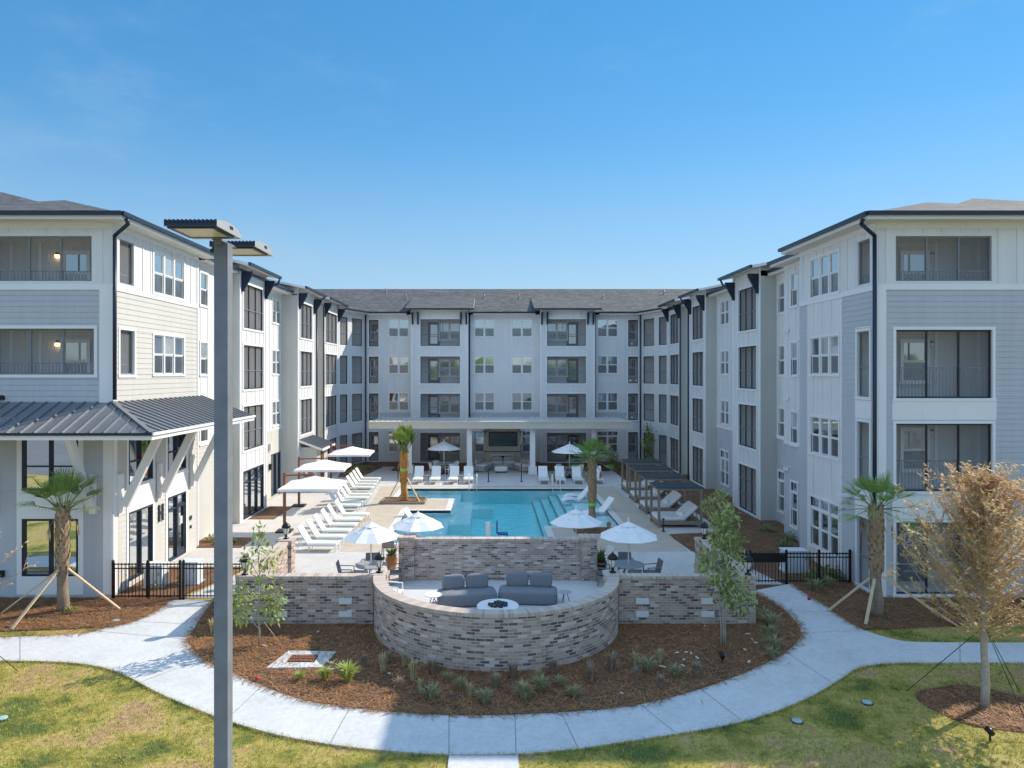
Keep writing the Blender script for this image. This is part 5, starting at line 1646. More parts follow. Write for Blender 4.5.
# moulded loungers standing in the pool
def make_pool_lounger():
    t = thing('pool_lounger', '', 'pool lounger')
    m_ = MB(); pr = [(-0.85, 0.10), (-0.6, 0.22), (-0.2, 0.24), (0.15, 0.17), (0.45, 0.42), (0.72, 0.72), (0.85, 0.86)]
    pr2 = [(x, z) for x, z in smooth_poly(pr, 4)]
    for (xa, za), (xb, zb_) in zip(pr2, pr2[1:]):
        m_.hexa([(xa, -0.31, za - 0.09), (xb, -0.31, zb_ - 0.09), (xb, 0.31, zb_ - 0.09), (xa, 0.31, za - 0.09), (xa, -0.31, za), (xb, -0.31, zb_), (xb, 0.31, zb_), (xa, 0.31, za)], 'white_furn')
    m_.build('shell', t)
    m_ = MB(); m_.box(-0.5, 0.5, -0.24, 0.24, -0.02, 0.1, 'white_furn'); m_.build('base', t)
    return t


pl_ = make_pool_lounger()
for i, (x, y, rz, lab) in enumerate(((5.25, 43.2, 0.1, 'white moulded pool lounger in the shallow water, reclined beside the palm trunk'), (5.75, 38.2, 0.35, 'white moulded pool lounger in the shallow water partly behind the palm trunk'),
                                     (5.0, 42.0, 0.12, 'flat white moulded pool lounger in front of the reclined one'), (-3.9, 36.6, 2.7, 'white moulded pool lounger at the tan paving edge behind the sunlit round umbrella'))):
    o = pl_ if i == 0 else dup(pl_, (0, 0, 0))
    o.scale = (.75, .75, .75) if i == 3 else (1, 1, 1); o.location = (x, y, -0.14 if i != 3 else -0.2); o.rotation_euler = (0, 0, rz); o['label'] = lab; o['group'] = 'moulded pool loungers'
pl_.parent = None
ot = bpy.data.objects


# ------------------------------------------------------------------ umbrellas
def make_umbrella(r=1.0, h=2.15):
    t = thing('market_umbrella', '', 'umbrella')
    p_ = MB(); p_.tube([(0, 0, 0.02), (0, 0, h + 0.12)], 0.022, 'white_furn', 10); p_.lathe((0, 0, h + 0.1), [(0.02, 0), (0.035, 0.04), (0.01, 0.12)], 'white_furn', 8); p_.build('pole', t)
    b_ = MB(); b_.lathe((0, 0, 0), [(0.26, 0), (0.26, 0.05), (0.06, 0.08), (0.05, 0.25)], 'dark_metal', 18); b_.build('base', t)
    c_ = MB(); n = 8
    zr = h - 0.46
    rings = [(0.02, h + 0.02), (0.22, h - 0.055), (0.6, h - 0.235), (r, zr)]
    for k in range(n):
        a0 = 2 * math.pi * (k + .5) / n; a1 = 2 * math.pi * (k + 1.5) / n; am = (a0 + a1) / 2
        for (ra, za), (rb, zb_) in zip(rings, rings[1:]):
            s_ = 0.018 * rb / r
            pa0 = (ra * math.cos(a0), ra * math.sin(a0), za); pa1 = (ra * math.cos(a1), ra * math.sin(a1), za)
            pb0 = (rb * math.cos(a0), rb * math.sin(a0), zb_); pb1 = (rb * math.cos(a1), rb * math.sin(a1), zb_)
            ma = (ra * math.cos(am) * 0.91, ra * math.sin(am) * 0.91, za - 0.02); mb_ = (rb * math.cos(am) * 0.91, rb * math.sin(am) * 0.91, zb_ - s_)
            c_.face([pb0, mb_, ma, pa0], 'canvas'); c_.face([mb_, pb1, pa1, ma], 'canvas')
    c_.build('canopy', t)
    v_ = MB(); v_.lathe((0, 0, 0), [(0.30, h - 0.075), (0.02, h + 0.06)], 'canvas', 8, False); v_.build('vent_cap', t)
    for k in range(n):
        a0 = 2 * math.pi * (k + .5) / n
        r_ = MB(); r_.tube([(0.04 * math.cos(a0), 0.04 * math.sin(a0), h - 0.03), (r * math.cos(a0), r * math.sin(a0), zr - 0.012)], 0.009, 'white_furn', 5); r_.build('rib', t)
    return t


um = make_umbrella()
ux = lambda px, Y: (px - CX) * Y / F_PX
UM = [(ux(371, 24.7), 24.7, 1.0, 'white round umbrella over the grey table by the front lounge chair'), (ux(418, 26.5), 26.5, 1.0, 'white round umbrella in front of the turquoise water beside the terracotta urn'),
      (ux(576, 27.1), 27.1, 1.02, 'white round umbrella in front of the palm standing in shade'), (ux(628.5, 24.8), 24.8, 1.05, 'white round umbrella over the round table by the shaded brick wall'),
      (ux(444, 52.5), 52.5, 1.3, 'pale umbrella over the dining set between pavilion posts behind the tied palm'), (ux(569.5, 50.5), 50.5, 1.3, 'grey looking umbrella in shade over the dining set near the mulched palm')]
for i, (x, y, sc, lab) in enumerate(UM):
    o = um if i == 0 else dup(um, (0, 0, 0))
    o.location = (x, y, 0.035); o.rotation_euler = (0, 0, 0.2 * i); o.scale = (sc, sc, 1.0 if sc < 1.1 else 1.08); o['label'] = lab; o['group'] = 'round umbrellas on the pool deck'


def make_cantilever():
    t = thing('cantilever_umbrella', '', 'umbrella')
    p_ = MB(); p_.box(-0.06, 0.06, -0.06, 0.06, 0, 2.75, 'rust_wood'); p_.build('post', t)
    p_ = MB(); p_.box(-0.35, 0.35, -0.35, 0.35, 0, 0.07, 'dark_metal'); p_.build('base', t)
    p_ = MB(); p_.bar((0, 0, 2.62), (1.4, 0, 2.66), 0.06, 0.07, 'rust_wood'); p_.tube([(1.35, 0, 2.66), (1.35, 0, 2.5)], 0.025, 'dark_metal', 8); p_.build('arm', t)
    c_ = MB(); h = 1.35
    ap = (1.35, 0, 2.60)
    cr = [(1.35 + sx * h, sy * h, 2.18) for sx, sy in ((-1, -1), (1, -1), (1, 1), (-1, 1))]
    for k in range(4):
        a = Vector(cr[k]); b_ = Vector(cr[(k + 1) % 4]); m_ = (a + b_) / 2; A = Vector(ap)
        m_ = A + (m_ - A) * 0.97; m_.z -= 0.0
        am = A + (a - A) * .5 - Vector((0, 0, .03)); bm = A + (b_ - A) * .5 - Vector((0, 0, .03)); mm = A + (m_ - A) * .5 - Vector((0, 0, .045))
        for q in ([am, mm, A], [mm, bm, A], [a, m_, mm, am], [m_, b_, bm, mm]): c_.face(q, 'canvas')
        dn = Vector((0, 0, -0.12)); c_.face([a + dn, m_ + dn, m_, a], 'canvas'); c_.face([m_ + dn, b_ + dn, b_, m_], 'canvas')
    c_.build('canopy', t)
    for k in range(4):
        r_ = MB(); r_.tube([(ap[0], ap[1], ap[2] - 0.06), (cr[k][0], cr[k][1], cr[k][2] - 0.03)], 0.012, 'dark_metal', 5); r_.build('rib', t)
    return t


ca = make_cantilever()
for i, (x, y, lab) in enumerate(((ux(284.5, 33.2), 33.2, 'square white umbrella on a red brown post nearest the brick wall'), (ux(299, 39.6), 39.6, 'middle square white umbrella on a red brown post beside the storefront windows'), (ux(331, 46.8), 46.8, 'square white umbrella on a red brown post nearest the back wing'))):
    o = ca if i == 0 else dup(ca, (0, 0, 0))
    o.location = (x, y, 0.035); o.rotation_euler = (0, 0, 0.05); o['label'] = lab; o['group'] = 'square umbrellas on red brown posts'


# ------------------------------------------------------------------ tables and chairs
def make_table(r=0.55):
    t = thing('round_table', '', 'table')
    b_ = MB(); b_.lathe((0, 0, 0), [(r - .02, 0.70), (r, 0.715), (r, 0.735), (r - .02, 0.745)], 'head_metal', 28); b_.build('tabletop', t)
    for k in range(4):
        a_ = k * math.pi / 2 + .4
        b_ = MB(); b_.tube([(0.1 * math.cos(a_), .1 * math.sin(a_), 0.70), ((r - .12) * math.cos(a_), (r - .12) * math.sin(a_), 0)], 0.02, 'chair_gray', 6); b_.build('leg', t)
    return t


def make_chair(mt):
    t = thing('patio_chair', '', 'chair')
    s = MB(); s.box(-0.25, 0.25, -0.24, 0.24, 0.40, 0.44, mt); s.build('seat', t)
    s = MB(); s.hexa([(-0.25, 0.22, 0.44), (0.25, 0.22, 0.44), (0.25, 0.25, 0.44), (-0.25, 0.25, 0.44), (-0.23, 0.33, 0.86), (0.23, 0.33, 0.86), (0.23, 0.36, 0.86), (-0.23, 0.36, 0.86)], mt); s.build('backrest', t)
    for sx in (-1, 1):
        s = MB(); s.bar((sx * .27, -.2, .63), (sx * .27, .28, .65), 0.045, 0.025, mt); s.bar((sx * .27, -.2, .63), (sx * .27, -.2, .42), 0.03, 0.03, mt); s.build('armrest', t)
        for y in (-.2, .24):
            s = MB(); s.bar((sx * .24, y, .41), (sx * .25, y * 1.15, 0), 0.03, 0.03, mt); s.build('leg', t)
    return t


tbl = make_table(); chw = make_chair('white_furn'); chg = make_chair('chair_gray')
n_t = 0
SETS = [(UM[0][:2], 'chair_gray', (0.2, 1.7, 3.2, 4.6), 'the front lounge chair umbrella'), (UM[3][:2], 'chair_gray', (0.1, 1.5, 3.1, 4.7), 'the umbrella by the shaded brick wall'),
        (UM[4][:2], 'white_furn', (0.6, 2.2, 3.7, 5.3), 'the pavilion umbrella behind the tied palm'), (UM[5][:2], 'white_furn', (0.6, 2.2, 3.7, 5.3), 'the shaded pavilion umbrella')]
fw = fg = True
for (x, y), mt, angs, where in SETS:
    o = tbl if n_t == 0 else dup(tbl, (0, 0, 0)); n_t += 1
    o.location = (x, y, 0.036); o['label'] = 'round grey table under ' + where; o['group'] = 'round tables under umbrellas'
    for k, a_ in enumerate(angs):
        px, py = x + 0.82 * math.cos(a_), y + 0.82 * math.sin(a_)
        rz = a_ - math.pi / 2
        lab = '%s chair under %s, on its %s side' % ('grey' if mt == 'chair_gray' else 'white', where, ['daybed', 'back', 'sunlit', 'lawn'][k])
        if mt == 'chair_gray':
            c = chg if fg else dup(chg, (0, 0, 0)); fg = False
        else:
            c = chw if fw else dup(chw, (0, 0, 0)); fw = False
        c.location = (px, py, 0.036); c.rotation_euler = (0, 0, rz); c['label'] = lab; c['group'] = 'chairs round the umbrella tables'
for x, y, rz, lab in ((ux(394, 22.6), 22.6, 1.4, 'white chair alone inside the terrace below the terracotta urn'), (ux(603, 26.6), 26.6, -1.2, 'white chair beside the dark brown pot')):
    dup(chw, (x, y, 0.056), rz, lab, 'single white chairs by the fire wall')
dup(chg, (ux(389, 28.6), 28.6, 0.036), math.pi, 'olive backed grey chair on the tan paving beside the fire wall', 'chairs by the fire wall')

# ------------------------------------------------------------------ fire pit terrace
def make_sofa(x, y, rz, lab, cush):
    t = thing('outdoor_sofa', lab, 'sofa', (x, y, 0.055), rz)
    b_ = MB(); b_.blob((0, 0, 0.22), (0.95, 0.45, 0.22), 'gray_fabric', 0.34, 0.28, 40, 16); b_.build('seat', t)
    b_ = MB(); b_.box(-0.8, 0.8, -0.32, 0.32, 0.0, 0.06, 'dark_metal'); b_.build('base', t)
    for cx_, a_ in cush:
        b_ = MB(); b_.blob((cx_, 0.26, 0.63), (0.36, 0.13, 0.23), 'gray_fabric', 0.42, 0.3, 28, 14, a_, -0.18); b_.build('back_cushion', t)
    return t


make_sofa(ux(467, 22.75), 22.75, 0.16, 'slate grey outdoor sofa with two cushions, partly in sun beside the wire side table', ((-0.42, 0.1), (0.36, 0.05)))
make_sofa(ux(528, 22.95), 22.95, -0.09, 'slate grey outdoor sofa with two cushions, wholly in shade behind the fire table', ((-0.36, 0.03), (0.42, -0.06)))
t = thing('fire_table', 'round white fire table filled with dark lava rock', 'fire table', (ux(498, 21.4), 21.4, 0.055))
b = MB(); b.lathe((0, 0, 0), [(0.38, 0), (0.5, 0.05), (0.62, 0.30), (0.64, 0.36), (0.62, 0.38)], 'white_furn', 36); b.build('bowl', t)
b = MB()
for k in range(60):
    a_ = random.random() * 6.28; r_ = 0.27 * math.sqrt(random.random())
    s_ = random.uniform(0.035, 0.06)
    b.blob((r_ * math.cos(a_), r_ * math.sin(a_), 0.41 + (0.27 - r_) * 0.16), (s_, s_ * .8, s_ * .8), 'lava', 1, 1, 6, 4, random.random() * 3)
b.build('lava_rock', t)
t = thing('wire_side_table', 'small white topped side table with thin crossed legs beside the sofa', 'side table', (ux(433, 22.2), 22.2, 0.055))
b = MB(); b.lathe((0, 0, 0), [(0.27, 0.43), (0.28, 0.445), (0.27, 0.46)], 'white_furn', 24); b.build('tabletop', t)
for k in range(3):
    a_ = k * 2.094 + .3; b = MB(); b.tube([(0.06 * math.cos(a_ + 2), 0.06 * math.sin(a_ + 2), 0.43), (0.22 * math.cos(a_), 0.22 * math.sin(a_), 0)], 0.012, 'dark_metal', 6); b.build('leg', t)
t = thing('wire_side_table', 'low glass topped side table standing clear of the shaded sofa', 'side table', (ux(565, 22.6), 22.6, 0.055))
b = MB(); b.lathe((0, 0, 0), [(0.2, 0.40), (0.21, 0.41), (0.2, 0.42)], 'head_metal', 24); b.build('tabletop', t)
for k in range(3):
    a_ = k * 2.094; b = MB(); b.tube([(0.05 * math.cos(a_), 0.05 * math.sin(a_), 0.4), (0.18 * math.cos(a_), 0.18 * math.sin(a_), 0)], 0.01, 'dark_metal', 6); b.build('leg', t)


def pot(x, y, mt, lab, h=0.62):
    t = thing('planter_urn', lab, 'planter', (x, y, 0.036))
    b_ = MB(); b_.lathe((0, 0, 0), [(0.13, 0), (0.14, 0.03), (0.22, h * .55), (0.24, h * .75), (0.17, h * .93), (0.21, h), (0.17, h - .01), (0.14, h * .9)], mt, 20); b_.build('urn', t)
    b_ = MB()
    for k in range(40):
        a_ = random.random() * 6.28; r_ = random.uniform(.1, .3); z_ = h + random.uniform(.1, .4)
        leaf(b_, (0.05 * math.cos(a_), .05 * math.sin(a_), h - .05), (r_ * math.cos(a_), r_ * math.sin(a_), z_), 0.03, 'leaf_green')
    b_.build('foliage', t)


def leaf(mb, a, b, w, mat, droop=0.0):
    """one pointed leaf from a to b"""
    a = Vector(a); b = Vector(b); d = b - a
    s = d.cross(Vector((random.uniform(-.4, .4), random.uniform(-.4, .4), 1)))
    if s.length < 1e-5: s = Vector((1, 0, 0))
    s = s.normalized() * w
    m_ = a + d * 0.45 + Vector((0, 0, droop))
    mb.face([a, m_ + s, b, m_ - s], mat)


pot(ux(391.5, 26.5), 26.5, 'terracotta', 'terracotta urn with a small plant beside the fire wall end pier'); pot(ux(600.5, 26.0), 26.0, 'dark_pot', 'dark brown urn with a small plant beside the shaded end of the fire wall')

# ------------------------------------------------------------------ daybeds
def make_daybed():
    t = thing('canopy_daybed', '', 'daybed')
    Lx, Ly, H = 2.15, 1.75, 1.78
    for x in (0.06, Lx - 0.06):
        for y in (0.06, Ly - 0.06):
            b_ = MB(); b_.box(x - .055, x + .055, y - .055, y + .055, 0, H, 'teak'); b_.build('post', t)
    b_ = MB(); b_.box(0.02, Lx - .02, 0.02, Ly - .02, 0.14, 0.30, 'teak')
    for y in (0.06, Ly - .06): b_.bar((0, y, H + .05), (Lx, y, H + .05), 0.09, 0.09, 'teak')
    for x in (0.06, Lx - .06): b_.bar((x, .1, H + .052), (x, Ly - .1, H + .052), 0.088, 0.088, 'teak')
    b_.build('frame', t)
    b_ = MB()
    for k in range(15):
        y = 0.03 + k * (Ly - .06) / 14
        b_.bar((-0.05, y, H + .13), (Lx + .05, y, H + .13), 0.088, 0.03, 'slat_green')
    b_.build('roof_slats', t)
    b_ = MB(); b_.blob((0.72, Ly / 2, 0.39), (0.70, Ly / 2 - .09, 0.10), 'cushion', 0.25, 0.2, 32, 10); b_.build('mattress', t)
    b_ = MB()
    R_ = Matrix.Rotation(-math.radians(42), 3, 'Y')
    i0 = len(b_.v); b_.blob((0, 0, 0), (0.42, Ly / 2 - .1, 0.08), 'cushion', 0.25, 0.2, 32, 10)
    b_.v = [tuple(R_ @ Vector(q) + Vector((1.64, Ly / 2, 0.72))) for q in b_.v]; b_.build('back_cushion', t)
    b_ = MB()
    for k in range(8):
        s_ = k / 7
        b_.bar((1.38 + .62 * s_, .12, 0.38 + .56 * s_), (1.38 + .62 * s_, Ly - .12, 0.38 + .56 * s_), 0.03, 0.05, 'teak')
    for y in (.2, Ly - .2): b_.bar((1.85, y, .8), (1.98, y, .3), 0.04, 0.05, 'teak')
    b_.build('back_slats', t)
    b_ = MB(); b_.blob((1.22, 0.62, 0.55), (0.10, 0.30, 0.13), 'white_furn', .6, .5, 20, 10, 0.2); b_.build('pillow', t)
    return t


db = make_daybed()
for i, (x, y) in enumerate(((8.0, 34.0), (8.1, 37.25), (8.2, 40.5), (8.35, 43.75))):
    o = db if i == 0 else dup(db, (0, 0, 0))
    o.location = (x, y, 0.032); o['label'] = '%s timber daybed with dark slatted roof, counted from the brick pier' % ORD[i]; o['group'] = 'timber daybeds beside the pool'

# ------------------------------------------------------------------ pavilion at the end of the pool
pv = thing('pavilion', 'open pavilion with white posts and a long pale metal roof before the back wing', 'pavilion', (0.5, 54.5, 0))
b = MB()
x0, x1, yf, yb_ = -8.95, 10.35, 51.6, 57.6
zf, zk = 3.93, 3.88
b.hexa([(x0, yf, zf - .06), (x1, yf, zf - .06), (x1, yb_, zk - .06), (x0, yb_, zk - .06), (x0, yf, zf), (x1, yf, zf), (x1, yb_, zk), (x0, yb_, zk)], 'pale_metal')
x = x0 + .1
while x < x1:
    b.bar((x, yf, zf + .02), (x, yb_, zk + .02), 0.03, 0.04, 'pale_metal'); x += 0.42
b.build('roof', pv, world_coords=True)
b = MB(); b.box(x0 + .06, x1 - .06, yf + .05, yf + .25, 3.42, zf - .065, 'beam'); b.box(x0 + .06, x0 + .26, yf + .25, yb_, 3.44, zf - .065, 'beam'); b.box(x1 - .26, x1 - .06, yf + .25, yb_, 3.44, zf - .065, 'beam')
b.box(x0 + .26, x1 - .26, yf + .25, yb_, 3.62, 3.68, 'beam'); b.build('beam', pv, world_coords=True)
for px, Y in ((409.5, 53.0), (469.5, 52.4), (532.5, 52.4), (593.5, 53.0)):
    X = (px - CX) * Y / F_PX
    b = MB(); b.box(X - .19, X + .19, Y - .19, Y + .19, 0.6, 3.42, 'white_trim'); b.box(X - .3, X + .3, Y - .3, Y + .3, 0, 0.6, 'white_trim'); b.build('post', pv, world_coords=True)
    b = MB(); b.box(X - .05, X + .05, Y - .27, Y - .195, 3.0, 3.3, 'white_furn'); b.build('sconce', pv, world_coords=True)
tw = thing('fireplace_wall', 'beige tiled fireplace wall with a white mantel under the pavilion', 'fireplace', (0.7, 57.6, 0))
b = MB(); X0, X1 = (484 - CX) * 57.3 / F_PX, (520.5 - CX) * 57.3 / F_PX
b.box(X0, X1, 57.3, 58.6, 0, 3.6, 'stone_panel'); b.build('chimney_breast', tw, world_coords=True)
b = MB(); b.box(X0 - .02, X1 + .02, 57.22, 57.297, 1.12, 1.17, 'dark_metal'); b.build('mantel', tw, world_coords=True)
b = MB(); b.box(X0 + .55, X1 - .55, 57.2, 57.296, 0.2, 0.95, 'white_trim'); b.box(X0 + .75, X1 - .75, 57.19, 57.2, 0.3, 0.8, 'tv'); b.build('firebox', tw, world_coords=True)
tv = thing('television', 'large black flat television on the beige fireplace wall', 'television', ((502.8 - CX) * 57.2 / F_PX, 57.2, 2.16))
b = MB(); b.box(-1.13, 1.13, -0.06, 0.06, -0.57, 0.57, 'black_metal'); b.build('casing', tv)
b = MB(); b.box(-1.07, 1.07, -0.068, -0.061, -0.51, 0.51, 'tv'); b.build('screen', tv)
for sx in (-1, 1):
    fn = thing('wall_fan', 'black wall fan beside the television towards the %s' % ('sunlit wing' if sx < 0 else 'daybeds'), 'fan', (tv.location.x + sx * 1.42, 57.0, 2.75), 0, 'fans beside the television')
    b = MB(); b.tube([(0, 0.28, 0), (0, 0.05, 0)], 0.04, 'black_metal', 8); b.lathe((0, 0, -.05), [(0.07, 0), (0.07, .1)], 'black_metal', 10); b.build('motor', fn)
    for k in range(3):
        a_ = k * 2.094 + 0.5; b = MB(); b.bar((0.05 * math.cos(a_), 0, .05 * math.sin(a_)), (.33 * math.cos(a_), -.02, .33 * math.sin(a_)), .03, 0.13, 'black_metal', up=(0, 1, 0)); b.build('blade', fn)


def make_sectional(x, y, rz, lab):
    t = thing('sectional_sofa', lab, 'sofa', (x, y, 0.035), rz)
    b_ = MB(); b_.box(-0.95, 0.95, -0.42, 0.42, 0.06, 0.40, 'sectional'); b_.build('base', t)
    for sx in (-.48, .48):
        b_ = MB(); b_.blob((sx, -.05, 0.47), (.46, .40, .10), 'cushion', .4, .3, 20, 8); b_.build('seat_cushion', t)
        b_ = MB(); b_.blob((sx, .30, 0.68), (.44, .12, .2), 'sectional', .5, .4, 20, 8); b_.build('back_cushion', t)
    b_ = MB(); b_.box(-0.95, 0.95, 0.42, 0.55, 0.06, 0.75, 'sectional'); b_.build('backrest', t)
    return t


make_sectional(ux(483.5, 54.2), 54.2, 1.2, 'light grey sectional sofa before the fireplace, on the side of the tied palm'); make_sectional(ux(522.5, 54.2), 54.2, -1.2, 'light grey sectional sofa before the fireplace, on the side of the daybeds')
make_sectional(ux(503, 55.7), 55.7, 0, 'light grey sectional sofa facing the pool right under the television')
t = thing('ottoman', 'pale square ottoman in the middle of the sectional sofas', 'ottoman', (ux(501, 53.3), 53.3, 0.035))
b = MB(); b.blob((0, 0, .27), (.5, .45, .2), 'cushion', .35, .3, 24, 10); b.build('cushion', t); b = MB(); b.box(-.42, .42, -.38, .38, 0, .1, 'dark_metal'); b.build('base', t)
for i, (px, Y, lab) in enumerate(((398, 48.5, 'thin dark bollard beside the tied up palm'), (488.5, 48.6, 'thin dark bollard before the sectional sofa on the side of the tied palm'), (521.5, 48.6, 'thin dark bollard before the sectional sofa on the side of the daybeds'), (663.5, 33.2, 'thin dark bollard in front of the first daybed'))):
    t = thing('bollard_light', lab, 'bollard', (ux(px, Y), Y, 0.03), 0, 'thin bollards on the deck')
    b = MB(); hh = 1.15 if i < 3 else 0.55
    b.tube([(0, 0, 0), (0, 0, hh)], 0.035, 'dark_metal', 8); b.build('post', t)
    b = MB(); b.lathe((0, 0, 0), [(0.09, 0), (0.09, 0.04), (0.04, .06)], 'dark_metal', 10); b.build('base', t)
    b = MB(); b.lathe((0, 0, hh), [(0.05, 0), (.055, .05), (.02, .08)], 'dark_metal', 10); b.build('cap', t)
# ladder rails
for i, (px, Y, rz, lab) in enumerate(((473, 45.9, 0, 'bent steel handrail pair at the far pool edge near the bollard'), (556, 45.9, 0, 'bent steel handrail pair at the head of the pool steps'))):
    t = thing('pool_handrail', lab, 'handrail', (ux(px, Y), Y, 0.04), rz, 'handrails at the far pool edge')
    for sx in (-.25, .25):
        b = MB(); b.tube([(sx, .25, 0), (sx, .25, .7), (sx, .1, .88), (sx, -.15, .88), (sx, -.35, .7), (sx, -.35, -.5)], 0.025, 'white_furn', 8); b.build('rail', t)
t = thing('pool_lift', 'white and blue pool access lift at the near pool edge', 'pool lift', (ux(488, 31.0), 30.55, 0.04))
b = MB(); b.box(-.10, .10, -.09, .09, 0.05, 1.0, 'white_furn'); b.box(-.25, .25, -.25, .22, 0, .049, 'pole_metal'); b.build('column', t)
b = MB(); b.bar((0.1, 0, .86), (.42, .15, .74), .05, .06, 'white_furn'); b.build('arm', t)
b = MB(); b.box(.42, .86, .0, .4, .42, .48, 'blue_plastic'); b.build('seat', t); b = MB(); b.box(.36, .42, .0, .4, .48, .98, 'blue_plastic'); b.build('backrest', t)
b = MB(); b.box(.86, .95, .02, .38, .12, .2, 'blue_plastic'); b.bar((.84, .2, .44), (.9, .2, .16), .2, .04, 'blue_plastic'); b.build('footrest', t)
# drain and small covers in the beds and lawn
t = thing('drain_inlet', 'square pale concrete drain apron with a rusty grate in the mulch', 'drain', (G(302, 662)[0], G(302, 662)[1], 0.045))
b = MB(); b.prism([(-0.75, -.55), (.62, -.5), (.78, .5), (-.5, .55)], -.02, .035, 'path'); b.build('apron', t)
b = MB()
for k in range(11): b.box(-.3 + k * .06, -.275 + k * .06, -.18, .2, .036, .055, 'rust_wood')
for yy in (-.18, .0, .2): b.box(-.33, .36, yy - .012, yy + .012, .056, .066, 'rust_wood')
b.box(-.34, .37, -.2, .22, .0355, .0358, 'black_metal'); b.build('grate', t)
for px, py, lab in ((867, 703.5, 'pale green round valve lid in the shaded lawn close to the tan tree'), (797, 722, 'pale green round valve lid at the edge of the shaded lawn'), (2, 719.5, 'pale green round valve lid in the sunny lawn'), (116, 621.5, 'pale green valve lid in the mulch by the staked palm')):
    t = thing('valve_cover', lab, 'valve cover', (*G(px, py), 0.02), 0, 'irrigation valve lids'); b = MB(); b.lathe((0, 0, 0), [(.11, -.02), (.11, .02), (.095, .03), (.04, .033)], 'valve_green', 20); b.build('lid', t)
    b = MB(); b.lathe((0, 0, 0), [(.13, -.03), (.13, .01), (.112, .012)], 'hose', 20); b.build('rim', t)
for px, py, lab in ((258 - 0.5, 682.5, 'small red cap in the mulch at the sidewalk edge near the drain'), (809, 601, 'small red cap at the sidewalk edge by the sign gate')):
    t = thing('survey_marker', lab, 'marker', (*G(px, py), 0.04)); b = MB(); b.lathe((0, 0, 0), [(.05, 0), (.05, .08), (.02, .1)], 'red_flag', 10); b.build('cap', t)
for px, py, lab in ((722, 664, 'small dark ground spotlight in the mulch below the shaded sapling'), (990, 742, 'small black ground spotlight beside the mulch ring')):
    t = thing('ground_spotlight', lab, 'spotlight', (*G(px, py), 0.04)); b = MB(); b.tube([(0, 0, -.03), (0, 0, .14)], .02, 'black_metal', 8); b.build('stake', t)
    b = MB(); b.tube([(0, -.07, .15), (0, .07, .2)], [.055, .07], 'black_metal', 10); b.build('head', t)
ch_ = thing('stone_chip', 'small white stone chips lying loose on the shaded mulch', 'stone', (0, 0, 0), 0, 'white stone chips on the mulch')
b = MB(); b.blob((0, 0, .015), (.05, .03, .018), 'stone_chip', .8, .7, 8, 5); chm = b.build('chip', ch_)
chips = [(686, 654.5), (691, 655.5), (662, 669), (684, 662), (683, 668), (748, 636), (752, 641.5), (756, 645), (749, 664), (622, 696), (677, 655), (697, 660), (389, 676), (318, 634), (264, 648), (705, 628), (745, 652)]
for i, (px, py) in enumerate(chips):
    x, y = G(px, py); o = ch_ if i == 0 else dup(ch_, (0, 0, 0)); o.location = (x, y, .05); o.rotation_euler = (0, 0, i * 1.3); o.scale = (1 + .5 * (i % 3), 1, 1)

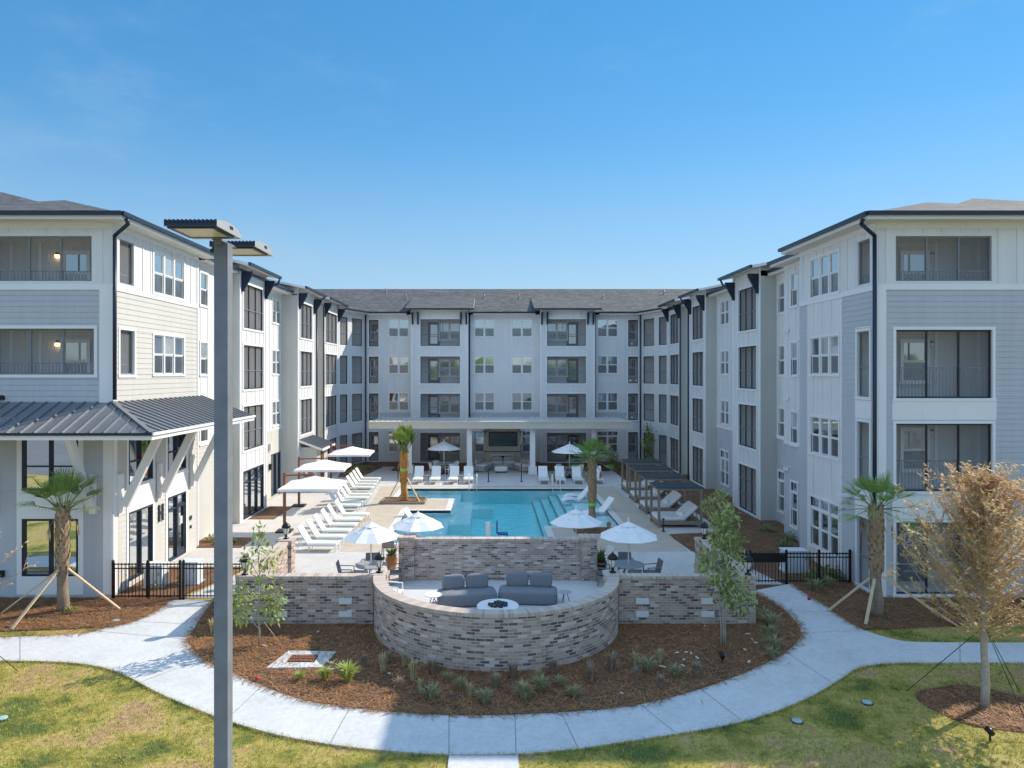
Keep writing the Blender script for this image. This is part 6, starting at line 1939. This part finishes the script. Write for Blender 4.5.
# ------------------------------------------------------------------ vegetation
def palm(x, y, h, label, n=30, tied=False, r=0.17, fl=1.15, fibre='palm_boot', stakes=(), grow=None, tape=False, seed=1, name='palm_tree', lowest=100):
    rnd = random.Random(seed)
    t = thing(name, label, 'palm tree', (x, y, 0.03))
    tr = MB()
    k = 14
    pts = [(0.02 * math.sin(i), 0.02 * math.cos(i * 1.3), h * i / k) for i in range(k + 1)]
    rad = [r * (1.22 if i == 0 else 1.05 if i < 3 else 0.92 if i < 8 else 1.0) for i in range(k + 1)]
    tr.tube(pts, rad, 'palm_trunk' if fibre != 'palm_orange' else 'palm_orange', 14)
    trunk = tr.build('trunk', t)
    # old leaf bases crossing over the upper trunk
    bt = MB()
    z = h * 0.42
    lvl = 0
    while z < h:
        for q in range(7):
            a = (q + 0.5 * (lvl % 2)) * 2 * math.pi / 7 + rnd.uniform(-.12, .12)
            c, s = math.cos(a), math.sin(a)
            w = r * 0.42; o = r * rnd.uniform(1.0, 1.12); o2 = r * rnd.uniform(1.12, 1.42)
            tx, ty = -s * w, c * w
            l_ = rnd.uniform(.16, .27)
            bt.face([(c * o + tx, s * o + ty, z - .05), (c * o - tx, s * o - ty, z - .05), (c * o2 - tx * .45, s * o2 - ty * .45, z + l_), (c * o2 + tx * .45, s * o2 + ty * .45, z + l_)][::-1], fibre)
            bt.face([(c * o + tx, s * o + ty, z - .05), (c * o2 + tx * .45, s * o2 + ty * .45, z + l_), (c * r * .9, s * r * .9, z + l_ * .8)], fibre)
            bt.face([(c * o - tx, s * o - ty, z - .05), (c * r * .9, s * r * .9, z + l_ * .8), (c * o2 - tx * .45, s * o2 - ty * .45, z + l_)], fibre)
        z += 0.14; lvl += 1
    bt.build('boot', trunk)
    cr = MB()
    lm = 'palm_leaf_yellow' if tied else 'palm_leaf'
    for i in range(n):
        a = i * 2.39996 + rnd.uniform(-.2, .2)
        if tied:
            el = math.radians(rnd.uniform(60, 86)); pl = rnd.uniform(.25, .6) * fl; fan = rnd.uniform(.55, .95) * fl; spread = .42
        else:
            s = i / (n - 1)
            el = math.radians(84 - lowest * s ** 0.95 + rnd.uniform(-9, 9)); pl = rnd.uniform(.55, .85) * fl; fan = rnd.uniform(.50, .72) * fl; spread = 1.05
        d = Vector((math.cos(a) * math.cos(el), math.sin(a) * math.cos(el), math.sin(el)))
        base = Vector((math.cos(a) * r * .5, math.sin(a) * r * .5, h - .05))
        droop = 0.10 if tied else 0.13
        mid = base + d * pl * .6 + Vector((0, 0, -.01)); tip = base + d * pl + Vector((0, 0, -droop * pl * .6))
        cr.tube([base, mid, tip], [.016, .012, .008], lm, 4, False)
        dir_ = (tip - mid).normalized()
        side = dir_.cross(Vector((0, 0, 1)))
        if side.length < .05: side = Vector((-math.sin(a), math.cos(a), 0))
        side.normalize(); up = side.cross(dir_).normalized()
        nl = 15
        for j in range(nl):
            th = (j / (nl - 1) - .5) * 2 * spread
            L = fan * (1 - .28 * abs(th) / max(spread, .01)) * rnd.uniform(.9, 1.06)
            ld = (dir_ * math.cos(th) + side * math.sin(th) + up * (.22 * abs(math.sin(th)) - .02)).normalized()
            w = (0.022 if tied else 0.017) * fl
            p1 = tip + ld * L * .5; p2 = tip + ld * L * .82 + Vector((0, 0, -droop * .25 * L)); p3 = tip + ld * L * 1.05 + Vector((0, 0, -droop * L * (0.9 + rnd.random() * 1.6)))
            sd = ld.cross(up).normalized() * w
            cr.face([tip, p1 + sd, p2 + sd * .7, p2 - sd * .7, p1 - sd], lm)
            cr.face([p2 + sd * .7, p3, p2 - sd * .7], lm)
    if not tied:      # dead fronds hanging against the trunk
        for i in range(4):
            a = i * 1.7 + rnd.random()
            d = Vector((math.cos(a), math.sin(a), 0)); sd = Vector((-math.sin(a), math.cos(a), 0))
            o = d * r * .8 + Vector((0, 0, h - .12)); e = d * (r + .22) + Vector((0, 0, h - .45))
            cr.tube([o, e], [.012, .008], fibre, 4, False)
            for j in range(9):
                th = (j - 4) * .11
                q = e + (Vector((0, 0, -1)) * math.cos(th) + sd * math.sin(th)) * rnd.uniform(.3, .5) + d * .05
                leaf(cr, e, q, .016, fibre)
    cr.build('crown', t)
    if tape:
        b = MB(); b.lathe((0, 0, 0), [(r * 1.16, tape - .08), (r * 1.18, tape), (r * 1.16, tape + .08)], 'tape', 14); b.build('tape_band', t)
    for (sx, sy, zt) in stakes:
        b = MB(); d = Vector((sx, sy, 0)).normalized() * r
        b.bar((d.x, d.y, zt), (sx, sy, 0.0), .085, .045, 'stake'); b.build('stake', t)
    return t


palm(-13.33, 22.1, 3.15, 'staked cabbage palm before the tall lobby windows on the sunlit side', 27, False, .165, 1.1, 'palm_boot', ((-1.75, -.25, 1.25), (1.7, .15, 1.3), (-.52, -1.6, 1.3)), seed=3, lowest=66)
palm(11.75, 21.65, 3.3, 'staked cabbage palm on the shaded side of the sidewalk by the black fence', 26, False, .175, 1.0, 'palm_boot', ((-1.35, .35, 1.15), (-.72, -.75, 1.15), (1.9, -.9, 1.2)), seed=5, lowest=96)
palm(-5.02, 41.0, 2.75, 'palm with its fronds tied upright on the tan pool paving', 24, True, .2, 1.5, 'palm_orange', ((-.95, -.35, 1.5), (.95, -.35, 1.4), (.1, 1.0, 1.4)), seed=7, tape=1.85)
palm(4.75, 33.3, 3.3, 'palm with a lime tape band at the shaded pool corner', 34, False, .17, .98, 'palm_boot', (), seed=9, tape=1.25, lowest=82)
# beds under the two pool palms
b = MB(); b.box(-6.3, -3.75, 40.1, 40.25, 0.03, .16, 'teak'); b.box(-6.3, -3.75, 41.75, 41.85, .03, .16, 'teak'); b.box(-6.3, -6.2, 40.25, 41.75, .03, .16, 'teak'); b.box(-3.85, -3.75, 40.25, 41.75, .03, .16, 'teak')
tag(b.build('planter_edge'), 'low timber edging round the mulch under the tied up palm', 'planter edge')
b = MB(); b.prism([(-6.2, 40.25), (-3.85, 40.25), (-3.85, 41.75), (-6.2, 41.75)], 0.0, .1, 'mulch'); struct(b.build('planting_bed'), 'orange mulch under the tied up palm')
b = MB(); b.prism([(3.9, 32.75), (6.1, 32.75), (6.1, 33.9), (3.9, 33.9)], 0.0, .09, 'mulch'); struct(b.build('planting_bed'), 'brown mulch under the shaded pool palm')


# young autumn tree
def autumn_tree(x, y, H, label, R, clear, seed, nb=95, leaves=42, name='bald_tree'):
    rnd = random.Random(seed)
    t = thing(name, label, 'tree', (x, y, 0.0))
    tr = MB()
    pts = [(0.025 * math.sin(i * 1.1), .02 * math.sin(i * .7), H * .97 * i / 12) for i in range(13)]
    tr.tube(pts, [.085 * (1 - .93 * (i / 12)) + .008 for i in range(13)], 'bark_pale', 9)
    tr.build('trunk', t)
    br = MB(); lf = MB()
    for i in range(nb):
        s = (i + .5) / nb
        z = clear + (H * .88 - clear) * s ** .92
        a = i * 2.39996 + rnd.uniform(-.4, .4)
        prof = min(1.0, (s + .16) / .22) * (1 - s) ** .85 + .12
        L = R * prof * rnd.uniform(.70, 1.22)
        rise = rnd.uniform(.22, .50) + 1.2 * s
        d = Vector((math.cos(a), math.sin(a), rise)).normalized()
        p = Vector((0, 0, z)); path_ = [p.copy()]
        seg = 7
        for k in range(seg):
            d = (d + Vector((rnd.uniform(-.12, .12), rnd.uniform(-.12, .12), .07))).normalized()
            p = p + d * L * 1.2 / seg
            path_.append(p.copy())
        br.tube(path_, [.013 * (1 - k / seg) + .003 for k in range(seg + 1)], 'twig', 5, False)
        for q in range(10):
            k = rnd.randint(1, seg); o = path_[k]
            dd = (path_[k] - path_[k - 1]).normalized()
            sd = (dd * 1.1 + Vector((rnd.uniform(-1, 1), rnd.uniform(-1, 1), rnd.uniform(-.1, .8)))).normalized()
            e = o + sd * rnd.uniform(.18, .50) * (.45 + .6 * min(1, prof))
            br.tube([o, (o + e) / 2 + Vector((0, 0, .01)), e], [.005, .004, .002], 'twig', 4, False)
            side = sd.cross(Vector((0, 0, 1)))
            if side.length < .05: side = Vector((1, 0, 0))
            side.normalize()
            for m_ in range(int(leaves / 10 * (.30 + .75 * min(1, prof)) * (1 if s < .6 else 1 - .9 * (s - .6)))):
                u = rnd.random() ** .8
                c = o + (e - o) * u
                sg = 1 if rnd.random() < .5 else -1
                ld = (side * sg * rnd.uniform(.5, 1) + sd * rnd.uniform(.2, .9) + Vector((rnd.uniform(-.3, .3), rnd.uniform(-.3, .3), rnd.uniform(-.7, .25)))).normalized() * rnd.uniform(.05, .15)
                mt = rnd.choices(('leaf_tan', 'leaf_olive', 'leaf_rust'), (5, 3.5 if s < .5 else 1.2, 1.6 if s < .6 else 4.5))[0]
                leaf(lf, c, c + ld, rnd.uniform(.012, .025), mt)
    br.build('branch', t); lf.build('crown', t)
    for k in range(3):
        a = k * 2.094 + .5
        b = MB(); b.tube([(.06 * math.cos(a), .06 * math.sin(a), 1.75), (1.5 * math.cos(a), 1.5 * math.sin(a), 0.02)], .009, 'hose', 5); b.build('guy_strap', t)
    return t


autumn_tree(10.94, 15.73, 5.5, 'young tree with thin tan and rust autumn leaves in a mulch ring', 2.2, 1.45, 11, 175, 165, 'autumn_tree')
autumn_tree(-13.05, 16.9, 4.0, 'nearly bare young tree with pinkish tan twigs at the edge of the sunny lawn', 1.42, 1.3, 17, 90, 40, 'autumn_tree')
autumn_tree(17.5, 20.5, 6.0, 'young tan leaved tree beyond the staked palm and the tan tree in the mulch ring', 1.8, 1.6, 23, 80, 90, 'autumn_tree')


def sapling(x, y, H, label, mats, groups, seed, r0=.028, stems=1, zb=0.045, lw=.034, ll=.18, nper=34, stake=True, name='sapling'):
    """slender young tree: groups = list of (height, dx, dy, radius, count) leafy tufts"""
    rnd = random.Random(seed)
    t = thing(name, label, 'tree', (x, y, zb))
    tr = MB()
    for s in range(stems):
        ox = .12 * (s - (stems - 1) / 2)
        pts = [(ox * (.4 + i / 8) + .02 * math.sin(i * 1.7 + s), .02 * math.cos(i * 1.3 + s), H * .96 * i / 8) for i in range(9)]
        tr.tube(pts, [r0 * (1 - .85 * i / 8) for i in range(9)], 'bark_pale', 7)
    tr.build('trunk', t)
    br = MB(); lf = MB()
    for (z, dx, dy, R_, cnt) in groups:
        c = Vector((dx, dy, z))
        br.tube([(0, 0, max(.3, z - .45)), (dx * .5, dy * .5, z - .2), (dx, dy, z)], [.012, .008, .005], 'bark_pale', 5, False)
        for i in range(cnt):
            v_ = Vector((rnd.gauss(0, 1), rnd.gauss(0, 1), rnd.gauss(0, 1)))
            v_ = v_.normalized() * (rnd.random() ** .5) * R_
            v_.z *= 1.15
            e = c + v_
            if i % 6 == 0:
                br.tube([c, e], [.005, .002], 'bark_pale', 4, False)
            d = (v_.normalized() * .6 + Vector((rnd.uniform(-.6, .6), rnd.uniform(-.6, .6), rnd.uniform(-.9, .45)))).normalized() * ll * rnd.uniform(.6, 1.25)
            leaf(lf, e, e + d, lw * rnd.uniform(.7, 1.2), rnd.choice(mats))
    br.build('branch', t); lf.build('crown', t)
    if stake:
        b = MB(); b.tube([(0.02, 0, .8), (.5, .2, 0)], .011, 'stake', 6); b.build('stake', t)
    return t


sapling(-6.3, 19.25, 3.25, 'sunlit young tree with yellow green leaves before the brick wall beside the lamp post', ('leaf_pale', 'leaf_pale', 'leaf_green', 'leaf_sage'),
        [(3.1, 0, 0, .16, 26), (2.75, .05, .02, .26, 60), (2.35, .28, 0, .30, 70), (2.3, -.3, .1, .28, 60), (1.95, .15, -.1, .22, 40), (1.35, -.45, .05, .36, 150), (1.3, .42, 0, .34, 130), (.95, .36, .05, .34, 130), (.9, -.5, .1, .32, 110)], 31)
sapling(6.27, 19.2, 3.75, 'young multi stemmed tree with sage leaves before the shaded brick wall', ('leaf_sage', 'leaf_sage', 'leaf_pale', 'leaf_green'),
        [(3.5, .1, 0, .34, 150), (3.1, .02, .05, .42, 240), (2.65, .2, 0, .42, 210), (2.5, -.35, 0, .34, 120), (2.1, -.3, .1, .36, 130), (1.9, .15, 0, .42, 200), (1.5, .05, 0, .36, 150), (1.55, .6, .05, .26, 60), (1.1, .45, 0, .3, 90), (1.25, .8, 0, .16, 34)], 37, .02, 3, stake=False)
sapling(10.0, 31.2, 2.0, 'bushy young tree in the brown bed beside the first daybed', ('leaf_sage', 'leaf_pale', 'tuft_straw'),
        [(1.9, .1, 0, .38, 150), (1.5, -.1, 0, .5, 260), (1.1, .15, .1, .5, 240), (.7, 0, 0, .4, 130), (1.6, -.5, 0, .3, 80)], 41, .02, 3, zb=.02, stake=False)
sapling(ux(648, 56), 56.0, 3.3, 'tall slim shrub in front of the canted corner of the shaded wing', ('leaf_green', 'leaf_pale'),
        [(3.0, 0, 0, .4, 130), (2.5, .1, 0, .55, 200), (1.9, 0, 0, .6, 220), (1.3, 0, 0, .5, 160), (.7, 0, 0, .45, 120)], 43, .03, 2, zb=.02, lw=.05, ll=.2, stake=False)
sapling(ux(612, 55), 55.2, 1.3, 'rounded grey green shrub beside the shaded pavilion post', ('leaf_sage', 'leaf_green'), [(.9, 0, 0, .55, 240), (.5, .2, 0, .5, 160)], 47, .02, 2, zb=.02, lw=.05, ll=.2, stake=False, name='shrub')


def make_shrub(seed, mats, R_=.4, n=240, lw=.03, ll=.13):
    rnd = random.Random(seed)
    t = thing('shrub', '', 'shrub')
    b = MB()
    for k in range(5): b.tube([(0, 0, 0), (rnd.uniform(-.15, .15), rnd.uniform(-.15, .15), R_ * .8)], [.012, .005], 'twig', 4, False)
    b.build('stem', t)
    b = MB()
    for i in range(n):
        v_ = Vector((rnd.gauss(0, 1), rnd.gauss(0, 1), abs(rnd.gauss(0, .8)))).normalized() * R_ * rnd.uniform(.4, 1.05)
        d = (v_ + Vector((rnd.uniform(-.3, .3), rnd.uniform(-.3, .3), rnd.uniform(-.2, .3)))).normalized() * ll * rnd.uniform(.6, 1.2)
        leaf(b, v_, v_ + d, lw, rnd.choice(mats))
    b.build('foliage', t)
    return t


sh0 = make_shrub(51, ('leaf_green', 'tuft_green'))
SHR = [(12.95, 33.4, .9), (13.3, 31.6, 1.0), (12.6, 30.4, .9), (12.9, 28.4, 1.1), (13.6, 43.0, .8), (13.2, 47.5, .8), (12.6, 50.5, .8), (11.8, 53.6, .9), (12.4, 25.8, 1.2), (11.7, 25.4, 1.2), (11.9, 36.5, .7), (12.2, 40.2, .7)]
for i, (x, y, s) in enumerate(SHR):
    o = sh0 if i == 0 else dup(sh0, (0, 0, 0))
    o.location = (x, y, .02); o.rotation_euler = (0, 0, i * 1.1); o.scale = (s, s, s * .8)
    o['label'] = 'small dark green shrub in the brown bed along the shaded wing'; o['group'] = 'dark shrubs along the shaded wing'
sh1 = make_shrub(53, ('leaf_pale', 'leaf_green', 'tuft_straw'))
for i, (x, y, s) in enumerate([(-12.2, 31.2, .9), (-11.4, 31.0, .7), (-10.2, 51.6, 1.1), (-9.9, 52.9, 1.3), (-10.2, 54.2, 1.3), (-9.6, 55.2, 1.0), (-10.8, 55.0, 1.2), (-11.5, 24.4, .8), (-10.9, 25.8, .8), (-13.0, 22.0, .5), (-7.0, 55.0, .9), (-5.6, 55.2, .8)]):
    o = sh1 if i == 0 else dup(sh1, (0, 0, 0))
    o.location = (x, y, .05); o.rotation_euler = (0, 0, i * 1.7); o.scale = (s, s, s * .8)
    o['label'] = 'small yellow green shrub in the orange beds beside the sunlit wing'; o['group'] = 'yellow green shrubs by the sunlit wing'


def make_tuft(seed, mt, h, n, spread, plume=False):
    rnd = random.Random(seed)
    t = thing('grass_clump', '', 'grass clump')
    b = MB()
    for i in range(n):
        a = rnd.random() * 6.28; r_ = rnd.random() * .07; k = rnd.uniform(.2, 1) * spread
        hh = h * rnd.uniform(.6, 1.1)
        p0 = Vector((r_ * math.cos(a), r_ * math.sin(a), 0)); p1 = p0 + Vector((math.cos(a) * k * .35, math.sin(a) * k * .35, hh * .7)); p2 = p0 + Vector((math.cos(a) * k, math.sin(a) * k, hh * rnd.uniform(.75, 1.0)))
        s = Vector((-math.sin(a), math.cos(a), 0)) * .011
        b.face([p0 - s, p0 + s, p1 + s, p1 - s], mt); b.face([p1 - s, p1 + s, p2], mt)
    b.build('blade', t)
    if plume:
        b = MB()
        for i in range(5):
            a = rnd.random() * 6.28; k = spread * rnd.uniform(.8, 1.2)
            p1 = Vector((math.cos(a) * k, math.sin(a) * k, h * .9)); d = Vector((math.cos(a), math.sin(a), .35)).normalized()
            for q in range(26):
                u = rnd.random() * .17
                leaf(b, p1 + d * u, p1 + d * (u + .04) + Vector((rnd.uniform(-.03, .03), rnd.uniform(-.03, .03), rnd.uniform(-.02, .03))), .008, 'tuft_plume')
        b.build('plume', t)
    return t


TUF = {'green': (make_tuft(61, 'tuft_green', .32, 85, .32), 'low grey green grass clump in the mulch round the curved brick wall'),
       'straw': (make_tuft(62, 'tuft_straw', .50, 80, .18), 'upright straw coloured grass clump in the mulch round the curved brick wall'),
       'brown': (make_tuft(63, 'tuft_brown', .44, 80, .20), 'upright dull brown grass clump in the mulch round the curved brick wall'),
       'plume': (make_tuft(64, 'leaf_pale', .42, 170, .36, True), 'large yellow green fountain grass with pink plumes beside the drain')}
used = set()
for kind, px, py, s in (('plume', 348, 683, 1.1), ('plume', 325, 682, .85), ('straw', 383, 674, 1.0), ('straw', 413, 682, 1.1), ('brown', 432, 676, 1.0), ('green', 431, 702, 1.1), ('green', 461, 690, .8), ('green', 484, 705, 1.0),
                        ('brown', 495, 691, .9), ('straw', 496, 688, .7), ('green', 524, 700, 1.2), ('straw', 523, 700, .8), ('green', 541, 692, 1.1), ('brown', 513, 680, 1.0), ('brown', 553, 676, 1.0), ('brown', 592, 683, 1.0), ('brown', 612, 673, 1.2),
                        ('green', 574, 699, .8), ('green', 648, 674, 1.2), ('green', 676, 678, .9), ('brown', 696, 678, .9), ('straw', 613, 672, .7), ('brown', 590, 676, .8), ('green', 768, 640, 1.3), ('green', 771, 630, 1.4), ('green', 774, 652, 1.3), ('green', 766, 622, 1.2),
                        ('green', 773, 661, 1.0), ('green', 816, 592, 1.3), ('green', 829, 588, 1.2), ('straw', 404, 668, .8), ('brown', 388, 665, .8), ('straw', 213, 636, 1.0), ('green', 560, 688, .8), ('green', 448, 683, .7), ('straw', 635, 668, .8), ('plume', 300, 682, .55), ('straw', 470, 699, .7), ('straw', 538, 684, .8), ('brown', 636, 682, .8), ('straw', 660, 665, .8), ('brown', 400, 692, .8), ('straw', 420, 694, .7), ('brown', 364, 668, .8), ('brown', 660, 690, .8)):
    t, lab = TUF[kind]
    x, y = G(px, py)
    o = t if kind not in used else dup(t, (0, 0, 0))
    used.add(kind)
    o.location = (x, y, .045); o.rotation_euler = (0, 0, px * .7); o.scale = (s, s, s)
    o['label'] = lab; o['group'] = kind + ' grass clumps in the mulch bed'

for x, y in ((4.3, 33.2), (4.05, 33.4), (5.5, 33.2), (-4.2, 40.9)):
    o = dup(TUF['straw'][0], (x, y, .09), x, 'straw coloured grass clump at the foot of a pool palm', 'grass at the foot of the pool palms')


# ------------------------------------------------------------------ ground cover: pine straw and lawn blades
def scatter(name, polys, n, make, label, avoid=(), edges=()):
    rnd = random.Random(name + label)
    mb = MB(); boxes = []
    tot = 0
    for po in polys:
        xs = [q[0] for q in po[0]]; ys = [q[1] for q in po[0]]
        bx_ = (max(min(xs), -17), min(max(xs), 18), min(ys), max(ys))
        ar = (bx_[1] - bx_[0]) * (bx_[3] - bx_[2])
        boxes.append((po, bx_, ar)); tot += ar
    for po, bx_, ar in boxes:
        for i in range(int(n * ar / tot)):
            x = rnd.uniform(bx_[0], bx_[1]); y = rnd.uniform(bx_[2], bx_[3])
            if not inside(x, y, po[0]) or any(inside(x, y, a) for a in avoid): continue
            make(mb, rnd, x, y, po[1])
    for line, cnt, spread, zz in edges:
        for i in range(cnt):
            k = rnd.randrange(len(line) - 1); u = rnd.random()
            make(mb, rnd, line[k][0] + (line[k + 1][0] - line[k][0]) * u + rnd.gauss(0, spread), line[k][1] + (line[k + 1][1] - line[k][1]) * u + rnd.gauss(0, spread), zz)
    return tag(mb.build(name), label, None, None, 'stuff')


def straw(mb, rnd, x, y, z):
    a = rnd.random() * 6.28; L = rnd.uniform(.10, .26); w = .0055
    c, s = math.cos(a), math.sin(a)
    z0 = z + rnd.uniform(.002, .03); z1 = z + rnd.uniform(.004, .07)
    mt = 'straw_a' if rnd.random() < .5 else 'straw_b'
    mb.face([(x - s * w, y + c * w, z0), (x + s * w, y - c * w, z0), (x + c * L + s * w, y + s * L - c * w, z1), (x + c * L - s * w, y + s * L + c * w, z1)], mt)


disc = [(.15 + 3.62 * math.cos(k * math.pi / 20), 21.12 + 3.62 * math.sin(k * math.pi / 20)) for k in range(40)]
wl_ = [(-7.55, 20.85), (7.85, 20.85), (7.85, 21.6), (-7.55, 21.6)]
beds = [(bed_poly, .045), (left_bed, .03), (right_bed, .03), (ring, .022)]
scatter('pine_straw', beds, 70000, straw, 'loose orange pine straw covering the front beds', avoid=(disc, wl_),
        edges=((bed, 1800, .05, .045), (bed, 260, .22, .042), ([q for q in upl if q[0] > -17], 500, .07, .042), (ru, 400, .07, .042)))
scatter('pine_straw', [([(6.98, 47), (7.0, 30.0), (8.3, 27.8), (7.8, 25.4), (12.6, 25.4), (14.3, 29.5), (14.4, 56)], .018)], 22000, straw, 'loose brown pine straw covering the bed along the shaded wing', avoid=(DECK,))

lawn_polys = [([(-17, 6), (18, 6), (18, 18.3), (-17, 18.3)], 0.0), ([(-17, 19.8), (-10.5, 19.8), (-10.5, 21.4), (-17, 21.4)], 0.0), ([(11.0, 19.2), (18, 19.2), (18, 21.6), (11.0, 21.6)], 0.0)]


def blade(mb, rnd, x, y, z):
    for q in range(2):
        a = rnd.random() * 6.28; h = rnd.uniform(.02, .075); w = .007
        xx = x + rnd.uniform(-.03, .03); yy = y + rnd.uniform(-.03, .03)
        c, s = math.cos(a), math.sin(a); l_ = rnd.uniform(.01, .05)
        mb.face([(xx - s * w, yy + c * w, z), (xx + s * w, yy - c * w, z), (xx + c * l_, yy + s * l_, z + h)], 'blade' if rnd.random() < .72 else 'blade_green')


left_av = [[(q[0], q[1]) for q in path_poly], bed_poly, left_bed, right_bed, ring, [(lead[0][0], 14.2), (lead[0][0], 8), (lead[2][0], 8), (lead[2][0], 14.2)]]
scatter('grass', lawn_polys, 130000, blade, 'short patchy lawn blades, straw yellow and green', avoid=left_av, edges=(([q for q in low if -17 < q[0] < 18], 4500, .03, .01),))
